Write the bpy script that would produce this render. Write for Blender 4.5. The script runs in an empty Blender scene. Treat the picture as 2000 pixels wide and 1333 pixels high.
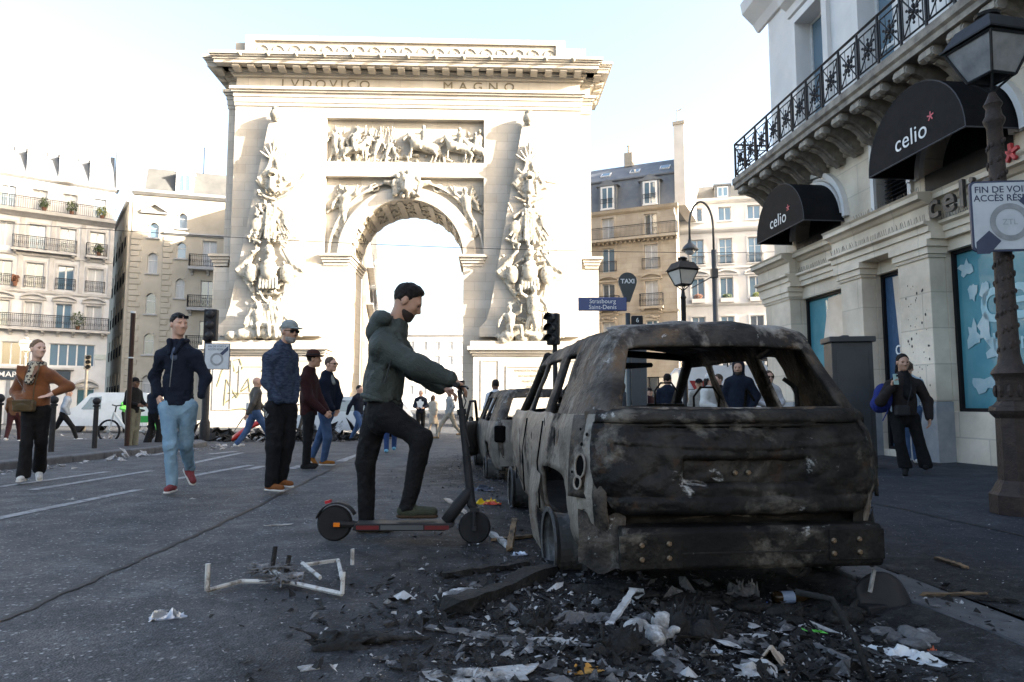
import bpy, math, random
import numpy as np
from mathutils import Vector, Matrix, Euler

random.seed(7)
SC = bpy.context.scene
COL = SC.collection
PI = math.pi
R = math.radians

# ------------------------------------------------------------------ camera
FPX = 1333.333                       # focal length in pixels of a 2000 px wide frame (24 mm lens)
PITCH = math.atan((787 - 666.5) / FPX)
CAMZ = 0.9
cam_d = bpy.data.cameras.new('camera')
cam_d.sensor_width = 36.0
cam_d.lens = 24.0
cam_d.clip_start = 0.05
cam_d.clip_end = 3000
cam = bpy.data.objects.new('camera', cam_d)
COL.objects.link(cam)
cam.location = (0, 0, CAMZ)
cam.rotation_euler = (PI / 2 + PITCH, 0, 0)
SC.camera = cam

# ------------------------------------------------------------------ sky, sun, exposure
SUN_AZ = 107.0                       # clockwise from +Y (view direction)
SUN_EL = 20.5
world = bpy.data.worlds.new('World')
SC.world = world
world.use_nodes = True
wn = world.node_tree
for n in list(wn.nodes):
    wn.nodes.remove(n)
w_out = wn.nodes.new('ShaderNodeOutputWorld')
w_bg = wn.nodes.new('ShaderNodeBackground')
w_sky = wn.nodes.new('ShaderNodeTexSky')
w_sky.sky_type = 'NISHITA'
w_sky.sun_disc = False
w_sky.sun_elevation = R(SUN_EL)
w_sky.sun_rotation = R(SUN_AZ)
w_sky.air_density = 1.0
w_sky.dust_density = 5.0
w_sky.ozone_density = 0.0
w_bg.inputs['Strength'].default_value = 0.15
wn.links.new(w_sky.outputs[0], w_bg.inputs['Color'])
wn.links.new(w_bg.outputs[0], w_out.inputs['Surface'])

sun_d = bpy.data.lights.new('sun', 'SUN')
sun_d.energy = 5.0
sun_d.angle = R(0.55)
sun_d.color = (1.0, 0.93, 0.82)
sun = bpy.data.objects.new('sun', sun_d)
COL.objects.link(sun)
_a, _e = R(SUN_AZ), R(SUN_EL)
_to_sun = Vector((math.sin(_a) * math.cos(_e), math.cos(_a) * math.cos(_e), math.sin(_e)))
sun.rotation_euler = (-_to_sun).to_track_quat('-Z', 'Y').to_euler()
sun.location = (30, -10, 40)

SC.view_settings.view_transform = 'Standard'
SC.view_settings.look = 'None'
SC.view_settings.gamma = 1.0
SC.view_settings.use_curve_mapping = False
SC.view_settings.exposure = 2.25
try:
    SC.cycles.max_bounces = 5
    SC.cycles.diffuse_bounces = 3
    SC.cycles.glossy_bounces = 3
    SC.cycles.transparent_max_bounces = 6
    SC.cycles.transmission_bounces = 4
    SC.cycles.use_denoising = True
    SC.cycles.caustics_reflective = False
    SC.cycles.caustics_refractive = False
except Exception:
    pass

# ------------------------------------------------------------------ measured geometry helpers
PHI = R(5.14)                        # the street's axis against the view direction
def S(lat, al, z=0.0):
    """street frame: metres to the right of the axis, metres along it"""
    return Vector((lat * math.cos(PHI) - al * math.sin(PHI), al * math.cos(PHI) + lat * math.sin(PHI), z))
KERB = 2.42                          # lateral place of the right kerb
def G(x, y):
    """height of the ground: the road falls away gently and sags to the gutter; the pavement rises to the wall"""
    lat = x * math.cos(PHI) + y * math.sin(PHI)
    z = -0.0152 * min(max(y, -12.0), 50.0)
    t = min(max((lat + 0.2) / 2.2, 0.0), 1.0)
    z -= 0.15 * t * t * (3 - 2 * t)
    if lat > KERB:
        z += 0.075 + 0.025 * min(lat - KERB, 6.5)
    return z
def at(px, py, Y):
    """point seen at photo pixel (px, py) that lies Y metres in front of the camera"""
    u = (px - 1000) / FPX; v = (666.5 - py) / FPX
    r = Vector((u, math.cos(PITCH) - v * math.sin(PITCH), math.sin(PITCH) + v * math.cos(PITCH)))
    return Vector((0, 0, CAMZ)) + r * (Y / r.y)
def on_ground(px, py):
    lo, hi = 0.8, 200.0
    for _ in range(50):
        m = (lo + hi) / 2
        p = at(px, py, m)
        if p.z > G(p.x, p.y): lo = m
        else: hi = m
    return at(px, py, lo)

# ------------------------------------------------------------------ materials
MATS = {}
def _nt(name):
    m = bpy.data.materials.new(name); m.use_nodes = True
    nt = m.node_tree
    b = nt.nodes['Principled BSDF']
    return m, nt, b
def _c(c): return (c[0], c[1], c[2], 1.0)
def mat(name, c, c2=None, rough=0.7, scale=4.0, detail=5.0, bump=0.0, bscale=40.0, metal=0.0, spec=0.4,
        lo=0.35, hi=0.65, coat=0.0, emit=None, stretch=None, sheen=0.0):
    """colour c..c2 mixed by noise, with fine relief"""
    if name in MATS: return MATS[name]
    m, nt, b = _nt(name)
    L = nt.links
    if c2 is None: c2 = tuple(x * 0.82 for x in c)
    if max(c) < 0.035: spec = min(spec, 0.14)
    tc = nt.nodes.new('ShaderNodeTexCoord'); vec = tc.outputs['Object']
    if stretch:
        mp = nt.nodes.new('ShaderNodeMapping'); mp.inputs['Scale'].default_value = stretch
        L.new(vec, mp.inputs['Vector']); vec = mp.outputs['Vector']
    n = nt.nodes.new('ShaderNodeTexNoise'); n.inputs['Scale'].default_value = scale; n.inputs['Detail'].default_value = detail
    n.inputs['Roughness'].default_value = 0.6
    L.new(vec, n.inputs['Vector'])
    r = nt.nodes.new('ShaderNodeValToRGB')
    r.color_ramp.elements[0].position = lo; r.color_ramp.elements[0].color = _c(c)
    r.color_ramp.elements[1].position = hi; r.color_ramp.elements[1].color = _c(c2)
    L.new(n.outputs['Fac'], r.inputs['Fac']); L.new(r.outputs['Color'], b.inputs['Base Color'])
    b.inputs['Roughness'].default_value = rough; b.inputs['Metallic'].default_value = metal
    b.inputs['Specular IOR Level'].default_value = spec; b.inputs['Coat Weight'].default_value = coat
    if sheen: b.inputs['Sheen Weight'].default_value = sheen
    if bump:
        n2 = nt.nodes.new('ShaderNodeTexNoise'); n2.inputs['Scale'].default_value = bscale; n2.inputs['Detail'].default_value = 4
        L.new(vec, n2.inputs['Vector'])
        bp = nt.nodes.new('ShaderNodeBump'); bp.inputs['Strength'].default_value = bump; bp.inputs['Distance'].default_value = 0.02
        L.new(n2.outputs['Fac'], bp.inputs['Height']); L.new(bp.outputs['Normal'], b.inputs['Normal'])
    if emit:
        b.inputs['Emission Color'].default_value = _c(emit[0]); b.inputs['Emission Strength'].default_value = emit[1]
    MATS[name] = m
    return m
def mat_layers(name, base, layers, rough=0.8, metal=0.0, bump=0.3, bscale=30, spec=0.3):
    """base colour with patches: layers of (colour, noise scale, from, to, stretch, roughness or None)"""
    if name in MATS: return MATS[name]
    m, nt, b = _nt(name); L = nt.links
    tc = nt.nodes.new('ShaderNodeTexCoord')
    rgb = nt.nodes.new('ShaderNodeRGB'); rgb.outputs[0].default_value = _c(base); cur = rgb.outputs[0]
    rv = nt.nodes.new('ShaderNodeValue'); rv.outputs[0].default_value = rough; rcur = rv.outputs[0]
    for i, (c, sc, lo, hi, st, rg) in enumerate(layers):
        mp = nt.nodes.new('ShaderNodeMapping'); mp.inputs['Location'].default_value = (3.7 * i + 1.3, 1.9 * i, 5.1 * i)
        mp.inputs['Scale'].default_value = st or (1, 1, 1)
        L.new(tc.outputs['Object'], mp.inputs['Vector'])
        n = nt.nodes.new('ShaderNodeTexNoise'); n.inputs['Scale'].default_value = sc; n.inputs['Detail'].default_value = 8
        n.inputs['Roughness'].default_value = 0.68; n.inputs['Distortion'].default_value = 0.3
        L.new(mp.outputs['Vector'], n.inputs['Vector'])
        r = nt.nodes.new('ShaderNodeMapRange'); r.inputs['From Min'].default_value = lo; r.inputs['From Max'].default_value = hi
        L.new(n.outputs['Fac'], r.inputs['Value'])
        mx = nt.nodes.new('ShaderNodeMix'); mx.data_type = 'RGBA'
        L.new(r.outputs[0], mx.inputs['Factor']); L.new(cur, mx.inputs['A']); mx.inputs['B'].default_value = _c(c)
        cur = mx.outputs['Result']
        if rg is not None:
            mr = nt.nodes.new('ShaderNodeMix'); mr.data_type = 'FLOAT'
            L.new(r.outputs[0], mr.inputs['Factor']); L.new(rcur, mr.inputs['A']); mr.inputs['B'].default_value = rg
            rcur = mr.outputs['Result']
    L.new(cur, b.inputs['Base Color']); L.new(rcur, b.inputs['Roughness'])
    b.inputs['Metallic'].default_value = metal; b.inputs['Specular IOR Level'].default_value = spec
    if bump:
        n2 = nt.nodes.new('ShaderNodeTexNoise'); n2.inputs['Scale'].default_value = bscale; n2.inputs['Detail'].default_value = 6
        L.new(tc.outputs['Object'], n2.inputs['Vector'])
        bp = nt.nodes.new('ShaderNodeBump'); bp.inputs['Strength'].default_value = bump; bp.inputs['Distance'].default_value = 0.02
        L.new(n2.outputs['Fac'], bp.inputs['Height']); L.new(bp.outputs['Normal'], b.inputs['Normal'])
    MATS[name] = m
    return m
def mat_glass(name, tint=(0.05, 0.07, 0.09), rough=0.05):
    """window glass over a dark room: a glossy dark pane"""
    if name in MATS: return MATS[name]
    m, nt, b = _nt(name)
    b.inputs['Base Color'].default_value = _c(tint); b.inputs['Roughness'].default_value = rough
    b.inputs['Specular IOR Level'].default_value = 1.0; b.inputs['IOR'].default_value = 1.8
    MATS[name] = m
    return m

# ------------------------------------------------------------------ mesh helper
class MB:
    def __init__(self): self.v = []; self.f = []; self.m = []; self.cm = 0
    def add(self, vs, fs):
        o = len(self.v)
        self.v.extend([tuple(p) for p in vs])
        for f in fs:
            self.f.append(tuple(i + o for i in f)); self.m.append(self.cm)
        return self
    def box(self, c, s, rot=None, taper=1.0):
        hx, hy, hz = s[0] / 2, s[1] / 2, s[2] / 2
        P = []
        for z, k in ((-hz, 1.0), (hz, taper)):
            P += [Vector((-hx * k, -hy * k, z)), Vector((hx * k, -hy * k, z)), Vector((hx * k, hy * k, z)), Vector((-hx * k, hy * k, z))]
        if rot is not None:
            M = rot if isinstance(rot, Matrix) else Euler(rot).to_matrix()
            P = [M @ p for p in P]
        c = Vector(c)
        return self.add([p + c for p in P], [(3, 2, 1, 0), (4, 5, 6, 7), (0, 1, 5, 4), (1, 2, 6, 5), (2, 3, 7, 6), (3, 0, 4, 7)])
    def bb(self, x0, x1, y0, y1, z0, z1):
        return self.box(((x0 + x1) / 2, (y0 + y1) / 2, (z0 + z1) / 2), (x1 - x0, y1 - y0, z1 - z0))
    def tube(self, pts, r, n=8, caps=True, flat=None):
        pts = [Vector(p) for p in pts]
        rs = r if isinstance(r, (list, tuple)) else [r] * len(pts)
        P = []; F = []
        up = None
        for i, p in enumerate(pts):
            a = pts[max(i - 1, 0)]; b = pts[min(i + 1, len(pts) - 1)]
            t = (b - a)
            if t.length < 1e-9: t = Vector((0, 0, 1))
            t.normalize()
            if up is None:
                up = Vector((0, 0, 1)) if abs(t.z) < 0.9 else Vector((1, 0, 0))
            s = t.cross(up)
            if s.length < 1e-6: s = t.orthogonal()
            s.normalize(); u = s.cross(t).normalized(); up = u
            for k in range(n):
                a_ = 2 * PI * k / n
                P.append(p + (s * math.cos(a_) + u * math.sin(a_) * (flat or 1.0)) * rs[i])
        for i in range(len(pts) - 1):
            for k in range(n):
                F.append((i * n + k, i * n + (k + 1) % n, (i + 1) * n + (k + 1) % n, (i + 1) * n + k))
        if caps:
            F.append(tuple(range(n - 1, -1, -1))); F.append(tuple((len(pts) - 1) * n + k for k in range(n)))
        return self.add(P, F)
    def lathe(self, prof, n=16, c=(0, 0, 0), axis=None, sx=1.0, sy=1.0, caps=True):
        P = []; F = []
        M = axis
        for (r, z) in prof:
            for k in range(n):
                a = 2 * PI * k / n
                p = Vector((r * math.cos(a) * sx, r * math.sin(a) * sy, z))
                if M is not None: p = M @ p
                P.append(p + Vector(c))
        m = len(prof)
        for i in range(m - 1):
            for k in range(n):
                F.append((i * n + k, i * n + (k + 1) % n, (i + 1) * n + (k + 1) % n, (i + 1) * n + k))
        if caps: F.append(tuple(range(n - 1, -1, -1))); F.append(tuple((m - 1) * n + k for k in range(n)))
        return self.add(P, F)
    def prism(self, poly, a0, a1, axis='y'):
        """extrude a 2D outline: axis y -> outline in x,z; axis x -> outline in y,z; axis z -> outline in x,y"""
        def pt(p, a):
            return {'y': (p[0], a, p[1]), 'x': (a, p[0], p[1]), 'z': (p[0], p[1], a)}[axis]
        n = len(poly)
        vs = [pt(p, a0) for p in poly] + [pt(p, a1) for p in poly]
        fs = [tuple(range(n - 1, -1, -1)), tuple(range(n, 2 * n))]
        for i in range(n):
            j = (i + 1) % n
            fs.append((i, j, n + j, n + i))
        return self.add(vs, fs)
    def grid(self, fn, nu, nv, mask=None):
        P = [fn(i / nu, j / nv) for j in range(nv + 1) for i in range(nu + 1)]
        F = []
        for j in range(nv):
            for i in range(nu):
                if mask and not mask((i + .5) / nu, (j + .5) / nv): continue
                a = j * (nu + 1) + i
                F.append((a, a + 1, a + nu + 2, a + nu + 1))
        return self.add(P, F)
    def ball(self, c, r, n=10, m=7):
        rx, ry, rz = (r, r, r) if not isinstance(r, (tuple, list)) else r
        P = []; F = []
        for j in range(1, m):
            t = PI * j / m
            for k in range(n):
                a = 2 * PI * k / n
                P.append((c[0] + rx * math.sin(t) * math.cos(a), c[1] + ry * math.sin(t) * math.sin(a), c[2] + rz * math.cos(t)))
        top = len(P); P.append((c[0], c[1], c[2] + rz)); P.append((c[0], c[1], c[2] - rz))
        for j in range(m - 2):
            for k in range(n):
                F.append((j * n + k, (j + 1) * n + k, (j + 1) * n + (k + 1) % n, j * n + (k + 1) % n))
        for k in range(n):
            F.append((top, k, (k + 1) % n)); F.append((top + 1, (m - 2) * n + (k + 1) % n, (m - 2) * n + k))
        return self.add(P, F)
    def xf(self, M, start=0):
        for i in range(start, len(self.v)):
            self.v[i] = tuple(M @ Vector(self.v[i]))
        return self
    def mesh(self, name, smooth=False):
        me = bpy.data.meshes.new(name)
        me.from_pydata(self.v, [], self.f)
        if any(self.m): me.polygons.foreach_set('material_index', self.m)
        if smooth: me.polygons.foreach_set('use_smooth', [True] * len(me.polygons))
        me.update()
        return me
    def build(self, name, m, parent=None, smooth=False, loc=None, rot=None, bevel=0.0, angle=None):
        me = self.mesh(name, smooth)
        for x in (m if isinstance(m, (list, tuple)) else [m]): me.materials.append(x)
        o = bpy.data.objects.new(name, me); COL.objects.link(o)
        if loc is not None: o.location = loc
        if rot is not None: o.rotation_euler = rot
        if parent is not None: o.parent = parent
        if bevel:
            b = o.modifiers.new('bevel', 'BEVEL'); b.width = bevel; b.segments = 2; b.limit_method = 'ANGLE'
        if angle and smooth:
            me.set_sharp_from_angle(angle=R(angle))
        return o
def obj_from(name, me, parent=None, loc=None, rot=None, scale=None):
    o = bpy.data.objects.new(name, me); COL.objects.link(o)
    if parent is not None: o.parent = parent
    if loc is not None: o.location = loc
    if rot is not None: o.rotation_euler = rot
    if scale is not None: o.scale = scale
    return o
def empty(name, loc, rz=0.0):
    o = bpy.data.objects.new(name, None); COL.objects.link(o)
    o.empty_display_size = 0.2
    o.location = loc; o.rotation_euler = (0, 0, rz)
    return o
def tag(o, label=None, cat=None, group=None, kind=None):
    if label: o['label'] = label
    if cat: o['category'] = cat
    if group: o['group'] = group
    if kind: o['kind'] = kind
    return o
def copy_tree(o, parent=None):
    c = o.copy(); COL.objects.link(c)
    if parent is not None: c.parent = parent
    for ch in list(o.children):
        copy_tree(ch, c)
    return c
def text_obj(name, s, size, m, parent=None, loc=(0, 0, 0), rot=(PI / 2, 0, 0), depth=0.004, align='CENTER', sp=1.0, bold=0.0, shear=0.0, sx=1.0, fit=None):
    cu = bpy.data.curves.new(name, 'FONT')
    cu.body = s; cu.size = size; cu.extrude = depth; cu.align_x = align; cu.align_y = 'CENTER'
    cu.space_character = sp; cu.offset = bold; cu.shear = shear; cu.resolution_u = 4
    o = bpy.data.objects.new(name, cu); COL.objects.link(o)
    bpy.context.view_layer.update()
    me = bpy.data.meshes.new_from_object(o.evaluated_get(bpy.context.evaluated_depsgraph_get()))
    bpy.data.objects.remove(o); bpy.data.curves.remove(cu)
    me.name = name; me.materials.clear(); me.materials.append(m)
    o = bpy.data.objects.new(name, me); COL.objects.link(o)
    o.location = loc; o.rotation_euler = rot
    w = (max(v.co.x for v in me.vertices) - min(v.co.x for v in me.vertices)) if len(me.vertices) else 1.0
    o.scale = ((fit / w) if fit else sx, 1, 1)
    if parent is not None: o.parent = parent
    return o

# ------------------------------------------------------------------ smooth solids from distance fields (figures, carvings)
def _noise3(P, sc, seed=0):
    """cheap smooth noise, about -1..1"""
    x, y, z = P[0] * sc, P[1] * sc, P[2] * sc
    s = seed * 1.7
    return (np.sin(x * 1.0 + 1.3 * np.sin(y * 1.7 + s) + s) * np.sin(y * 1.1 + 1.1 * np.sin(z * 1.3 + 2 * s) + 0.7) +
            0.6 * np.sin(z * 1.9 + 1.4 * np.sin(x * 1.3 - s) + 2.1) * np.sin((x + y) * 1.5 + s)) / 1.6
def cap(a, b, r1, r2=None, k=0.02, flat=None):
    return ('c', np.array(a, float), np.array(b, float), float(r1), float(r1 if r2 is None else r2), k, flat)
def ell(c, r, k=0.02, rot=None, sub=False):
    return ('e', np.array(c, float), np.array(r, float), rot, k, sub)
def rbox(c, h, rd=0.01, k=0.01, rot=None, sub=False):
    return ('b', np.array(c, float), np.array(h, float), rd, rot, k, sub)
def _prim(p, P):
    if p[0] == 'c':
        _, a, b, r1, r2, k, flat = p
        ba = b - a; L2 = float(ba @ ba) + 1e-12
        q = [P[i] - a[i] for i in range(3)]
        t = np.clip((q[0] * ba[0] + q[1] * ba[1] + q[2] * ba[2]) / L2, 0, 1)
        d = [q[i] - t * ba[i] for i in range(3)]
        if flat is not None:           # flat = (direction, factor): squashed cross-section
            n, fac = flat
            n = np.array(n, float); n = n / np.linalg.norm(n)
            w = d[0] * n[0] + d[1] * n[1] + d[2] * n[2]
            d = [d[i] + w * n[i] * (1 / fac - 1) for i in range(3)]
            return (np.sqrt(d[0] ** 2 + d[1] ** 2 + d[2] ** 2) - (r1 + t * (r2 - r1))) * (0.5 + 0.5 * fac)
        return np.sqrt(d[0] ** 2 + d[1] ** 2 + d[2] ** 2) - (r1 + t * (r2 - r1))
    if p[0] == 'e':
        _, c, r, rot, k, sub = p
        q = np.stack([P[i] - c[i] for i in range(3)])
        if rot is not None: q = np.tensordot(np.array(rot).T, q, 1)
        k0 = np.sqrt(sum((q[i] / r[i]) ** 2 for i in range(3))) + 1e-9
        k1 = np.sqrt(sum((q[i] / r[i] ** 2) ** 2 for i in range(3))) + 1e-9
        return k0 * (k0 - 1) / k1
    _, c, h, rd, rot, k, sub = p
    q = np.stack([P[i] - c[i] for i in range(3)])
    if rot is not None: q = np.tensordot(np.array(rot).T, q, 1)
    q = np.abs(q) - (h - rd)[:, None, None, None]
    return np.sqrt(sum(np.maximum(q[i], 0) ** 2 for i in range(3))) + np.minimum(q.max(0), 0) - rd
def _bounds(p):
    if p[0] == 'c':
        r = max(p[3], p[4]); return np.minimum(p[1], p[2]) - r, np.maximum(p[1], p[2]) + r
    r = (p[2] if p[4 if p[0] == 'b' else 3] is None else np.full(3, np.linalg.norm(p[2])))
    return p[1] - r, p[1] + r
def field_mesh(prims, vox, cuts=(), wob=None, lo=None, hi=None, early=None):
    """surface of the smooth union of prims (subtracting those flagged) as (verts, quads); cuts: (point, normal) half-spaces to drop; wob: f(P)->offset"""
    B = [_bounds(p) for p in prims]
    pos = [i for i, p in enumerate(prims) if not (p[0] != 'c' and p[-1] is True)]
    mn = np.min([B[i][0] for i in pos], 0) - 2.5 * vox; mx = np.max([B[i][1] for i in pos], 0) + 2.5 * vox
    if wob is not None: mn -= 0.03; mx += 0.03
    if lo is not None: mn = np.maximum(mn, lo)
    if hi is not None: mx = np.minimum(mx, hi)
    n = np.maximum(np.ceil((mx - mn) / vox).astype(int) + 1, 3)
    ax = [mn[i] + vox * np.arange(n[i]) for i in range(3)]
    D = np.full(n, 0.5)
    def halve(D, cuts):
        P = np.meshgrid(*ax, indexing='ij', sparse=True)
        for (q, nn) in cuts:
            nn = np.array(nn, float); nn = nn / np.linalg.norm(nn)
            D = np.maximum(D, (P[0] - q[0]) * nn[0] + (P[1] - q[1]) * nn[1] + (P[2] - q[2]) * nn[2])
        return D
    for i, p in enumerate(prims):
        if early is not None and i == early[0]: D = halve(D, early[1])
        k = p[5] if p[0] in 'cb' else p[4]
        sub = p[0] != 'c' and p[-1] is True
        pad = k + 3 * vox + (0.03 if wob is not None else 0)
        i0 = np.maximum(((B[i][0] - pad - mn) / vox).astype(int), 0); i1 = np.minimum(((B[i][1] + pad - mn) / vox).astype(int) + 2, n)
        if (i1 <= i0).any(): continue
        sl = tuple(slice(a, b) for a, b in zip(i0, i1))
        P = np.meshgrid(*[ax[j][sl[j]] for j in range(3)], indexing='ij', sparse=False)
        d = _prim(p, P); A = D[sl]
        if sub:
            if k > 0:
                h = np.maximum(k - np.abs(A + d), 0) / k
                D[sl] = np.maximum(A, -d) + h * h * k * 0.25
            else: D[sl] = np.maximum(A, -d)
        else:
            if k > 0:
                h = np.maximum(k - np.abs(A - d), 0) / k
                D[sl] = np.minimum(A, d) - h * h * k * 0.25
            else: D[sl] = np.minimum(A, d)
    if wob is not None or cuts:
        P = np.meshgrid(*ax, indexing='ij', sparse=True)
        if wob is not None: D = D + wob(P)
        D = halve(D, cuts)
    D[0] = D[-1] = 1; D[:, 0] = D[:, -1] = 1; D[:, :, 0] = D[:, :, -1] = 1
    s = D < 0
    c8 = np.zeros(n - 1, int)
    for a in (0, 1):
        for b in (0, 1):
            for c in (0, 1):
                c8 += s[a:n[0] - 1 + a, b:n[1] - 1 + b, c:n[2] - 1 + c]
    act = (c8 > 0) & (c8 < 8)
    idx = np.full(n - 1, -1); ijk = np.argwhere(act); idx[act] = np.arange(len(ijk))
    acc = np.zeros((len(ijk), 3)); cnt = np.zeros(len(ijk))
    cor = [(a, b, c) for a in (0, 1) for b in (0, 1) for c in (0, 1)]
    for u in range(8):
        for w in range(u + 1, 8):
            A, Bc = np.array(cor[u]), np.array(cor[w])
            if np.abs(A - Bc).sum() != 1: continue
            da = D[tuple((ijk + A).T)]; db = D[tuple((ijk + Bc).T)]
            m = (da < 0) != (db < 0)
            t = np.where(m, da / np.where(m, da - db, 1), 0)
            acc += np.where(m[:, None], A + t[:, None] * (Bc - A), 0); cnt += m
    V = mn + (ijk + acc / cnt[:, None]) * vox
    Q = []
    for axs in range(3):
        o1, o2 = [(1, 2), (2, 0), (0, 1)][axs]
        sl0 = [slice(1, n[i] - 1) for i in range(3)]; sl1 = list(sl0)
        sl0[axs] = slice(0, n[axs] - 1); sl1[axs] = slice(1, n[axs])
        a = s[tuple(sl0)]; b = s[tuple(sl1)]
        e = np.argwhere(a != b)
        if not len(e): continue
        fl = a[tuple(e.T)]
        off = np.ones(3, int); off[axs] = 0
        e = e + off
        d1 = np.zeros(3, int); d1[o1] = 1; d2 = np.zeros(3, int); d2[o2] = 1
        q = np.stack([idx[tuple((e - d1 - d2).T)], idx[tuple((e - d2).T)], idx[tuple(e.T)], idx[tuple((e - d1).T)]], 1)
        q[~fl] = q[~fl][:, ::-1]
        Q.append(q)
    Q = np.concatenate(Q) if Q else np.zeros((0, 4), int)
    Q = Q[(Q >= 0).all(1)]
    return V, Q
def np_mesh(name, parts, smooth=True, relax=0):
    """one mesh out of several (verts, quads)"""
    vs = []; qs = []; o = 0
    for V, Q in parts:
        if relax:
            V = V.copy()
            for _ in range(relax):
                acc = np.zeros_like(V); c = np.zeros(len(V))
                for a in range(4):
                    b = (a + 1) % 4
                    np.add.at(acc, Q[:, a], V[Q[:, b]]); np.add.at(c, Q[:, a], 1)
                    np.add.at(acc, Q[:, b], V[Q[:, a]]); np.add.at(c, Q[:, b], 1)
                c[c == 0] = 1
                V = 0.5 * V + 0.5 * acc / c[:, None]
        vs.append(V); qs.append(Q + o); o += len(V)
    V = np.concatenate(vs); Q = np.concatenate(qs)
    me = bpy.data.meshes.new(name)
    me.vertices.add(len(V)); me.vertices.foreach_set('co', V.astype(np.float32).ravel())
    me.loops.add(len(Q) * 4); me.loops.foreach_set('vertex_index', Q.astype(np.int32).ravel())
    me.polygons.add(len(Q)); me.polygons.foreach_set('loop_start', np.arange(0, len(Q) * 4, 4, dtype=np.int32))
    me.polygons.foreach_set('loop_total', np.full(len(Q), 4, dtype=np.int32))
    if smooth: me.polygons.foreach_set('use_smooth', np.ones(len(Q), dtype=bool))
    me.update(calc_edges=True); me.validate()
    return me
def solid(name, prims, vox, m, parent=None, cuts=(), wob=None, relax=1, loc=None):
    me = np_mesh(name, [field_mesh(prims, vox, cuts, wob)], True, relax)
    me.materials.append(m)
    return obj_from(name, me, parent, loc)
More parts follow.
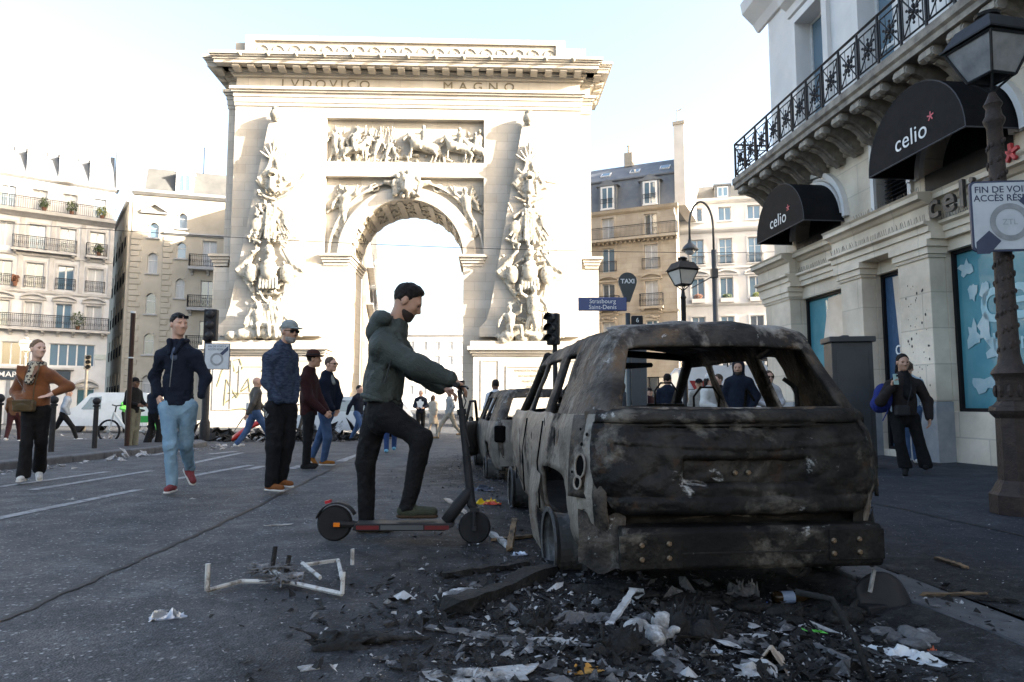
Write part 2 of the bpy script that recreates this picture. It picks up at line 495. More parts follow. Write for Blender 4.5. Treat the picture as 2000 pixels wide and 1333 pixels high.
# ================================================================== ground, road, pavements
def asphalt(name, base, light, dark, burnt_at=None, blue=0.0):
    m, nt, b = _nt(name); L = nt.links
    tc = nt.nodes.new('ShaderNodeTexCoord'); V = tc.outputs['Object']
    def noise(sc, det=4, rg=0.6, dist=0.0):
        n = nt.nodes.new('ShaderNodeTexNoise'); n.inputs['Scale'].default_value = sc; n.inputs['Detail'].default_value = det
        n.inputs['Roughness'].default_value = rg; n.inputs['Distortion'].default_value = dist
        L.new(V, n.inputs['Vector']); return n.outputs['Fac']
    def rng(s, a, c, t0=0.0, t1=1.0):
        r = nt.nodes.new('ShaderNodeMapRange'); r.inputs['From Min'].default_value = a; r.inputs['From Max'].default_value = c
        r.inputs['To Min'].default_value = t0; r.inputs['To Max'].default_value = t1
        L.new(s, r.inputs['Value']); return r.outputs[0]
    def mix(f, a, c):
        x = nt.nodes.new('ShaderNodeMix'); x.data_type = 'RGBA'
        L.new(f, x.inputs['Factor'])
        if isinstance(a, tuple): x.inputs['A'].default_value = _c(a)
        else: L.new(a, x.inputs['A'])
        if isinstance(c, tuple): x.inputs['B'].default_value = _c(c)
        else: L.new(c, x.inputs['B'])
        return x.outputs['Result']
    def mul(a, c):
        x = nt.nodes.new('ShaderNodeMath'); x.operation = 'MULTIPLY'; L.new(a, x.inputs[0])
        if isinstance(c, float): x.inputs[1].default_value = c
        else: L.new(c, x.inputs[1])
        return x.outputs[0]
    vo = nt.nodes.new('ShaderNodeTexVoronoi'); vo.inputs['Scale'].default_value = 95; L.new(V, vo.inputs['Vector'])
    speck = rng(vo.outputs['Distance'], 0.12, 0.34, 1.0, 0.0)
    col = mix(rng(noise(0.55, 6, 0.65, 0.4), 0.36, 0.66), base, dark)                 # worn and patched areas
    col = mix(mul(rng(noise(2.3, 7, 0.7), 0.48, 0.74), 0.55), col, light)
    col = mix(mul(rng(noise(11, 6, 0.75), 0.5, 0.68), 0.5), col, dark)
    col = mix(mul(rng(noise(42, 4, 0.8), 0.52, 0.66), 0.42), col, light)
    col = mix(mul(speck, rng(noise(30, 3), 0.3, 0.7, 0.1, 0.75)), col, light)         # chippings
    v2 = nt.nodes.new('ShaderNodeTexVoronoi'); v2.inputs['Scale'].default_value = 48; L.new(V, v2.inputs['Vector'])
    sv = nt.nodes.new('ShaderNodeSeparateColor'); L.new(v2.outputs['Color'], sv.inputs[0])
    col = mix(mul(rng(sv.outputs[0], 0.80, 0.97), rng(v2.outputs['Distance'], .2, .5, .9, 0.0)), col, tuple(min(1, c * 1.7) for c in light))
    col = mix(mul(rng(sv.outputs[1], 0.55, 0.9), 0.55), col, dark)
    rough = rng(noise(3.0, 5), 0.35, 0.7, 0.62, 0.86)
    if burnt_at:
        sp = nt.nodes.new('ShaderNodeSeparateXYZ'); L.new(V, sp.inputs[0])
        tot = None
        for (cx, cy, rx, ry) in burnt_at:
            mp = nt.nodes.new('ShaderNodeMapping'); mp.vector_type = 'TEXTURE'
            mp.inputs['Location'].default_value = (cx, cy, 0); mp.inputs['Scale'].default_value = (rx, ry, 50)
            mp.inputs['Rotation'].default_value = (0, 0, PHI)
            L.new(V, mp.inputs['Vector'])
            ln = nt.nodes.new('ShaderNodeVectorMath'); ln.operation = 'LENGTH'; L.new(mp.outputs[0], ln.inputs[0])
            ad = nt.nodes.new('ShaderNodeMath'); ad.operation = 'ADD'; L.new(ln.outputs['Value'], ad.inputs[0])
            L.new(rng(noise(1.6, 7, 0.72, 0.5), 0.2, 0.8, -0.45, 0.45), ad.inputs[1])
            f = rng(ad.outputs[0], 0.6, 1.2, 1.0, 0.0)
            if tot is None: tot = f
            else:
                mxx = nt.nodes.new('ShaderNodeMath'); mxx.operation = 'MAXIMUM'; L.new(tot, mxx.inputs[0]); L.new(f, mxx.inputs[1]); tot = mxx.outputs[0]
        soot = mix(rng(noise(9, 8, 0.75), 0.45, 0.72), (0.012, 0.012, 0.013), (0.05, 0.05, 0.052))
        soot = mix(mul(rng(noise(24, 8, 0.8), 0.56, 0.7), 0.55), soot, (0.2, 0.2, 0.21))
        col = mix(mul(tot, 0.93), col, soot)
    L.new(col, b.inputs['Base Color']); L.new(rough, b.inputs['Roughness'])
    b.inputs['Specular IOR Level'].default_value = 0.12
    bp = nt.nodes.new('ShaderNodeBump'); bp.inputs['Strength'].default_value = 0.55; bp.inputs['Distance'].default_value = 0.012
    L.new(vo.outputs['Distance'], bp.inputs['Height'])
    bp2 = nt.nodes.new('ShaderNodeBump'); bp2.inputs['Strength'].default_value = 0.35; bp2.inputs['Distance'].default_value = 0.05
    L.new(noise(6, 5), bp2.inputs['Height']); L.new(bp.outputs[0], bp2.inputs['Normal'])
    L.new(bp2.outputs[0], b.inputs['Normal'])
    MATS[name] = m
    return m
_b1 = S(1.2, 3.6); _b2 = S(1.15, 11.0)
M_ROAD = asphalt('asphalt', (0.070, 0.073, 0.079), (0.19, 0.195, 0.203), (0.036, 0.038, 0.042),
                 burnt_at=[(_b1.x, _b1.y, 2.1, 5.2), (_b2.x, _b2.y, 2.0, 4.5)])
M_PAVE = asphalt('pavement_asphalt', (0.030, 0.034, 0.042), (0.085, 0.09, 0.10), (0.020, 0.022, 0.028), burnt_at=[(S(1.9, 3.6).x, S(1.9, 3.6).y, 1.7, 3.6)])
M_KERB = mat('granite_kerb', (0.085, 0.088, 0.094), (0.05, 0.052, 0.058), rough=0.8, scale=9, bump=0.4, bscale=120)
M_PAINT = mat('road_paint', (0.26, 0.27, 0.28), (0.06, 0.063, 0.07), rough=0.75, scale=14, detail=9, lo=0.38, hi=0.66)
M_TAR = mat('tar_seam', (0.014, 0.014, 0.016), (0.03, 0.03, 0.032), rough=0.6, scale=20)

def ground_sheet(name, lats, als, m, dz=0.0, fn=None):
    P = []; F = []
    for a in als:
        for l in lats:
            p = S(l, a)
            P.append((p.x, p.y, (fn(l, a) if fn else G(p.x, p.y)) + dz))
    n = len(lats)
    for j in range(len(als) - 1):
        for i in range(n - 1):
            F.append((j * n + i, j * n + i + 1, (j + 1) * n + i + 1, (j + 1) * n + i))
    mb = MB(); mb.add(P, F)
    return tag(mb.build(name, m, smooth=True), kind='structure')
def _road_z(l, a):
    p = S(min(l, KERB), a)
    return G(p.x, p.y) - (0.03 if l > KERB + 0.05 else 0.0)
ground_sheet('road', [-900, -300, -100, -50, -25, -12, -6, -3, -1.5, -0.2, 0.2, 0.6, 1.0, 1.4, 1.8, 2.1, KERB, KERB + 0.06, 4, 9, 14, 30, 100, 300, 900],
             [-60, -12, -6, 0, 3, 6, 10, 15, 20, 30, 40, 50, 60, 120, 300, 900, 1800], M_ROAD, fn=_road_z)
# pavement on the right with its granite kerb stones
PW = 0.32
def _pave_z(l, a):
    p = S(l, a); return G(p.x, p.y)
ground_sheet('pavement', [KERB + PW - 0.02, 2.9, 3.3, 4, 5, 6, 7, 8, 8.75, 12], [-8, -4, 0, 2, 4, 6, 8, 10, 12, 14, 16, 18.6], M_PAVE, fn=_pave_z)
kerb = MB().bb(-0.01, 0.01, -0.01, 0.01, -0.01, 0.01)
kerb_o = tag(empty('kerb', S(KERB, 6, 0)), kind='structure')
rk = random.Random(3)
a = -3.0
while a < 18.4:
    ln = rk.uniform(0.85, 1.15)
    p = S(KERB + PW / 2, a + ln / 2); zz = G(p.x, p.y)
    st = MB().box((0, 0, -0.1), (PW - 0.012, ln - 0.016, 0.2))
    o = st.build('kerb_stone', M_KERB, bevel=0.02)
    o.location = (p.x, p.y, zz + rk.uniform(-0.006, 0.006) + 0.004); o.rotation_euler = (rk.uniform(-.004, .004), rk.uniform(-.01, .01), PHI)
    o.parent = kerb_o; o.matrix_parent_inverse = Matrix.Translation(kerb_o.location).inverted()
    a += ln
# a second joint in the pavement: the line where the slab strip meets the asphalt, and an old crack
for (l, a0, a1, w) in ((4.35, 2.0, 18.0, 0.035),):
    mb = MB(); n = 40; P = []
    for i in range(n + 1):
        t = a0 + (a1 - a0) * i / n
        j = 0.02 * math.sin(t * 2.3) + 0.015 * math.sin(t * 5.1)
        for s in (-1, 1):
            q = S(l + j + s * w / 2, t); P.append((q.x, q.y, G(q.x, q.y) + 0.004))
    mb.add(P, [(2 * i, 2 * i + 1, 2 * i + 3, 2 * i + 2) for i in range(n)])
    tag(mb.build('pavement_joint', M_TAR), kind='structure')
# left island: raised pavement whose kerb runs at x = -8.1
ISL = 0.12
M_ISL = asphalt('island_asphalt', (0.055, 0.058, 0.064), (0.12, 0.125, 0.13), (0.038, 0.04, 0.045))
def isl_z(x, y): return G(x, y) + ISL
def island_sheet():
    P = []; F = []
    ys = [5, 8, 10, 12, 14, 16, 18, 19.5, 20.3]
    for y in ys:
        inset = 0.0 if y < 18 else (0.5 if y < 20 else 1.3)
        xs = [-14.5 + inset, -12, -10, -8.1 - 0.3 - inset]
        for x in xs: P.append((x, y, isl_z(x, y)))
    for j in range(len(ys) - 1):
        for i in range(3): F.append((j * 4 + i, j * 4 + i + 1, (j + 1) * 4 + i + 1, (j + 1) * 4 + i))
    mb = MB(); mb.add(P, F)
    tag(mb.build('island_pavement', M_ISL, smooth=True), kind='structure')
island_sheet()
ik = tag(empty('island_kerb', (-8.1, 12, G(-8.1, 12))), kind='structure')
path = [(-8.1, 5), (-8.1, 17.6), (-8.35, 18.9), (-9.0, 20.0), (-10.0, 20.6), (-13, 20.6)]
def _walk(path, step):
    out = []
    for (x0, y0), (x1, y1) in zip(path[:-1], path[1:]):
        L_ = math.hypot(x1 - x0, y1 - y0); n = max(1, round(L_ / step))
        for i in range(n):
            out.append(((x0 + (x1 - x0) * i / n, y0 + (y1 - y0) * i / n), (x0 + (x1 - x0) * (i + 1) / n, y0 + (y1 - y0) * (i + 1) / n)))
    return out
for (p0, p1) in _walk(path, 1.0):
    cx, cy = (p0[0] + p1[0]) / 2, (p0[1] + p1[1]) / 2
    an = math.atan2(p1[1] - p0[1], p1[0] - p0[0]); ln = math.hypot(p1[0] - p0[0], p1[1] - p0[1])
    mb = MB().box((0, 0.15, -0.1), (ln - 0.012, 0.3, 0.24))
    o = mb.build('kerb_stone', M_KERB, bevel=0.03)
    o.location = (cx, cy, isl_z(cx, cy) - 0.008 + rk.uniform(-.006, .006)); o.rotation_euler = (0, 0, an)
    o.parent = ik; o.matrix_parent_inverse = Matrix.Translation(ik.location).inverted()
# painted markings, worn
def road_strip(name, a, b, w, m, dz=0.005, taper=1.0, jit=0.0, n=24):
    A = on_ground(*a); B = on_ground(*b)
    d = (B - A); d.z = 0; d.normalize(); s = Vector((-d.y, d.x, 0))
    mb = MB(); P = []
    for i in range(n + 1):
        t = i / n; c = A.lerp(B, t)
        ww = w * (1 + (taper - 1) * t)
        j = jit * (math.sin(i * 1.7) + math.sin(i * 0.61 + 1) * 1.4) if jit else 0
        for k in (-.5, .5):
            q = c + s * (ww * k + j); P.append((q.x, q.y, G(q.x, q.y) + dz))
    mb.add(P, [(2 * i, 2 * i + 1, 2 * i + 3, 2 * i + 2) for i in range(n)])
    return tag(mb.build(name, m), kind='structure')
for (a_, b_, w_) in (((-40, 1021), (272, 957), 0.13), ((62, 958), (295, 920), 0.14), ((-60, 960), (210, 922), 0.13),
                     ((340, 937), (490, 909), 0.15), ((372, 906), (472, 885), 0.16), ((486, 918), (513, 911), 0.16),
                     ((566, 917), (590, 910), 0.18), ((665, 902), (704, 888), 0.2), ((407, 888), (462, 882), 0.22), ((300, 890), (352, 878), 0.14)):
    road_strip('lane_marking', a_, b_, w_, M_PAINT)
road_strip('road_seam', (-30, 1228), (430, 1025), 0.035, M_TAR, 0.006, 1.0, 0.008, 60)
road_strip('road_seam', (428, 1026), (704, 889), 0.035, M_TAR, 0.006, 1.2, 0.008, 50)
road_strip('road_seam', (250, 974), (520, 971), 0.018, M_TAR, 0.005, 1.0, 0.01, 40)
# ================================================================== buildings: helpers
M_STONE_A = mat('limestone_white', (0.60, 0.605, 0.61), (0.50, 0.505, 0.51), rough=0.9, scale=0.9, detail=8, bump=0.15, bscale=8)
M_STONE_B = mat('render_cream', (0.50, 0.45, 0.37), (0.40, 0.355, 0.285), rough=0.9, scale=0.7, detail=8, bump=0.12, bscale=6)
M_STONE_C = mat('limestone_yellow', (0.46, 0.40, 0.32), (0.36, 0.305, 0.24), rough=0.9, scale=0.8, detail=8, bump=0.15, bscale=7)
M_STONE_D = mat('render_white', (0.62, 0.615, 0.61), (0.52, 0.515, 0.51), rough=0.9, scale=0.6, detail=7, bump=0.1, bscale=6)
M_TRIM = mat('stone_trim', (0.47, 0.46, 0.45), (0.36, 0.35, 0.34), rough=0.9, scale=2, detail=7)
M_ZINC = mat('zinc_slate_roof', (0.10, 0.112, 0.13), (0.15, 0.16, 0.17), rough=0.6, scale=1.2, detail=7, bump=0.2, bscale=14)
M_SLATE = mat('pale_slate_roof', (0.115, 0.115, 0.11), (0.085, 0.085, 0.083), rough=0.75, scale=1.4, detail=8)
M_IRON = mat('black_iron', (0.018, 0.019, 0.022), (0.03, 0.031, 0.034), rough=0.45, scale=20)
M_WFRAME = mat('white_window_frame', (0.66, 0.66, 0.65), (0.56, 0.56, 0.56), rough=0.6)
M_GLASS = mat_glass('window_glass', (0.045, 0.06, 0.075))
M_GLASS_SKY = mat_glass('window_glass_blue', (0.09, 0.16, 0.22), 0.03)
M_CURTAIN = mat('curtained_glass', (0.42, 0.43, 0.44), (0.30, 0.31, 0.33), rough=0.25, scale=3, stretch=(6, 1, .4), spec=0.8)
M_BLIND = mat('closed_shutter', (0.52, 0.51, 0.49), (0.44, 0.43, 0.41), rough=0.7)
M_DARKIN = mat('dark_interior', (0.02, 0.021, 0.024), (0.03, 0.03, 0.033), rough=0.5)

def wall(root, name, x0, x1, z0, z1, holes, m, y0=0.0, t=0.3):
    """slab with rectangular openings (x0,x1,z0,z1), with reveals"""
    xs = sorted({x0, x1, *[h[0] for h in holes], *[h[1] for h in holes]}); zs = sorted({z0, z1, *[h[2] for h in holes], *[h[3] for h in holes]})
    xs = [x for x in xs if x0 - 1e-6 <= x <= x1 + 1e-6]; zs = [z for z in zs if z0 - 1e-6 <= z <= z1 + 1e-6]
    nx, nz = len(xs) - 1, len(zs) - 1
    def solid_(i, j):
        if i < 0 or j < 0 or i >= nx or j >= nz: return False
        cx, cz = (xs[i] + xs[i + 1]) / 2, (zs[j] + zs[j + 1]) / 2
        return not any(h[0] < cx < h[1] and h[2] < cz < h[3] for h in holes)
    mb = MB()
    idx = {}
    def V(i, j, b):
        k = (i, j, b)
        if k not in idx:
            idx[k] = len(mb.v); mb.v.append((xs[i], y0 + (t if b else 0), zs[j]))
        return idx[k]
    def F(*q): mb.f.append(q); mb.m.append(0)
    for i in range(nx):
        for j in range(nz):
            if not solid_(i, j): continue
            F(V(i, j, 0), V(i + 1, j, 0), V(i + 1, j + 1, 0), V(i, j + 1, 0))
            if not solid_(i - 1, j): F(V(i, j, 1), V(i, j, 0), V(i, j + 1, 0), V(i, j + 1, 1))
            if not solid_(i + 1, j): F(V(i + 1, j, 0), V(i + 1, j, 1), V(i + 1, j + 1, 1), V(i + 1, j + 1, 0))
            if not solid_(i, j - 1): F(V(i, j, 1), V(i + 1, j, 1), V(i + 1, j, 0), V(i, j, 0))
            if not solid_(i, j + 1): F(V(i, j + 1, 0), V(i + 1, j + 1, 0), V(i + 1, j + 1, 1), V(i, j + 1, 1))
    return mb.build(name, m, root)
_wcache = {}
def window(root, x0, x1, z0, z1, y=0.2, glass=None, frame=None, leaves=2, bar=0.0, trans=0, fw=0.07):
    """casement: frame with its panes as a sub-part"""
    glass = glass or M_GLASS; frame = frame or M_WFRAME
    key = (round(x1 - x0, 2), round(z1 - z0, 2), leaves, trans, round(bar, 2), fw)
    w, h = key[0], key[1]
    if key not in _wcache:
        f = MB(); d = 0.06
        f.bb(-w / 2, -w / 2 + fw, 0, d, 0, h); f.bb(w / 2 - fw, w / 2, 0, d, 0, h)
        f.bb(-w / 2 + fw, w / 2 - fw, 0, d, 0, fw); f.bb(-w / 2 + fw, w / 2 - fw, 0, d, h - fw, h)
        for i in range(1, leaves):
            c = -w / 2 + w * i / leaves; f.bb(c - fw * 0.75, c + fw * 0.75, -0.01, d - 0.005, fw, h - fw)
        if bar: f.bb(-w / 2 + fw, w / 2 - fw, 0.005, d - 0.01, h * bar - fw / 2, h * bar + fw / 2)
        for i in range(trans):
            zz = h * (i + 1) / (trans + 1); f.bb(-w / 2 + fw, w / 2 - fw, 0.012, d - 0.012, zz - 0.02, zz + 0.02)
        g = MB()
        for i in range(leaves):
            a = -w / 2 + w * i / leaves + (fw if i == 0 else fw * 0.75); b = -w / 2 + w * (i + 1) / leaves - (fw if i == leaves - 1 else fw * 0.75)
            g.add([(a, 0.035, fw), (b, 0.035, fw), (b, 0.035, h - fw), (a, 0.035, h - fw)], [(0, 1, 2, 3)])
        _wcache[key] = (f.mesh('window'), g.mesh('pane'))
    fm, gm = _wcache[key]
    kf = (key, frame.name); kg = (key, glass.name)
    if kf not in _wcache:
        q = fm.copy(); q.materials.append(frame); _wcache[kf] = q
    if kg not in _wcache:
        q = gm.copy(); q.materials.append(glass); _wcache[kg] = q
    o = obj_from('window', _wcache[kf], root, ((x0 + x1) / 2, y, z0))
    obj_from('pane', _wcache[kg], o)
    return o
def railing(root, pts, h=1.0, pitch=0.13, orn=True, m=None, name='railing', base=0.08, r=0.012):
    """wrought-iron railing along pts (list of (x,y,z))"""
    m = m or M_IRON
    mb = MB()
    for (A, B) in zip(pts[:-1], pts[1:]):
        A = Vector(A); B = Vector(B); L_ = (B - A).length; u = (B - A).normalized()
        for zz, rr in ((h, 0.03), (base, 0.02), (h - 0.14, 0.014)):
            mb.tube([A + Vector((0, 0, zz)), B + Vector((0, 0, zz))], rr, 4)
        n = max(2, round(L_ / pitch))
        for i in range(n + 1):
            p = A + u * (L_ * i / n)
            mb.tube([p + Vector((0, 0, base)), p + Vector((0, 0, h))], r, 4, caps=False)
            if orn and i < n:
                c = p + u * (L_ / n / 2) + Vector((0, 0, (h - 0.14 + base) / 2 + 0.03 * math.sin(i * 2.1)))
                k = 6; rr = L_ / n * 0.42
                mb.tube([c + u * rr * math.cos(2 * PI * q / k) + Vector((0, 0, rr * 1.9 * math.sin(2 * PI * q / k))) for q in range(k + 1)], 0.012, 3, caps=False)
    return mb.build(name, m, root)
def moulding(root, name, x0, x1, prof, m, ends=True, y=0.0):
    """horizontal moulding: prof = list of (out, z) from bottom to top, sticking out of the wall towards -y"""
    poly = [(y, prof[0][1])] + [(y - o, z) for (o, z) in prof] + [(y, prof[-1][1])]
    # outline in (y,z) extruded along x
    mb = MB().prism(poly, x0, x1, 'x')
    return mb.build(name, m, root)
def pediment(root, x0, x1, z, m, kind='arc', d=0.18, h=0.35):
    w = x1 - x0; mb = MB()
    n = 10
    outer = []; inner = []
    for i in range(n + 1):
        t = i / n
        zz = (math.sin(PI * t) ** 0.8 if kind == 'arc' else 1 - abs(2 * t - 1)) * h
        outer.append((x0 + w * t, z + 0.14 + zz)); inner.append((x0 + w * t, z + zz * 0.85))
    mb.prism(inner + outer[::-1], -d, 0.0, 'y')
    mb.bb(x0 - 0.04, x1 + 0.04, -d * 0.7, 0.0, z - 0.14, z - 0.004)
    return mb.build('pediment', m, root)
def win_surround(root, x0, x1, z0, z1, m, w=0.14, d=0.06, sill=True):
    mb = MB()
    mb.bb(x0 - w, x0, -d, 0, z0, z1); mb.bb(x1, x1 + w, -d, 0, z0, z1); mb.bb(x0 - w, x1 + w, -d - 0.003, 0, z1, z1 + w)
    if sill: mb.bb(x0 - w * 1.3, x1 + w * 1.3, -d * 2.2, 0, z0 - 0.12, z0)
    return mb.build('window_surround', m, root)
def bracket(root, x, z, m, w=0.16, d=0.5, h=0.4):
    mb = MB().prism([(0, z), (-d, z), (-d, z - h * 0.25), (-d * 0.7, z - h * 0.45), (-d * 0.3, z - h * 0.65), (-0.12, z - h), (0, z - h)], x - w / 2, x + w / 2, 'x')
    return mb.build('bracket', m, root)
def foliage_mesh(rnd, r, n, leaf=0.06, squash=(1, 1, 1)):
    mb = MB()
    for _ in range(n):
        d = Vector((rnd.gauss(0, 1), rnd.gauss(0, 1), rnd.gauss(0, 1))).normalized() * r * rnd.uniform(0.25, 1.0) ** 0.6
        d = Vector((d.x * squash[0], d.y * squash[1], d.z * squash[2]))
        a = Vector((rnd.gauss(0, 1), rnd.gauss(0, 1), rnd.gauss(0, 1))).normalized() * leaf; b = a.orthogonal().normalized() * leaf * 0.45
        mb.add([d - a, d + b, d + a, d - b], [(0, 1, 2, 3)])
    return mb
M_LEAF = mat('dark_leaves', (0.035, 0.06, 0.02), (0.07, 0.10, 0.03), rough=0.6, scale=9)
M_LEAF_Y = mat('light_leaves', (0.12, 0.16, 0.03), (0.22, 0.24, 0.05), rough=0.6, scale=9)
M_TERRA = mat('clay_pot', (0.22, 0.10, 0.06), (0.16, 0.08, 0.05), rough=0.8)
def plant(loc, label, r=0.35, n=140, m=None, pot=M_TERRA, pots=(0.16, 0.3), squash=(1, 1, 1.2), group='plants on the balconies', box=None, seed=1, rz=0):
    e = tag(empty('balcony_plant', loc, rz), label, 'plant', group)
    mb = MB()
    if box: mb.box((0, 0, box[2] / 2), box, taper=1.06)
    else: mb.lathe([(pots[0] * 0.75, 0), (pots[0], pots[1]), (pots[0] * 1.1, pots[1]), (pots[0] * 1.1, pots[1] + 0.03)], 10)
    mb.build('pot', pot, e)
    f = foliage_mesh(random.Random(seed), r, n, 0.09, squash)
    f.build('leaves', m or M_LEAF, e, loc=(0, 0, (box[2] if box else pots[1]) + r * squash[2] * 0.75))
    return e

# ================================================================== left white apartment block
def building_left():
    B0 = Vector((-34.53, 58.0)); an = R(36)
    Zb = -0.85
    e = empty('apartment_building', (B0.x, B0.y, Zb), an)
    tag(e, 'white stone apartment block with iron balconies at the far left, shop below', 'building')
    W = 24.0; off = -Zb
    def z(v): return v + off
    cols = [-1.12 - 2.1 * i for i in range(11)]                 # window axes from the corner leftwards
    holes = []; wins = []
    for i, c in enumerate(cols):
        for (zb, zt, hw, kind) in ((7.0, 9.05, 0.56, 2), (10.18, 12.25, 0.58, 3), (13.4, 15.42, 0.56, 4), (16.5, 18.35, 0.5, 5)):
            holes.append((c - hw, c + hw, z(zb), z(zt))); wins.append((c - hw, c + hw, z(zb), z(zt), kind, i))
    for (a, b) in ((-4.05, -0.85), (-7.2, -5.3), (-10.6, -8.2), (-13.6, -11.4), (-17, -14.4), (-20, -18)):
        holes.append((a, b, z(3.9), z(5.75))); wins.append((a, b, z(3.9), z(5.75), 1, 0))
    holes.append((-1.95, -0.75, z(-0.5), z(2.04)))
    wall(e, 'wall', -W, 0, 0, z(19.4), holes, M_STONE_A)
    sw = wall(e, 'side_wall', 0, 11, 0, z(19.4), [], M_STONE_A); sw.location = (-0.004, 0.3, 0); sw.rotation_euler = (0, 0, R(90))
    for k, (a, b, c, d, kind, i) in enumerate(wins):
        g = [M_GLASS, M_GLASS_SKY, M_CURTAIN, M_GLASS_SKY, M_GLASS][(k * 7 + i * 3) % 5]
        if kind == 5: g = M_CURTAIN if i % 3 else M_GLASS_SKY
        if kind == 2 and i == 0: g = M_CURTAIN
        window(e, a, b, c, d, 0.18, g, leaves=2 if kind != 1 else (5 if b - a > 3 else 3))
        if kind in (2, 3, 4): win_surround(e, a, b, c, d, M_TRIM, 0.16, 0.07, False)
        if kind == 2: pediment(e, a - 0.28, b + 0.28, d + 0.32, M_TRIM, 'arc', 0.26, 0.3)
        if kind == 3:
            railing(e, [(a - 0.12, -0.02, c), (a - 0.12, -0.2, c), (b + 0.12, -0.2, c), (b + 0.12, -0.02, c)], 0.95)
        if kind == 5 and i < 9: pass
    # door
    d = MB().bb(-1.9, -0.8, 0.12, 0.18, z(-0.5), z(1.95)); d.bb(-1.37, -1.33, 0.1, 0.12, z(-0.4), z(1.9))
    d.build('door', mat('blue_door', (0.03, 0.10, 0.13), rough=0.4), e)
    pediment(e, -2.2, -0.5, z(2.3), M_TRIM, 'arc', 0.35, 0.45)
    # bands and balconies
    moulding(e, 'cornice', -W, 0.12, [(0.1, z(15.95)), (0.3, z(16.1)), (0.6, z(16.25)), (0.66, z(16.5))], M_TRIM)
    moulding(e, 'band', -W, 0.06, [(0.06, z(12.75)), (0.14, z(12.85)), (0.14, z(13.02))], M_TRIM)
    moulding(e, 'band', -W, 0.06, [(0.1, z(9.75)), (0.16, z(9.85)), (0.16, z(10.02))], M_TRIM)
    moulding(e, 'attic_cornice', -W, 0.1, [(0.08, z(19.1)), (0.3, z(19.25)), (0.34, z(19.42))], M_TRIM)
    moulding(e, 'shop_cornice', -W, -2.3, [(0.1, z(3.5)), (0.35, z(3.6)), (0.35, z(3.75))], M_TRIM)
    MB().bb(-W, 0.1, -0.6, 0.0, z(6.72), z(6.9)).build('balcony_slab', M_TRIM, e)
    railing(e, [(-W, -0.55, z(6.9)), (0.0, -0.55, z(6.9)), (0.0, -0.02, z(6.9))], 1.08)
    for c in [-0.4 - 1.05 * i for i in range(20)]: bracket(e, c, z(6.715), M_TRIM, 0.22, 0.5, 0.4)
    railing(e, [(-W, -0.52, z(16.5)), (0.05, -0.52, z(16.5))], 1.0, 0.15, False)
    for (a, b) in ((-7.0, -2.55), (-1.95, -0.35), (-11.5, -9.0), (-16, -12.5)):
        MB().bb(a, b, -0.55, 0, z(13.1), z(13.28)).build('balcony_slab', M_TRIM, e)
        railing(e, [(a + .05, -0.02, z(13.28)), (a + .05, -0.5, z(13.28)), (b - .05, -0.5, z(13.28)), (b - .05, -0.02, z(13.28))], 1.05)
        for c in (a + 0.25, b - 0.25): bracket(e, c, z(13.095), M_TRIM, 0.2, 0.45, 0.4)
    # pilaster strips between the bays
    for i in range(11):
        c = -0.05 - 2.1 * i
        MB().bb(c - 0.16, c + 0.16, -0.09, 0, z(10.05), z(15.9)).build('pilaster', M_TRIM, e)
    # mansard roof with dormers
    rf = MB().prism([(0.05, z(19.42)), (1.3, z(22.6)), (5.5, z(23.6)), (10.8, z(22.6)), (10.8, z(19.42))], -W, -0.05, 'x').build('roof', M_ZINC, e)
    for i in range(10):
        c = -1.3 - 2.2 * i
        dm = MB().bb(c - 0.62, c + 0.62, 0.1, 1.6, z(19.45), z(21.6))
        dm.prism([(c - 0.75, z(21.6))] + [(c - 0.75 + 1.5 * k / 8, z(21.6) + 0.4 * math.sin(PI * k / 8)) for k in range(1, 8)] + [(c + 0.75, z(21.6))], 0.0, 1.7, 'y')
        d_ = dm.build('dormer', M_STONE_A, e)
        window(d_, c - 0.42, c + 0.42, z(19.75), z(21.4), 0.03, M_GLASS_SKY)
    for c in (-2.4, -9, -15):
        ch = MB().bb(c - 0.9, c + 0.9, 3.0, 3.7, z(22.5), z(25.4))
        for k in range(5): ch.lathe([(0.1, 0), (0.12, 0.5), (0.1, 0.52)], 8, (c - 0.7 + 0.35 * k, 3.35, z(25.4)))
        ch.build('chimney', M_STONE_A, e)
    ch = MB().prism([(0.0, z(19.4)), (0.6, z(21.6)), (0.6, z(22.3)), (0.9, z(23.4)), (1.4, z(23.4)), (1.4, z(19.4))], 0.02, 0.34, 'x').build('end_parapet', M_ZINC, e)
    # shop front with sign
    MB().bb(-W, -2.5, -0.18, -0.02, z(2.75), z(3.49)).build('shop_sign', mat('shop_sign_blue', (0.025, 0.045, 0.07), rough=0.4), e)
    t = text_obj('shop_lettering', 'MAR', 0.62, mat('sign_white', (0.72, 0.74, 0.75), rough=0.5), e, (-6.05, -0.2, z(3.12)), depth=0.01, align='RIGHT', bold=0.008)
    MB().bb(-W, -2.5, 0.02, 0.1, 0.45, z(2.74)).build('shop_window', M_GLASS, e)
    for c in (-2.6, -4.6, -6.6, -8.6, -10.6, -13, -16): MB().bb(c - 0.14, c + 0.14, -0.1, 0.0, 0, z(2.74)).build('shop_pilaster', mat('shop_frame_grey', (0.20, 0.22, 0.25), rough=0.5), e)
    MB().box((-0.45, -0.03, z(4.75)), (0.9, 0.04, 0.42)).build('street_plaque', mat('pale_plaque', (0.45, 0.5, 0.47), rough=0.5), e)
    M = Matrix.Translation((B0.x, B0.y, Zb)) @ Matrix.Rotation(an, 4, 'Z')
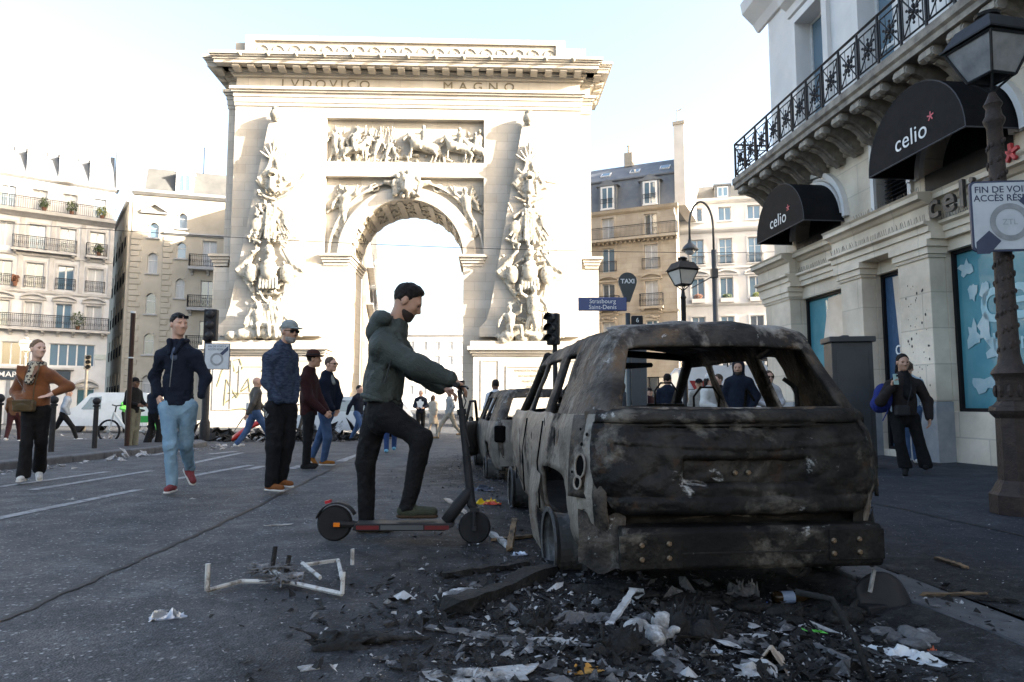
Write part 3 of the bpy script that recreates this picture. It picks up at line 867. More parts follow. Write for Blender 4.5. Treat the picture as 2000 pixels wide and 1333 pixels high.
    for i, (x, zz, r, lab, ml) in enumerate((( -5.0, 16.5, 0.42, 'small dark conifer in pot on upper balcony of white block, left one', M_LEAF),
                                         (-3.1, 16.5, 0.45, 'bushy conifer in pot on upper balcony of white block, right one', M_LEAF),
                                         (-0.9, 16.5, 0.45, 'light green shrub in pot at corner end of upper balcony', M_LEAF_Y),
                                         (-2.2, 6.9, 0.62, 'wide leafy shrub spilling over lowest balcony railing of white block', M_LEAF),
                                         (-1.0, 13.28, 0.4, 'dark shrub on the small corner balcony, third floor', M_LEAF),
                                         (-6.6, 10.2, 0.3, 'small flowering pot plant on a single window railing', M_TERRA))):
        p = M @ Vector((x, -0.3, zz + off))
        plant(p, lab, r, 170, ml, pots=(0.17, 0.32), seed=i + 3)
building_left()

# ================================================================== cream corner building beside the arch
def building_cream():
    o = Vector((-27.876, 55.0)); an = R(18); Zb = -0.85; off = 0.85
    e = empty('corner_building', (o.x * 1.09, o.y * 1.09, 0.9 - 1.75 * 1.09), an); e.scale = (1.09, 1.09, 1.09)
    tag(e, 'narrow cream corner building with quoins and arched windows left of the arch', 'building')
    def z(v): return v + off
    W0, W1 = -2.95, 9.0
    H = z(18.1)
    rows = (14.28, 11.34, 8.02, 4.75, 1.4)
    holes = []
    for i, zb in enumerate(rows):
        h = 1.26 if i == 0 else 1.72
        holes.append((-1.72, -0.99, z(zb), z(zb + h)))
    for zb, h in ((15.2, 1.3), (12.71, 1.36), (9.41, 1.65), (6.1, 1.65), (2.6, 1.65)): holes.append((0.40, 1.08, z(zb), z(zb + h)))
    for zb in (12.1, 8.75, 5.4, 2.0): holes.append((2.3, 3.4, z(zb), z(zb + 2.2)))
    wall(e, 'wall', W0, W1, 0, H, holes, M_STONE_B)
    for k, h in enumerate(holes):
        window(e, *h, 0.16, (M_GLASS_SKY, M_CURTAIN, M_GLASS)[k % 3], leaves=2 if h[1] - h[0] > 0.9 else 1, bar=0.62 if h[1] - h[0] < 0.9 else 0, fw=0.06)
        if h[1] - h[0] < 0.9:
            n = 8; x0, x1, zt = h[0] - 0.1, h[1] + 0.1, h[3]
            pts = [(x0 + (x1 - x0) * i / n, zt - 0.18 + 0.3 * math.sin(PI * i / n)) for i in range(n + 1)]
            pin = [(x0 + 0.1 + (x1 - x0 - 0.2) * i / n, zt - 0.3 + 0.28 * math.sin(PI * i / n)) for i in range(n + 1)]
            MB().prism(pin + pts[::-1], -0.05, 0.14, 'y').build('window_arch', M_STONE_B, e)
            MB().bb(h[0] - 0.15, h[1] + 0.15, -0.12, 0.0, h[2] - 0.12, h[2]).build('window_sill', M_TRIM, e)
    for zb in (12.0, 8.62, 5.3):
        MB().bb(1.35, 4.2, -0.7, 0, z(zb - 0.22), z(zb)).build('balcony_slab', M_TRIM, e)
        railing(e, [(1.4, -0.02, z(zb)), (1.4, -0.66, z(zb)), (4.15, -0.66, z(zb))], 1.0, 0.14)
        for c in (1.6, 2.8, 4.0): bracket(e, c, z(zb - 0.225), M_TRIM, 0.2, 0.5, 0.4)
    # quoins, each block a stone
    for x0, w in ((W0, 0.8), (-0.6, 0.72)):
        k = 0; zz = 0.2
        while zz < z(14.2):
            ww = w if k % 2 == 0 else w * 0.72
            MB().bb(x0 - 0.03, x0 + ww, -0.07, 0.0, zz, zz + 0.40).build('quoin_stone', M_STONE_B, e, bevel=0.03)
            zz += 0.46; k += 1
    pediment(e, -2.3, -0.4, z(16.4), M_TRIM, 'gable', 0.25, 0.7)
    moulding(e, 'cornice', W0 - 0.1, W1, [(0.1, z(17.75)), (0.35, z(17.95)), (0.4, z(18.15))], M_TRIM)
    moulding(e, 'band', -0.6, W1, [(0.08, z(14.6)), (0.2, z(14.72)), (0.2, z(14.86))], M_TRIM)
    rf = MB().prism([(0.05, H + 0.06), (1.05, z(20.35)), (6, z(20.6)), (7, H)], W0 + 0.75, W1, 'x').build('roof', M_SLATE, e)
    dm = MB().bb(0.1, 1.4, -0.02, 1.2, H + 0.06, z(19.9)); dm.bb(0.0, 1.5, -0.1, 1.25, z(19.9), z(20.05))
    d_ = dm.build('dormer', M_STONE_D, e); window(d_, 0.3, 1.2, z(18.3), z(19.75), -0.08, M_GLASS_SKY)
    MB().bb(2.0, 2.06, 1, 1.06, z(20.3), z(22.6)).build('antenna_mast', M_IRON, e)
    # facade on the narrow side street, in shade
    s = wall(e, 'side_wall', 0, 16, 0, H - 1.0, [(1.2 + 2.4 * i, 2.2 + 2.4 * i, z(zb), z(zb + 1.9)) for i in range(5) for zb in (13.6, 10.6, 7.6, 4.6, 1.4)], M_STONE_B, 0.3, -0.3)
    s.location = (W0 + 0.02, 0.1, 0); s.rotation_euler = (0, 0, R(107))
    for i in range(5):
        for zb in (13.6, 10.6, 7.6, 4.6, 1.4):
            w_ = window(s, 1.2 + 2.4 * i, 2.2 + 2.4 * i, z(zb), z(zb + 1.9), 0.1, M_GLASS)
            w_.rotation_euler = (0, 0, PI); w_.location.y = 0.18
            railing(s, [(1.1 + 2.4 * i, 0.32, z(zb)), (2.3 + 2.4 * i, 0.32, z(zb))], 0.9, 0.16, False)
    MB().bb(0, 16, 0, 0.5, H - 1.0, H - 0.7).build('side_cornice', M_TRIM, s)
building_cream()

# ================================================================== yellow building with slate mansard, right of the arch
def building_yellow():
    o = Vector((14.532, 60.0)); an = R(-24); Zb = -0.85; off = 0.85
    e = empty('mansard_building', (o.x, o.y, Zb), an)
    tag(e, 'tan stone building with tall slate mansard roof and dormers right of the arch', 'building')
    def z(v): return v + off
    x0, x1 = -16.0, 0.35
    cx = [-2.12, -6.12, -10.1, -14.1]
    holes = []
    for c in cx:
        for (zb, zt, hw) in ((16.1, 18.05, 0.58), (12.95, 15.2, 0.6), (9.5, 11.84, 0.58), (6.2, 8.28, 0.58)):
            holes.append((c - hw, c + hw, z(zb), z(zt)))
        holes.append((c - 1.2, c + 1.2, 0.4, z(3.2)))
    wall(e, 'wall', x0, x1, 0, z(18.6), holes, M_STONE_C)
    for k, h in enumerate(holes):
        if h[2] < 1: window(e, *h, 0.2, M_GLASS, M_IRON, leaves=3); continue
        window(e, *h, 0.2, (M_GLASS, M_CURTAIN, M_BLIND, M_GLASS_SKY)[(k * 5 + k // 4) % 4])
        win_surround(e, *h, M_STONE_C, 0.2, 0.07, False)
        zb = h[2] - off
        if 12 < zb < 13.5: railing(e, [(h[0] - 0.2, -0.02, h[2]), (h[0] - 0.2, -0.22, h[2]), (h[1] + 0.2, -0.22, h[2]), (h[1] + 0.2, -0.02, h[2])], 0.95, 0.12, False)
        if zb < 10 and zb > 9:
            pediment(e, h[0] - 0.35, h[1] + 0.35, h[3] + 0.3, M_STONE_C, 'arc', 0.28, 0.35)
            MB().bb(h[0] - 0.5, h[1] + 0.5, -0.5, 0, h[2] - 0.2, h[2]).build('balcony_slab', M_STONE_C, e)
            railing(e, [(h[0] - 0.45, -0.02, h[2]), (h[0] - 0.45, -0.46, h[2]), (h[1] + 0.45, -0.46, h[2]), (h[1] + 0.45, -0.02, h[2])], 1.15, 0.14)
            for c in (h[0] - .2, h[1] + .2): bracket(e, c, h[2] - 0.205, M_STONE_C, 0.25, 0.42, 0.45)
        if zb < 7 and zb > 6:
            orn = MB()
            for q in range(7): orn.ball((h[0] + (h[1] - h[0]) * q / 6, -0.08, h[3] + 0.32 + 0.08 * math.sin(q)), (0.16, 0.1, 0.14), 8, 5)
            orn.build('carved_ornament', M_STONE_C, e, smooth=True)
    MB().bb(x0, x1, -0.75, 0, z(15.7), z(15.9)).build('balcony_slab', M_STONE_C, e)
    railing(e, [(x0, -0.7, z(15.9)), (x1 - .05, -0.7, z(15.9)), (x1 - .05, -0.02, z(15.9))], 1.1, 0.12, False)
    dn = MB(); c = x0 + 0.2
    while c < x1: dn.bb(c, c + 0.16, -0.4, 0, z(15.5), z(15.695)); c += 0.42
    dn.build('dentils', M_STONE_C, e)
    moulding(e, 'cornice', x0, x1 + 0.05, [(0.08, z(18.3)), (0.3, z(18.45)), (0.42, z(18.68))], M_STONE_C)
    moulding(e, 'band', x0, x1 + 0.02, [(0.06, z(12.3)), (0.12, z(12.42)), (0.12, z(12.55))], M_STONE_C)
    moulding(e, 'band', x0, x1 + 0.02, [(0.08, z(8.9)), (0.16, z(9.02)), (0.16, z(9.16))], M_STONE_C)
    rf = MB().prism([(0.1, z(18.7)), (0.85, z(21.75)), (0.7, z(21.82)), (0.7, z(21.95)), (3.6, z(24.1)), (9, z(24.1)), (9, z(18.7))], x0, x1 - 0.3, 'x').build('roof', M_ZINC, e)
    for c in cx:
        dm = MB().bb(c - 0.85, c + 0.85, -0.02, 1.2, z(18.72), z(21.15)); dm.prism([(c - 1.1, z(21.15)), (c, z(21.75)), (c + 1.1, z(21.15))], -0.12, 1.25, 'y')
        d_ = dm.build('dormer', M_ZINC, e)
        win_surround(d_, c - 0.55, c + 0.55, z(18.95), z(21.0), M_WFRAME, 0.1, 0.06, True)
        window(d_, c - 0.55, c + 0.55, z(18.95), z(21.0), -0.08, M_GLASS_SKY, leaves=2)
        railing(d_, [(c - 0.6, -0.2, z(19.4)), (c + 0.6, -0.2, z(19.4))], 0.45, 0.12, False)
    for c in (-1.05, -3.9, -6.75, -9.6):
        sk = MB().box((0, 0, 0), (0.95, 0.85, 0.1)).build('skylight', M_WFRAME, rf, loc=(c, 1.85, z(22.86)), rot=(math.atan2(2.15, 2.9), 0, 0))
        MB().box((0, 0, 0.06), (0.75, 0.65, 0.02)).build('pane', M_GLASS_SKY, sk)
    ch = MB().bb(-5.3, -4.5, 3.2, 4.0, z(23.9), z(25.3)); ch.lathe([(0.15, 0), (0.12, 0.7), (0.2, 0.75), (0.05, 0.95)], 8, (-4.9, 3.6, z(25.3)))
    ch.build('chimney', M_STONE_C, e)
    pw = MB().bb(0.06, 1.0, 0.3, 10, z(18.6), z(26.1)).build('party_wall', mat('pale_render', (0.66, 0.62, 0.56), (0.55, 0.5, 0.45), rough=0.9, scale=0.5), e)
    t = MB().bb(0.0, 1.06, 0.2, 0.9, z(26.1), z(26.4))
    for q in range(4): t.lathe([(0.16, 0), (0.14, 0.6), (0.2, 0.64)], 8, (0.5, 1.2 + q * 0.6, z(26.1)))
    t.tube([(0.4, 0.5, z(26.4)), (0.4, 0.5, z(27.6))], 0.06, 6); t.tube([(0.4, 0.5, z(27.4)), (0.8, 0.5, z(27.6))], 0.05, 6)
    t.build('chimney_cap', M_STONE_C, pw)
    wg = MB().bb(0, 34, 0, 8, 0, z(17.5)).build('shade_wing', M_STONE_C, e); wg.location = (-16.0, 1.2, 0); wg.rotation_euler = (0, 0, R(100.5 + 24) )  # unseen wing added to shade the houses across the street
    wg.scale = (1, -1, 1)
    dp = MB().tube([(0.2, -0.1, 0.5), (0.2, -0.1, z(17.5)), (0.05, -0.12, z(17.9)), (0.05, -0.12, z(18.4))], 0.06, 6).build('downpipe', M_STONE_D, e)
building_yellow()

# ================================================================== white building behind the street lamp
def building_white():
    o = Vector((16.576, 66.0)); an = R(-13); Zb = -0.85; off = 0.85
    e = empty('white_building', (o.x, o.y, Zb), an)
    tag(e, 'bright white rendered building with blue-reflecting windows behind the crook street lamp', 'building')
    def z(v): return v + off
    x0, x1 = -0.6, 26.0
    cx = [1.55 + 2.68 * i for i in range(9)]
    holes = []
    for c in cx:
        for (zb, zt, hw) in ((18.55, 19.9, 0.6), (14.3, 16.78, 0.61), (10.9, 12.95, 0.61), (7.0, 9.18, 0.62), (3.6, 5.6, 0.62)):
            holes.append((c - hw, c + hw, z(zb), z(zt)))
        holes.append((c - 1, c + 1, 0.3, z(2.7)))
    wall(e, 'wall', x0, x1, 0, z(20.6), holes, M_STONE_D)
    for k, h in enumerate(holes):
        if h[2] < 1: window(e, *h, 0.2, M_GLASS, M_IRON); continue
        zb = h[2] - off
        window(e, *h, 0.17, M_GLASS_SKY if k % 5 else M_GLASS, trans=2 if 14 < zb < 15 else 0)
        win_surround(e, *h, M_STONE_D, 0.15, 0.06, True)
        if 14 < zb < 15: railing(e, [(h[0] - 0.15, -0.15, h[2]), (h[1] + 0.15, -0.15, h[2])], 0.8, 0.13, False)
        if 10 < zb < 12: pediment(e, h[0] - 0.4, h[1] + 0.4, h[3] + 0.35, M_STONE_D, 'arc', 0.22, 0.35)
    moulding(e, 'band', x0, x1, [(0.1, z(17.4)), (0.3, z(17.6)), (0.34, z(17.8))], M_STONE_D)
    moulding(e, 'band', x0, x1, [(0.06, z(13.75)), (0.15, z(13.85)), (0.15, z(14.0))], M_STONE_D)
    moulding(e, 'band', x0, x1, [(0.08, z(10.2)), (0.2, z(10.35)), (0.2, z(10.5))], M_STONE_D)
    moulding(e, 'cornice', x0, x1, [(0.1, z(20.3)), (0.35, z(20.5)), (0.4, z(20.75))], M_STONE_D)
    rf = MB().prism([(0.1, z(20.75)), (1.6, z(22.5)), (6, z(23.2)), (9, z(20.75))], x0, x1, 'x').build('roof', M_SLATE, e)
    for c in (4.1, 9.6, 15.0):
        dm = MB().bb(c - 0.75, c + 0.75, 0.15, 1.6, z(20.76), z(22.1)); dm.bb(c - 0.85, c + 0.85, 0.05, 1.6, z(22.1), z(22.25))
        d_ = dm.build('dormer', M_ZINC, e); window(d_, c - 0.5, c + 0.5, z(20.95), z(21.95), 0.08, M_GLASS_SKY)
    ch = MB().bb(1.3, 2.0, 2.0, 6.0, z(21.5), z(26.3))
    for q in range(7): ch.lathe([(0.14, 0), (0.13, 0.6), (0.17, 0.64)], 8, (1.65, 2.3 + 0.55 * q, z(26.3)))
    ch.build('chimney', M_STONE_C, e)
    M = Matrix.Translation((o.x, o.y, Zb)) @ Matrix.Rotation(an, 4, 'Z')
    for i, (c, ml, lab) in enumerate(((cx[0], M_TERRA, 'long window box with red flowers, left window of white building'),
                                      (cx[1], M_LEAF, 'long window box with small plants, middle window of white building'),
                                      (cx[2], M_LEAF_Y, 'long window box with bright yellow-green bush, right window of white building'))):
        plant(M @ Vector((c, -0.25, z(10.5))), lab, 0.4, 150, ml, M_STONE_D, box=(1.2, 0.3, 0.4), squash=(1.2, 0.5, 0.7), seed=20 + i, group='window boxes of the white building', rz=an)
building_white()

# ================================================================== street beyond the arch and blocks along the boulevard
def side_street():
    for k, (xa, ya, ln, h, lab) in enumerate(((-12.5, 58, 9.0, 19.5, 'nearest grey stone house seen through the arch, balconies in shade'),
                                             (-14.2, 67.0, 13.0, 19.0, 'second grey stone house seen through the arch'),
                                             (-16.6, 80.0, 18.0, 18.5, 'third pale house far down the street through the arch'),
                                             (-19.9, 98.0, 40.0, 17.0, 'farthest pale house down the street through the arch'))):
        e = empty('street_house', (xa, ya, -0.95), R(100.5))
        tag(e, lab, 'building', 'houses of the street beyond the arch')
        n = int(ln / 2.2)
        holes = [(0.7 + 2.2 * i, 1.8 + 2.2 * i, zb, zb + 2.0) for i in range(n) for zb in (4.2, 7.4, 10.6, 13.8)]
        # facade faces +x (right): built in local frame x along the street, outward = -y
        wall(e, 'wall', 0, ln, 0, h, holes, M_STONE_A if k else M_STONE_C)
        for q, hh in enumerate(holes): window(e, *hh, 0.2, (M_GLASS, M_CURTAIN, M_GLASS_SKY)[q % 3])
        for zb in (4.0, 13.6, 10.4):
            MB().bb(0, ln, -0.6, 0, zb - 0.15, zb).build('balcony_slab', M_TRIM, e)
            railing(e, [(0.05, -0.55, zb), (ln - 0.05, -0.55, zb)], 1.0, 0.2, False)
        moulding(e, 'cornice', 0, ln, [(0.1, h - 0.5), (0.6, h - 0.2), (0.6, h)], M_TRIM)
        MB().prism([(0.0, h), (1.6, h + 2.6), (6, h + 3), (6, h)], 0, ln, 'x').build('roof', M_ZINC, e)
        MB().bb(0, ln, 0.35, 9, 0, h - 0.05).build('core', M_STONE_A, e)
        MB().bb(ln - 1.4, ln - 0.2, 2.0, 3.0, h + 2, h + 4.4).build('chimney', M_TRIM, e)
    e = tag(empty('street_house', (-52, 158, -1.2), 0), 'pale house front added as blown-out white haze at the far end of the street', 'building', 'houses of the street beyond the arch')  # added, not a known house: its sunlit white covers the greenish horizon
    holes = [(1 + 3.0 * i, 2.3 + 3.0 * i, zb, zb + 2.1) for i in range(16) for zb in (4, 7.4, 10.8, 14.2)]
    wall(e, 'wall', 0, 50, 0, 18, holes, M_STONE_D)
    for q, hh in enumerate(holes): window(e, *hh, 0.2, (M_CURTAIN, M_BLIND)[q % 2])
    MB().prism([(0, 18), (1.6, 20.6), (8, 20.6), (8, 18)], 0, 50, 'x').build('roof', M_STONE_D, e); moulding(e, 'cornice', 0, 50, [(.1, 17.5), (.5, 17.8), (.5, 18)], M_STONE_D)
side_street()
# ================================================================== the triumphal arch
M_ARCH = mat('arch_limestone', (0.52, 0.49, 0.44), (0.42, 0.385, 0.335), rough=0.92, scale=0.55, detail=9, bump=0.25, bscale=5)
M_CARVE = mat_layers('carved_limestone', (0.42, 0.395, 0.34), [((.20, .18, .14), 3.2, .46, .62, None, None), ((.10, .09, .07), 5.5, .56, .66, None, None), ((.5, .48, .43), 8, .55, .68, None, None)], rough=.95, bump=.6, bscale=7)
def masonry(m, bw, bh, amount):
    nt = m.node_tree; L = nt.links; b = nt.nodes['Principled BSDF']
    src = b.inputs['Base Color'].links[0].from_socket
    tc = nt.nodes.new('ShaderNodeTexCoord'); sx = nt.nodes.new('ShaderNodeSeparateXYZ'); L.new(tc.outputs['Object'], sx.inputs[0])
    ad = nt.nodes.new('ShaderNodeMath'); ad.operation = 'ADD'; L.new(sx.outputs[0], ad.inputs[0]); L.new(sx.outputs[1], ad.inputs[1])
    cx = nt.nodes.new('ShaderNodeCombineXYZ'); L.new(ad.outputs[0], cx.inputs[0]); L.new(sx.outputs[2], cx.inputs[1])
    br = nt.nodes.new('ShaderNodeTexBrick'); br.inputs['Scale'].default_value = 1.0; br.inputs['Brick Width'].default_value = bw; br.inputs['Row Height'].default_value = bh; br.inputs['Mortar Size'].default_value = .012
    br.inputs['Color1'].default_value = (1, 1, 1, 1); br.inputs['Color2'].default_value = (.86, .85, .83, 1); br.inputs['Mortar'].default_value = (1 - amount, 1 - amount, 1 - amount, 1)
    L.new(cx.outputs[0], br.inputs['Vector'])
    mx = nt.nodes.new('ShaderNodeMix'); mx.data_type = 'RGBA'; mx.blend_type = 'MULTIPLY'; mx.inputs['Factor'].default_value = 1.0
    L.new(src, mx.inputs['A']); L.new(br.outputs['Color'], mx.inputs['B']); L.new(mx.outputs['Result'], b.inputs['Base Color'])
masonry(M_ARCH, 1.5, .62, .35); masonry(M_STONE_C, 1.1, .5, .25)
AZ = -0.78
def figure_prims(x, z, h=2.0, y=0.0, lean=0.0, arm=1, k=0.02, seated=False):
    k = min(k, .025)
    """small carved figure standing at (x,z)"""
    u = h / 8.0
    hip = (x + lean * 3.6 * u, y, z + 3.8 * u); ch = (x + lean * 5.6 * u, y, z + 5.6 * u); hd = (x + lean * 7.4 * u, y - 0.3 * u, z + 7.3 * u)
    if seated: hip = (x, y, z + 1.6 * u); ch = (x + lean * 2 * u, y, z + 3.5 * u); hd = (x + lean * 3 * u, y - .3 * u, z + 5.1 * u)
    P = [cap(hip, ch, 0.75 * u, 0.95 * u, k), ell(hd, (0.45 * u, 0.5 * u, 0.58 * u), k), cap(ch, hd, .35 * u, .3 * u, k)]
    for s in (-1, 1):
        if seated:
            kn = (x + s * 0.9 * u + 0.9 * u, y - 1.1 * u, z + 1.7 * u); P += [cap(hip, kn, .55 * u, .4 * u, k), cap(kn, (kn[0] + .2 * u, kn[1], z), .4 * u, .25 * u, k)]
        else:
            kn = (x + s * 0.55 * u + lean * u, y - 0.25 * u * s, z + 2.0 * u); ft = (x + s * 0.9 * u - 0.3 * u, y, z)
            P += [cap(hip, kn, .58 * u, .42 * u, k), cap(kn, ft, .4 * u, .26 * u, k)]
        sh = (ch[0] + s * 0.95 * u, y, ch[2] + .45 * u); el_ = (sh[0] + s * .9 * u, y - .4 * u, sh[2] - (1.2 if s != arm else -.5) * u)
        P += [cap(sh, el_, .34 * u, .28 * u, k), cap(el_, (el_[0] + s * .2 * u, y - .6 * u, el_[2] + (-1.0 if s != arm else 1.2) * u), .27 * u, .2 * u, k)]
    return P
def horse_prims(x, z, s=1.0, d=-1, rear=0.3, y=0.0):
    k = 0.025
    b0 = (x - d * 0.75 * s, y, z + 1.15 * s); b1 = (x + d * 0.65 * s, y - 0.05, z + (1.25 + rear) * s)
    nk = (x + d * 1.2 * s, y - 0.05, z + (2.0 + rear) * s); hd = (x + d * 1.65 * s, y - 0.1, z + (1.62 + rear) * s)
    P = [cap(b0, b1, 0.44 * s, 0.47 * s, k), cap(b1, nk, 0.38 * s, 0.24 * s, k), cap(nk, hd, 0.22 * s, 0.13 * s, k),
         cap((nk[0] - d * .1, y, nk[2] + .15 * s), b1, .12 * s, .1 * s, k)]
    for i, (bx, lift) in enumerate(((-0.95, 0), (-0.6, .1), (0.7, .55), (0.95, .3))):
        t = b0 if bx < 0 else b1
        kx = x + d * (bx + (0.25 if bx > 0 else -.15)) * s; kz = z + (0.6 + lift) * s; yy = y + (0.12 if i % 2 else -0.18)
        P += [cap((x + d * bx * .85 * s, yy, t[2] - .2 * s), (kx, yy, kz), .2 * s, .12 * s, k), cap((kx, yy, kz), (kx + d * (.1 if bx > 0 else .2) * s, yy, z + lift * .6 * s), .1 * s, .08 * s, k)]
    P += [cap(b0, (x - d * 1.35 * s, y, z + .6 * s), .12 * s, .05 * s, k)]
    P += [cap((x, y - .1, z + (1.7 + rear * .5) * s), (x - d * .05 * s, y - .15, z + (2.3 + rear * .5) * s), .25 * s, .3 * s, k), ell((x, y - .18, z + (2.75 + rear * .5) * s), (.17 * s, .18 * s, .21 * s), k),
          cap((x, y - .2, z + (2.3 + rear * .5) * s), (x + d * .6 * s, y - .25, z + (2.2 + rear * .5) * s), .12 * s, .09 * s, k), cap((x, y - .25, z + (1.6 + rear * .5) * s), (x + d * .25 * s, y - .35, z + (.95 + rear * .5) * s), .15 * s, .1 * s, k)]
    return P
def trophy_prims(rnd, seat):
    """weapons, flags, shields and armour hung on an obelisk; origin on its face at the pedestal, z up 0..14"""
    P = []; k = 0.02
    P.append(cap((0, -.1, 1), (0, -.12, 13.6), 0.16, 0.1, k))
    for a in range(-3, 4):                                   # palm on top
        P.append(cap((0, -.15, 12.2), (a * 0.3, -.2, 13.7 - abs(a) * 0.28), 0.1, 0.07, 0.01))
    for s in (-1, 1):                                        # upper flags hanging in folds
        for q in range(5):
            x = s * (0.25 + 0.17 * q)
            P.append(cap((s * 0.2, -.2, 12.3 - .1 * q), (x + s * .12, -.22 - .05 * (q % 2), 11.2 - .1 * q), 0.11, 0.13, 0.01)); P.append(cap((x + s * .12, -.22, 11.2 - .1 * q), (x * .55, -.2, 9.9 + 0.1 * q), 0.13, 0.09, 0.01))
    P += [ell((0, -.35, 11.3), (0.32, 0.28, 0.36), k), cap((0, -.4, 10.9), (0, -.35, 10.3), 0.2, 0.28, k), ell((0, -.5, 11.15), (.2, .2, .12), 0, None, True)]
    for s in (-1, 1):                                        # middle: draped cloth and shield, crossed weapons
        P += [cap((s * .3, -.2, 9.6), (s * 1.0, -.25, 9.9), .09, .07, .01), cap((s * .2, -.2, 9.2), (s * 1.05, -.22, 8.5), .1, .14, .01)]
        P.append(ell((s * 0.95, -.25, 8.0 + .25 * s), (0.42, 0.2, 0.52), k))
        for q in range(4):
            P.append(cap((s * (0.15 + .1 * q), -.25, 8.6), (s * (1.0 + .1 * q), -.2 - .05 * q, 6.2 + .35 * q), 0.1, 0.08, 0.01))
    for q in range(4): P.append(cap((-.25 + .16 * q, -.35, 9.0), (-.3 + .19 * q, -.4, 6.9 - .2 * (q % 2)), 0.1, 0.14, 0.01))
    for _ in range(110):
        zz = rnd.uniform(1.2, 11.5); x = rnd.gauss(0, 0.62)
        if rnd.random() < 0.5: P.append(ell((x, -.3, zz), (rnd.uniform(.06, .17), .2, rnd.uniform(.06, .17)), .01))
        else:
            a = rnd.uniform(0, PI); l = rnd.uniform(.25, .6); P.append(cap((x - l * math.cos(a), -.25, zz - l * math.sin(a)), (x + l * math.cos(a), -.3, zz + l * math.sin(a)), .06, .1, .02))
    P += [ell((0, -.45, 4.7), (.55, .4, .75), k), cap((0, -.4, 5.6), (0, -.4, 5.9), .25, .2, k), ell((0, -.45, 6.0), (.3, .28, .32), k)]    # cuirass
    for q in range(6): P.append(cap((-.5 + .2 * q, -.5, 4.2), (-.55 + .22 * q, -.55, 3.5), .12, .1, .02))
    for s in (-1, 1):
        P.append(ell((s * 1.15, -.45, 4.5), (.42, .22, .62), .01))
        for q in range(6):                                   # lower flags curving outwards
            x = s * (1.2 + .16 * q)
            P.append(cap((s * .8, -.2, 6.2), (x + s * .15, -.25 - .07 * (q % 2), 5.2 - .1 * q), .1, .14, .01)); P.append(cap((x + s * .15, -.25, 5.2 - .1 * q), (x - s * .25, -.25, 3.0 + .25 * q), .14, .1, .01))
        P.append(cap((s * .7, -.3, 6.6), (s * 1.6, -.2, 7.0), .12, .1, .01))
    if seat:
        P += figure_prims(0.1, 0.2, 3.6, -.7, 0.05, -1, .06); P += figure_prims(-1.3, .3, 3.0, -.6, -.05, 1, .06, True)
    else:
        P += figure_prims(-0.4, 0.3, 3.2, -.7, -0.1, 1, .06, True); P += figure_prims(0.7, 0.2, 3.0, -.6, .1, -1, .06, True)
        for q in range(8): P.append(cap((-.9 + .2 * q, -.7, 2.3), (-1.3 + .33 * q, -.85, .3), .13, .2, .04))
    for _ in range(14): P.append(ell((rnd.uniform(-2.2, 1.9), rnd.uniform(-.8, -.3), rnd.uniform(.05, .5)), (rnd.uniform(.3, .6), .4, rnd.uniform(.2, .4)), .08))
    for s in (-1, 1): P.append(cap((s * .9, -.5, .9), (s * 2.2, -.4, .35), .2, .12, .05))
    return P
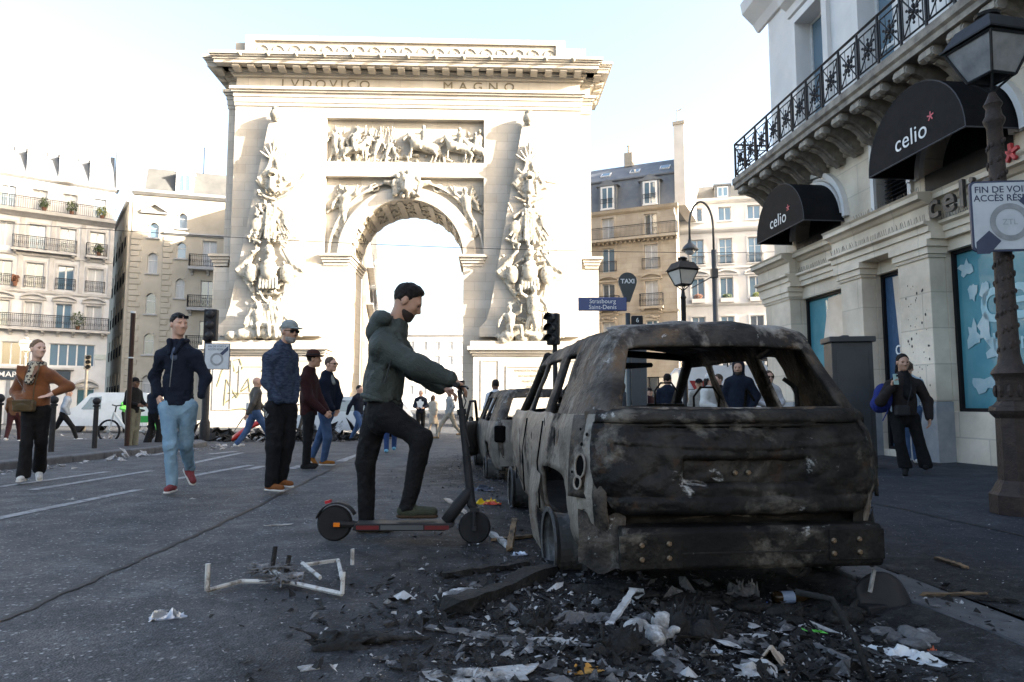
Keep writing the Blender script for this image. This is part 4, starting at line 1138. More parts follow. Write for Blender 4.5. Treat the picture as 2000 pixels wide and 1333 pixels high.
def build_arch():
    ang = R(2.1)
    e = empty('triumphal_arch', (-7.05, 46.0, AZ), ang)
    tag(e, 'monumental limestone triumphal arch with carved obelisks and battle relief', 'arch')
    o = -AZ
    def z(v): return v + o
    XL, XR = -12.07, 11.86; CX = -0.2; RI = 3.92; SP = z(11.0)
    H = z(24.3)
    # body with the arched passage
    arc = [(CX + RI * math.cos(t), SP + RI * math.sin(t)) for t in [PI * i / 32 for i in range(33)]]
    body = MB()
    body.prism([(XL, 0), (CX - RI, 0)] + arc[::-1] + [(CX + RI, 0), (XR, 0), (XR, H), (XL, H)], 0.45, 5.0, 'y')
    PL, PR = -5.8, 5.1
    for (a, b, c, d) in ((XL, PL, 0, H), (PR, XR, 0, H), (PL, PR, z(20.6), H), (PL, PR, z(16.45), z(17.5)), (PL, CX - RI, 0, SP), (CX + RI, PR, 0, SP)):
        body.bb(a, b, 0.0, 0.452, c, d)
    body.bb(-12.75, XL + 0.01, 0.6, 4.4, 0, H); body.bb(XR - 0.01, 12.65, 0.6, 4.4, 0, H)
    body.bb(-13.3, XL + .02, 0.4, 4.6, 0, z(10.1)); body.bb(XR - .02, 13.1, 0.4, 4.6, 0, z(10.1))
    body.build('body', M_ARCH, e)
    # archivolt rings
    def ring(r0, r1, y0, y1, name):
        mb = MB(); n = 40; P = []
        for i in range(n + 1):
            t = PI * i / n
            for r, y in ((r0, y0), (r1, y0), (r1, y1), (r0, y1)): P.append((CX + r * math.cos(t), y, SP + r * math.sin(t)))
        F = [(4 * i + q, 4 * i + (q + 1) % 4, 4 * i + 4 + (q + 1) % 4, 4 * i + 4 + q) for i in range(n) for q in range(4)]
        mb.add(P, F); return mb.build(name, M_ARCH, e)
    ring(RI - 0.03, RI + 0.75, 0.02, 0.5, 'archivolt'); ring(RI + 0.75, RI + 0.86, 0.1, 0.5, 'archivolt_fillet'); ring(RI + 1.30, RI + 1.42, 0.12, 0.5, 'archivolt_moulding')
    # soffit coffers: ribs and trophies in each field
    sof = MB(); n = 11
    for i in range(n + 1):
        t = PI * i / n; c = Vector((CX + (RI - .02) * math.cos(t), 2.6, SP + (RI - .02) * math.sin(t)))
        sof.box(c, (0.2, 4.3, 0.42), Matrix.Rotation(-(t), 3, 'Y'))
    sof.build('soffit_ribs', M_ARCH, e)
    rn = random.Random(5); cof = MB()
    for i in range(n):
        for yy in (1.4, 2.6, 3.8):
            t0 = PI * (i + .5) / n
            for q in range(4):
                t = t0 + rn.uniform(-.08, .08); a = rn.uniform(-1, 1)
                c = Vector((CX + (RI - .04) * math.cos(t), yy + rn.uniform(-.3, .3), SP + (RI - .04) * math.sin(t)))
                cof.box(c, (0.12, 0.9, 0.14), Matrix.Rotation(-t, 3, 'Y') @ Matrix.Rotation(a, 3, 'X'))
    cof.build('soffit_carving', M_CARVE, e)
    # imposts, wrapped round the jambs and at the outer ends
    def stepped(x0, x1, y0, y1, zs, name):
        mb = MB()
        for (za, zb, w) in zs: mb.bb(x0 - w, x1 + w, y0 - w, y1 + w, za, zb - 0.002)
        return mb.build(name, M_ARCH, e)
    imp = ((z(10.2), z(10.42), .06), (z(10.42), z(10.62), .14), (z(10.62), z(10.82), .22), (z(10.82), z(11.0), .34))
    stepped(PL + .1, CX - RI - .004, 0.0, 5.0, imp, 'impost'); stepped(CX + RI + .004, PR - .1, 0.0, 5.0, imp, 'impost')
    stepped(-13.25, XL - .35, 0.45, 4.55, imp, 'impost'); stepped(XR + .35, 13.05, 0.45, 4.55, imp, 'impost')
    # entablature
    arch_l = ((z(21.37), z(21.62), .06), (z(21.62), z(22.0), .10), (z(22.0), z(22.3), .15), (z(22.3), z(22.45), .26), (z(22.45), z(22.66), .36))
    stepped(XL, XR, 0.0, 5.0, arch_l, 'architrave'); stepped(-12.75, 12.65, 0.6, 4.4, arch_l, 'architrave_return')
    corn = ((z(23.42), z(23.58), .2), (z(23.58), z(23.74), .3), (z(23.74), z(23.9), .42), (z(23.9), z(24.15), 1.15), (z(24.15), z(24.3), 1.22), (z(24.3), z(24.42), 1.32), (z(24.42), z(24.62), 1.42))
    stepped(XL, XR, 0.0, 5.0, corn, 'cornice'); stepped(-12.75, 12.65, 0.602, 4.398, corn, 'cornice_return')
    mod = MB(); mod.prism([(0.0, 0.0), (-0.62, 0.0), (-0.62, -0.14), (-0.5, -0.24), (-0.2, -0.3), (0, -0.32)], -0.24, 0.24, 'x')
    mm = mod.mesh('modillion'); mm.materials.append(M_ARCH)
    nmod = 24
    for i in range(nmod): obj_from('modillion', mm, e, (XL - .25 + (XR - XL + .5) * (i + .5) / nmod, -0.415, z(23.895)))
    for xx in (-13.15, 13.05): obj_from('modillion', mm, e, (xx, 0.6 - 0.415, z(23.895)))
    for s in (-1, 1):
        for q in range(4):
            m2 = obj_from('modillion', mm, e, ((XR + .9) if s > 0 else (XL - .9), 0.9 + q * 1.0, z(23.895)), (0, 0, R(90) * s))
            m2.location.x = 12.65 + .415 if s > 0 else -12.75 - .415
    # lion-mask spouts along the cyma
    sp = MB().ball((0, 0, 0), (0.15, 0.16, 0.16), 8, 6); sp.ball((0, -.12, -.03), (.08, .1, .08), 6, 5); sm = sp.mesh('waterspout_mask', True); sm.materials.append(M_CARVE)
    for i in range(13): obj_from('waterspout_mask', sm, e, (XL - .3 + (XR - XL + .6) * (i + .5) / 13, -1.36, z(24.42)))
    # attic with running scroll
    at_ = MB(); at_.bb(-11.6, 10.8, 0.35, 4.6, z(24.3), z(26.6)); at_.bb(-12.5, -11.55, 0.7, 4.2, z(24.3), z(26.3)); at_.bb(10.75, 12.4, 0.7, 4.2, z(24.3), z(26.3))
    at_.build('attic', M_ARCH, e)
    fr = MB(); fr.bb(-11.65, 10.85, 0.2, 0.352, z(26.25), z(26.62)); fr.bb(-11.65, -11.0, .2, .352, z(24.6), z(26.25)); fr.bb(10.2, 10.85, .2, .352, z(24.6), z(26.25)); fr.build('attic_frame', M_ARCH, e)
    sc = MB(); n = 19
    for i in range(n):
        c = -10.5 + i * 20.2 / (n - 1); pts = []
        for q in range(15):
            t = q / 14 * 2.2 * PI; r = 0.46 * (1 - q / 20); pts.append((c + r * math.cos(t + i % 2 * 0.2), 0.33, z(25.55) + r * math.sin(t)))
        sc.tube(pts, 0.06, 4); sc.tube([(c - .55, .33, z(25.1)), (c - .2, .33, z(25.2)), (c + .46, .33, z(25.5))], 0.05, 4)
    sc.build('scroll_frieze', M_CARVE, e)
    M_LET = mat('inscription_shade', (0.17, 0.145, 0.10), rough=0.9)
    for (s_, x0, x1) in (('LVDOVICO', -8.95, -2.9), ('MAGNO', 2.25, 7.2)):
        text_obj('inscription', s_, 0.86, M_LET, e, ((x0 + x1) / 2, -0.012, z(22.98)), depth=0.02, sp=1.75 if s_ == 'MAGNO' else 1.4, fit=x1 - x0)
    # battle relief and spandrel victories
    fl = 0.40
    P = [rbox((-.35, fl + .02, z(17.6)), (5.4, .1, .1), .05, .1)]
    for (x, s_, d, r_) in ((0.9, 1.0, -1, .25), (3.4, .95, -1, .2), (4.5, .8, -1, .45), (-3.9, .75, 1, .2)): P += horse_prims(x, z(17.55), s_ * .85, d, r_, fl - .25)
    for i, (x, hh, ln, ar) in enumerate(((-5.3, 2.5, .05, 1), (-4.7, 2.2, -.1, -1), (-4.0, 2.6, .12, 1), (-3.3, 2.3, .2, 1), (-2.7, 2.0, .3, -1), (-1.9, 1.7, .35, 1), (-1.2, 1.2, .4, 1), (-.9, 1.4, -.3, -1), (2.2, 1.6, -.3, 1), (4.0, 2.3, 0, -1), (4.8, 2.5, 0, 1), (-5.0, 1.4, .3, 1))):
        P += figure_prims(x, z(17.55), hh, fl - .12, ln, ar, .04)
    rr = random.Random(11)
    for _ in range(42): P.append(ell((rr.uniform(-5.7, 5.0), fl - .02, z(17.6) + rr.uniform(0, .6)), (rr.uniform(.1, .35), .18, rr.uniform(.08, .2)), .05))
    for _ in range(16):
        x = rr.uniform(-5.5, -.8); a = rr.uniform(.8, 2.0); P.append(cap((x, fl - .1, z(18.3)), (x + 1.3 * math.cos(a), fl - .05, z(18.3) + 1.9 * math.sin(a)), .045, .04, .02))
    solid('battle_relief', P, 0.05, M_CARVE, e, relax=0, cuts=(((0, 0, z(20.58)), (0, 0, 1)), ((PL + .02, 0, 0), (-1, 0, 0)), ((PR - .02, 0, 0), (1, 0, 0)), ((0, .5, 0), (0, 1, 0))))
    for s in (-1, 1):
        c = CX - .1 + s * 4.25; P = []
        P += figure_prims(c + s * .2, z(12.6), 3.3, fl - .1, -s * 0.12, -s, .06)
        for q in range(7):
            P.append(cap((c + s * .1, fl - .05, z(14.6)), (c + s * (.35 + .14 * q) , fl, z(15.9) - .32 * q), .12, .1, .03)); P.append(cap((c - s * .3, fl - .05, z(14.7)), (c - s * (1.2 - .1 * q), fl, z(15.9) - .2 * q), .1, .07, .03))
        for q in range(7): P.append(cap((c + s * .05, fl - .1, z(13.8)), (c + s * (.1 + .13 * q), fl - .05, z(12.0) + .12 * q), .13, .12, .04))
        P.append(cap((c - s * .4, fl - .1, z(15.0)), (c - s * 1.9, fl - .1, z(15.6)), .15, .1, .04))
        for q in range(8): P.append(cap((c - s * 2.05 + .3 * math.cos(q * .785), fl - .1, z(15.75) + .26 * math.sin(q * .785)), (c - s * 2.05 + .3 * math.cos(q * .785 + .785), fl - .1, z(15.75) + .26 * math.sin(q * .785 + .785)), .08, .08, .02))
        solid('spandrel_figure', P, 0.05, M_CARVE, e, relax=0, cuts=(((0, 0, z(16.42)), (0, 0, 1)), ((0, .5, 0), (0, 1, 0)), ((PL + .02, 0, 0), (-1, 0, 0)), ((PR - .02, 0, 0), (1, 0, 0))))
    # lion on the keystone
    P = [ell((CX, -.1, z(15.9)), (.62, .5, .7), .1), ell((CX, -.5, z(15.55)), (.34, .3, .36), .08), ell((CX, -.75, z(15.45)), (.22, .14, .2), .05), cap((CX, -.55, z(16.0)), (CX, -.78, z(15.58)), .12, .12, .05), ell((CX, -.8, z(15.2)), (.16, .14, .08), .02, None, True)]
    for q in range(26):
        t = q * 2 * PI / 13; r = .62 if q < 13 else .85
        P.append(ell((CX + r * math.cos(t), -.15 + .1 * (q % 2), z(15.9) + r * math.sin(t)), (.19, .2, .21), .04))
    for s in (-1, 1):
        P += [ell((CX + s * .16, -.7, z(15.78)), (.08, .06, .06), .01, None, True), cap((CX + s * .7, .0, z(15.9)), (CX + s * 1.5, .1, z(16.1)), .25, .16, .05), cap((CX + s * .9, -.1, z(16.0)), (CX + s * .8, -.2, z(15.2)), .2, .16, .05), ell((CX + s * .8, -.25, z(15.1)), (.2, .2, .16), .04)]
    solid('lion_keystone', P, 0.045, M_CARVE, e, relax=0, cuts=(((0, .55, 0), (0, 1, 0)),))
    # obelisks with trophies on pedestals
    for i, c in enumerate((-9.1, 8.2)):
        ob = MB()
        pr = 0.62
        def sec(hw, zz, yy): return [(c - hw, yy, zz), (c + hw, yy, zz), (c + hw, 0.02, zz), (c - hw, 0.02, zz)]
        lv = [(0.28, z(20.25)), (0.5, z(19.75)), (2.62, z(7.3)), (2.9, z(6.4)), (3.35, z(5.9)), (3.35, z(5.3))]
        P = []; F = []
        for (hw, zz) in lv: P += sec(hw, zz, -pr if zz > z(6) else -pr - .12)
        for q in range(len(lv) - 1):
            for s in range(4): F.append((q * 4 + s, q * 4 + (s + 1) % 4, q * 4 + 4 + (s + 1) % 4, q * 4 + 4 + s))
        F.append((0, 1, 2, 3)); ob.add(P, F); ob.build('obelisk', M_ARCH, e)
        MB().lathe([(.12, -.45), (.2, -.4), (.2, -.34), (.3, -.28), (.4, -.1), (.42, .05), (.36, .25), (.26, .36), (.3, .4), (.3, .5), (.12, .56)], 14, (c, -.6, z(20.45))).build('obelisk_ball', M_CARVE, e, smooth=True)
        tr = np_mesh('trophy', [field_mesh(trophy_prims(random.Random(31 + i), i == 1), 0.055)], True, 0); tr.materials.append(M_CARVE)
        obj_from('trophy', tr, e, (c, -pr - .02, z(4.95)))
        ped = MB(); x0, x1 = c - 3.75, c + 3.75
        ped.bb(x0, x1, -1.3, 0.01, 0.55, z(4.0)); ped.bb(x0 - .3, x1 + .3, -1.6, 0.012, 0, 0.55)
        for (za, zb, w) in ((z(4.0), z(4.15), .1), (z(4.15), z(4.35), .22), (z(4.35), z(4.6), .38), (z(4.6), z(4.95), .2)): ped.bb(x0 - w, x1 + w, -1.3 - w, 0.014, za, zb - .002)
        ped.bb(c - 2.95, c + 2.95, -1.25, .0, z(4.95), z(5.3)) if False else None
        ped.build('pedestal', M_ARCH, e)
        pan = MB()
        for (a, b, za, zb) in ((x0 + .5, x0 + 1.7, 1.2, z(3.7)), (c - 1.6, c + 1.9, z(1.5), z(3.3)), (x1 - 1.7, x1 - .5, 1.2, z(3.7))):
            for (q0, q1, r0, r1) in ((a, b, za, za + .07), (a, b, zb - .07, zb), (a, a + .07, za + .07, zb - .07), (b - .07, b, za + .07, zb - .07)): pan.bb(q0, q1, -1.34, -1.298, r0, r1)
        pan.build('pedestal_panel_frame', M_ARCH, e)
        if i == 1:
            for q, s_ in enumerate(('EMENDATA MALE MEMORI', 'BATAVORVM GENTE', 'PRAEF ET AEDIL', 'PONI CC')):
                text_obj('tablet_lettering', s_, 0.2, M_LET, e, (c + .15, -1.305, z(3.0) - .36 * q), depth=0.004)
    # graffiti sprayed on the left pedestal
    gm = mat('graffiti_spray', (0.09, 0.085, 0.03), (0.2, 0.18, 0.08), rough=0.8, scale=5)
    g = MB()
    for pts in ([(0, 0), (.1, 1.7), (.8, .5), (1.5, 1.75), (1.75, .1)], [(.1, .2), (1.6, 1.3)], [(.2, .8), (1.5, .8)], [(.6, 2.2), (.4, 2.9), (.9, 3.0), (1.1, 2.4), (.7, 2.1)], [(2.3, 2.2), (2.7, 2.7), (2.4, 3.1), (2.8, 3.3)], [(-.5, 3.8), (-.4, 2.6), (.5, 3.9)], [(.3, -.3), (1.2, -.2), (1.8, -.35)], [(-.5, 1.2), (-.2, 2.3), (.4, 2.6)]):
        g.tube([(-11.6 + x, -1.303, 1.5 + y_) for x, y_ in pts], 0.035, 4)
    g.build('graffiti', gm, e)
build_arch()
# ================================================================== corner shop building on the right
M_SHOP = mat('shop_limestone', (0.74, 0.655, 0.54), (0.52, 0.445, 0.355), rough=0.85, scale=1.1, detail=9, bump=0.18, bscale=14)
M_SHOP_UP = mat('shop_upper_stone', (0.72, 0.70, 0.68), (0.61, 0.595, 0.58), rough=0.85, scale=0.9, detail=9, bump=0.15, bscale=12)
M_CORBEL = mat('weathered_stone', (0.36, 0.325, 0.275), (0.15, 0.135, 0.12), rough=0.9, scale=3.2, detail=9, bump=0.4, bscale=26, lo=0.32, hi=0.62)
M_BLUEGREY = mat('painted_base', (0.20, 0.22, 0.245), (0.30, 0.31, 0.32), rough=0.8, scale=3, detail=8)
M_NAVY = mat('navy_panel', (0.012, 0.014, 0.022), (0.02, 0.022, 0.03), rough=0.45)
M_AWN = mat('black_awning_cloth', (0.005, 0.005, 0.006), (0.009, 0.009, 0.011), rough=0.7, scale=6, bump=0.2, bscale=60, spec=0.2)
M_TEAL = mat('teal_poster', (0.055, 0.21, 0.27), (0.10, 0.28, 0.33), rough=0.06, scale=1.2, detail=5, spec=1.0)
M_WHITEPR = mat('white_print', (0.75, 0.77, 0.78), rough=0.4)
M_TEALPALE = mat('pale_teal_print', (0.30, 0.50, 0.56), rough=0.35)
M_PAPER = mat('torn_paper', (0.44, 0.52, 0.54), (0.24, 0.38, 0.43), rough=0.3, scale=2.5, detail=8)
M_DENIM = mat('denim_photo', (0.03, 0.07, 0.14), (0.055, 0.11, 0.20), rough=0.3, scale=14, stretch=(3, 3, .6))
M_SKINPR = mat('paper_photo_tan', (0.55, 0.44, 0.34), (0.70, 0.62, 0.54), rough=0.3, scale=1.3)
M_RED = mat('red_star', (0.45, 0.03, 0.035), rough=0.4)
M_PINK = mat('pink_star', (0.62, 0.10, 0.13), rough=0.4)
M_SIGNMETAL = mat('sign_metal', (0.055, 0.052, 0.05), (0.09, 0.085, 0.08), rough=0.45, metal=0.6)
M_FRAMEBLK = mat('black_frame', (0.012, 0.012, 0.014), rough=0.4)
masonry(M_SHOP, 1.25, .62, .28)
def asterisk(mb, c, r, w, d, axis='y'):
    for q in range(5):
        a = PI / 2 + q * 2 * PI / 5
        mb.box((c[0] + r * .5 * math.cos(a), c[1], c[2] + r * .5 * math.sin(a)), (r, d, w), Matrix.Rotation(-a, 3, 'Y'))
def build_shop():
    p = S(8.5, 17.05)
    rz = PHI - PI / 2                       # local x runs towards the camera, local -y faces the road
    e = empty('corner_shop_building', (p.x, p.y, -0.3), rz)
    tag(e, 'cream stone corner building with black awnings, long iron balcony and clothes shop windows', 'building')
    o = 0.3
    def z(v): return v + o
    L_ = 26.0
    TOP = z(21.0)
    # ground floor
    holes = [(1.3, 3.45, z(0.75), z(3.4)), (4.2, 5.3, z(0.0), z(3.45)), (6.15, 9.1, z(0.75), z(3.5)), (10.1, 13, z(.75), z(3.5))]
    wall(e, 'ground_floor_wall', 0.0, L_, 0, z(3.7), holes, M_SHOP, 0.0, 0.35)
    for (a, b) in ((0.0, 1.28), (3.46, 4.19), (5.31, 6.14), (9.11, 10.09)):
        mb = MB().bb(a, b, -0.3, 0.0, z(0.92), z(3.45)); mb.build('pilaster', M_SHOP, e, bevel=0.012)
        MB().bb(a - .008, b + .008, -0.312, 0.0, 0, z(0.918)).build('pilaster_base', M_BLUEGREY, e)
        cp = MB()
        for (za, zb, w) in ((3.4, 3.46, .03), (3.46, 3.58, .06), (3.58, 3.7, .1)): cp.bb(a - w, b + w, -0.3 - w, 0.0, z(za) + .002, z(zb))
        cp.build('capital', M_SHOP, e)
    # entablature, stepping out over the middle pair and the corner
    prof = [(0.04, 3.70), (0.04, 3.82), (0.08, 3.82), (0.08, 3.92), (0.16, 3.95), (0.16, 4.0), (0.05, 4.0), (0.05, 4.28), (0.1, 4.30), (0.16, 4.36), (0.24, 4.38), (0.24, 4.46), (0.28, 4.5), (0.0, 4.52)]
    def ent(a, b, out, nm):
        mb = MB().prism([(0.36, z(3.70))] + [(-out - w, z(v)) for w, v in prof] + [(0.36, z(4.52))], a, b, 'x'); return mb.build(nm, M_SHOP, e)
    ent(-0.25, 1.45, 0.32, 'entablature'); ent(1.45, 3.3, 0.06, 'entablature'); ent(3.3, 6.3, 0.32, 'entablature'); ent(6.3, 9.0, 0.06, 'entablature'); ent(9.0, L_, 0.32, 'entablature')
    # pigeon spikes
    sp = MB(); rr = random.Random(2)
    for (a, b, out, zz) in ((3.32, 6.28, .42, 4.0), (1.5, 3.25, .16, 4.0), (4.3, 6.2, .45, 4.5), (6.3, 8.0, .16, 4.0), (1.5, 2.4, .2, 4.5)):
        x = a
        while x < b:
            sp.tube([(x, -out + .02, z(zz)), (x + rr.uniform(-.02, .02), -out + .02 + rr.uniform(-.05, .02), z(zz) + .13)], 0.004, 3, False); x += 0.055
    tag(sp.build('pigeon_spikes', M_SIGNMETAL, e), kind='stuff')
    # shop windows
    def shopwin(a, b, c, d, m, nm='shop_window'):
        f = MB(); w = .06
        f.bb(a, a + w, .1, .2, c, d); f.bb(b - w, b, .1, .2, c, d); f.bb(a + w, b - w, .1, .2, c, c + w); f.bb(a + w, b - w, .1, .2, d - w, d)
        fo = f.build(nm, M_FRAMEBLK, e)
        g = MB(); g.add([(a + w, .16, c + w), (b - w, .16, c + w), (b - w, .16, d - w), (a + w, .16, d - w)], [(0, 1, 2, 3)]); g.build('pane', m, fo)
        return fo
    w1 = shopwin(*[1.3, 3.45, z(.75), z(3.4)], M_TEAL); w2 = shopwin(4.2, 5.3, z(0.0), z(3.45), M_DENIM); w3 = shopwin(6.15, 9.1, z(.75), z(3.5), M_TEAL); shopwin(10.1, 13, z(.75), z(3.5), M_TEAL)
    for (a, b) in ((1.3, 3.45), (6.15, 9.1), (10.1, 13)): MB().bb(a, b, .02, .12, 0, z(.745)).build('stall_riser', M_NAVY, e)
    # prints on the glass
    pp = MB(); pp.add([(2.1, .15, z(.85)), (3.38, .15, z(.85)), (3.38, .15, z(3.3)), (2.2, .15, z(3.3)), (1.95, .15, z(2.4)), (2.15, .15, z(1.7))], [(0, 1, 2, 3, 4, 5)]); pp.build('poster_photo', M_SKINPR, w1)
    text_obj('poster_lettering', 'celio', 0.45, M_TEALPALE, w1, (2.6, .145, z(1.3)), depth=.002)
    pp = MB(); pp.add([(4.62, .15, z(.4)), (5.2, .15, z(.4)), (5.2, .15, z(3.36)), (4.5, .15, z(3.36)), (4.62, .15, z(1.9))], [(0, 1, 2, 3, 4)]); pp.build('poster_photo', M_SKINPR, w2)
    text_obj('poster_lettering', 'celio', 0.42, M_WHITEPR, w2, (4.88, .144, z(1.95)), depth=.002); text_obj('poster_lettering', 'be normal', 0.19, M_WHITEPR, w2, (4.9, .144, z(1.62)), depth=.002)
    text_obj('poster_lettering', 'celio', 1.15, M_TEALPALE, w3, (7.75, .148, z(2.55)), depth=.002, bold=.012); text_obj('poster_lettering', 'be normal', 0.42, M_TEALPALE, w3, (7.75, .148, z(1.85)), depth=.002)
    rr = random.Random(9)
    for (cx, cz, rx, rz_) in ((6.42, 3.15, .2, .18), (6.55, 2.75, .12, .2), (6.78, 2.72, .12, .25), (6.5, 2.0, .18, .3), (6.75, 2.1, .2, .28), (7.0, 1.75, .3, .2), (6.65, 1.2, .3, .16), (7.1, 1.1, .12, .25), (8.2, 3.2, .3, .15), (8.0, 1.2, .35, .2)):
        n = 13; pts = []
        for q in range(n):
            a = 2 * PI * q / n; r = rr.uniform(.45, 1.1); pts.append((cx + rx * r * math.cos(a), .146, z(cz) + rz_ * r * math.sin(a)))
        MB().add(pts, [tuple(range(n))]).build('torn_poster', M_PAPER, w3)
    # first floor: arched windows, louvre
    h1 = [(1.15, 3.05, z(4.5), z(4.95)), (4.35, 5.35, z(4.62), z(6.15)), (5.75, 7.7, z(4.5), z(5.0)), (10, 12, z(4.5), z(5.9))]
    fw = MB()
    def arched(cx, r, zs, ztop, x0, x1):
        """wall panel with a round-headed opening"""
        n = 20; arcp = [(cx + r * math.cos(PI * i / n), zs + r * math.sin(PI * i / n)) for i in range(n + 1)]
        fw.prism([(x0, z(4.5)), (cx - r, z(4.5))] + arcp[::-1] + [(cx + r, z(4.5)), (x1, z(4.5)), (x1, ztop), (x0, ztop)], 0.0, 0.35, 'y')
    TOPF = z(6.4)
    arched(2.1, 0.98, z(4.9), TOPF, 0.0, 4.35); fw.bb(4.35, 5.35, 0, .35, z(4.5), z(4.62)); fw.bb(4.35, 5.35, 0, .35, z(6.15), TOPF)
    arched(6.73, 0.98, z(4.95), TOPF, 5.35, 10.0); fw.bb(10, L_, 0, .35, z(4.5), TOPF)
    fw.build('first_floor_wall', M_SHOP, e)
    MB().bb(0.9, 8, .34, .36, z(4.5), TOPF).build('dark_room', M_DARKIN, e)
    for cx, zs in ((2.1, z(4.9)), (6.73, z(4.95))):
        mb = MB(); n = 24
        for (r0, r1, d) in ((1.0, 1.12, .10), (1.14, 1.2, .05), (1.22, 1.32, .12)):
            P = []
            for i in range(n + 1):
                t = PI * i / n
                for r, y in ((r0, -d), (r1, -d), (r1, 0), (r0, 0)): P.append((cx + r * math.cos(t), y, zs + r * math.sin(t)))
            mb.add(P, [(4 * i + q, 4 * i + (q + 1) % 4, 4 * i + 4 + (q + 1) % 4, 4 * i + 4 + q) for i in range(n) for q in range(4)])
        mb.build('window_arch', M_SHOP_UP, e)
    lv = MB()
    lf = MB(); lf.bb(4.25, 4.35, -.06, .3, z(4.62), z(6.2)); lf.bb(5.35, 5.45, -.06, .3, z(4.62), z(6.2)); lf.bb(4.25, 5.45, -.063, .3, z(6.152), z(6.28)); lfo = lf.build('louvre_window', M_SHOP_UP, e)
    sl = MB().box((0, 0, 0), (0.98, .12, .015), Euler((R(35), 0, 0)).to_matrix()); slm = sl.mesh('slat'); slm.materials.append(M_FRAMEBLK)
    for q in range(18): obj_from('slat', slm, lfo, (4.85, .22, z(4.68) + q * .083))
    # awnings: barrel hoods with a flat front
    for cx, zb, r in ((2.1, z(4.83), 1.13), (6.73, z(4.98), 1.17)):
        aw = empty('awning', (cx, 0, zb)); aw.parent = e
        n = 24; prj = -0.93; P = []
        mb = MB()
        for i in range(n + 1):
            t = PI * i / n
            for y in (-.02, prj): P.append((r * math.cos(t), y, r * 0.98 * math.sin(t) + (0.0)))
        F = [(2 * i, 2 * i + 2, 2 * i + 3, 2 * i + 1) for i in range(n)]
        mb.add(P, F); mb.build('hood', M_AWN, aw, smooth=True)
        fr = MB(); fr.add([(r * math.cos(PI * i / n), prj, r * .98 * math.sin(PI * i / n)) for i in range(n + 1)], [tuple(range(n + 1))]); fr.build('front_panel', M_AWN, aw)
        bar = MB(); bar.tube([(-r, -.02, 0), (-r, prj, 0), (r, prj, 0), (r, -.02, 0)], .014, 5)
        bar.tube([(r * 1.003 * math.cos(PI * i / n), prj, r * .983 * math.sin(PI * i / n)) for i in range(n + 1)], .009, 4); bar.build('frame_bar', mat('awning_edge', (.05, .05, .055), rough=.5), aw)
        text_obj('lettering', 'celio', 0.40, M_WHITEPR, aw, (-.02, prj - .006, .30), depth=.002, sp=1.05)
        st = MB(); asterisk(st, (.47, prj - .008, .46), .075, .022, .003); st.build('star', M_PINK, aw)
        MB().bb(-r * .86, r * .86, -.0, .3, -.32, .0).build('window_dark', M_DARKIN, aw)
    # big metal letters standing on the cornice
    lt = text_obj('sign_letters', 'celio', 0.62, M_SIGNMETAL, e, (7.0, -.34, z(4.22)), depth=.03, sp=1.25, bold=.01)
    st = MB(); asterisk(st, (8.02, -.34, z(4.55)), .14, .055, .05); st.build('sign_star', M_RED, e)
    # string course under the balcony
    moulding(e, 'string_course', -.1, L_, [(.03, z(6.18)), (.08, z(6.2)), (.08, z(6.28)), (.14, z(6.32)), (.14, z(6.4))], M_SHOP)
    # corbels and the balcony slab
    cb = MB()
    side = [(0.0, 0.0), (-.85, 0.0), (-.90, -.06), (-.90, -.15), (-.80, -.20), (-.68, -.17), (-.55, -.22), (-.42, -.32), (-.28, -.46), (-.16, -.54), (0.0, -.56)]
    cb.prism(side, -.14, .14, 'x')
    for s in (-1, 1):
        cb.tube([(s * .02, -.78 + .1 * math.cos(q * .7), -.11 + .09 * math.sin(q * .7)) for q in range(9)], .035, 5)
    cb.tube([(-.175, -.81, -.11), (.175, -.81, -.11)], .085, 8); cb.tube([(-.165, -.18, -.40), (.165, -.18, -.40)], .12, 8)
    cb.tube([(0, -.72, -.2), (0, -.5, -.27), (0, -.3, -.46), (0, -.1, -.58)], .06, 6)
    cm = cb.mesh('corbel', False); cm.materials.append(M_CORBEL)
    bc = empty('balcony', (0, 0, 0)); bc.parent = e
    for q in range(22): obj_from('corbel', cm, bc, (0.0 + .645 * q, 0.005, z(6.62)))
    mb = MB().prism([(0.3, z(6.62)), (-.92, z(6.62)), (-.92, z(6.72)), (-.97, z(6.76)), (-.97, z(6.9)), (0.3, z(6.92))], -.32, L_, 'x'); mb.build('slab', M_CORBEL, bc)
    # railing with flower rosettes in every panel
    zb = z(6.92); rl = MB()
    pts = [(-.25, 0.0), (-.25, -.9), (14.0, -.9)]
    for (x0, y0), (x1, y1) in zip(pts[:-1], pts[1:]):
        for hh, r in ((.93, .028), (.1, .018), (.80, .014)): rl.tube([(x0, y0, zb + hh), (x1, y1, zb + hh)], r, 5)
    rl.build('handrail', M_IRON, bc)
    pn = MB(); w = .62
    pn.box((-w / 2, 0, .47), (.035, .035, .94)); pn.box((-w / 2 + .06, 0, .45), (.02, .02, .72)); pn.box((w / 2 - .07, 0, .45), (.016, .016, .72)); pn.box((-.1, 0.01, .45), (.008, .008, .72)); pn.box((.12, 0.01, .45), (.008, .008, .72))
    for s in (-1, 1): pn.tube([(-w / 2 + .08, 0, .45 - s * .33), (w / 2 - .04, 0, .45 + s * .33)], .014, 4)
    pn.ball((0.02, 0, .45), (.045, .04, .045), 8, 5)
    for q in range(6):
        a = PI / 6 + q * PI / 3; c_ = (.02 + .10 * math.cos(a), 0, .45 + .10 * math.sin(a)); pn.ball(c_, (.042, .03, .042), 6, 4); pn.ball((.02 + .19 * math.cos(a), 0, .45 + .19 * math.sin(a)), (.028, .02, .028), 6, 4); pn.tube([(.02, 0, .45), (.02 + .2 * math.cos(a), 0, .45 + .2 * math.sin(a))], .012, 4)
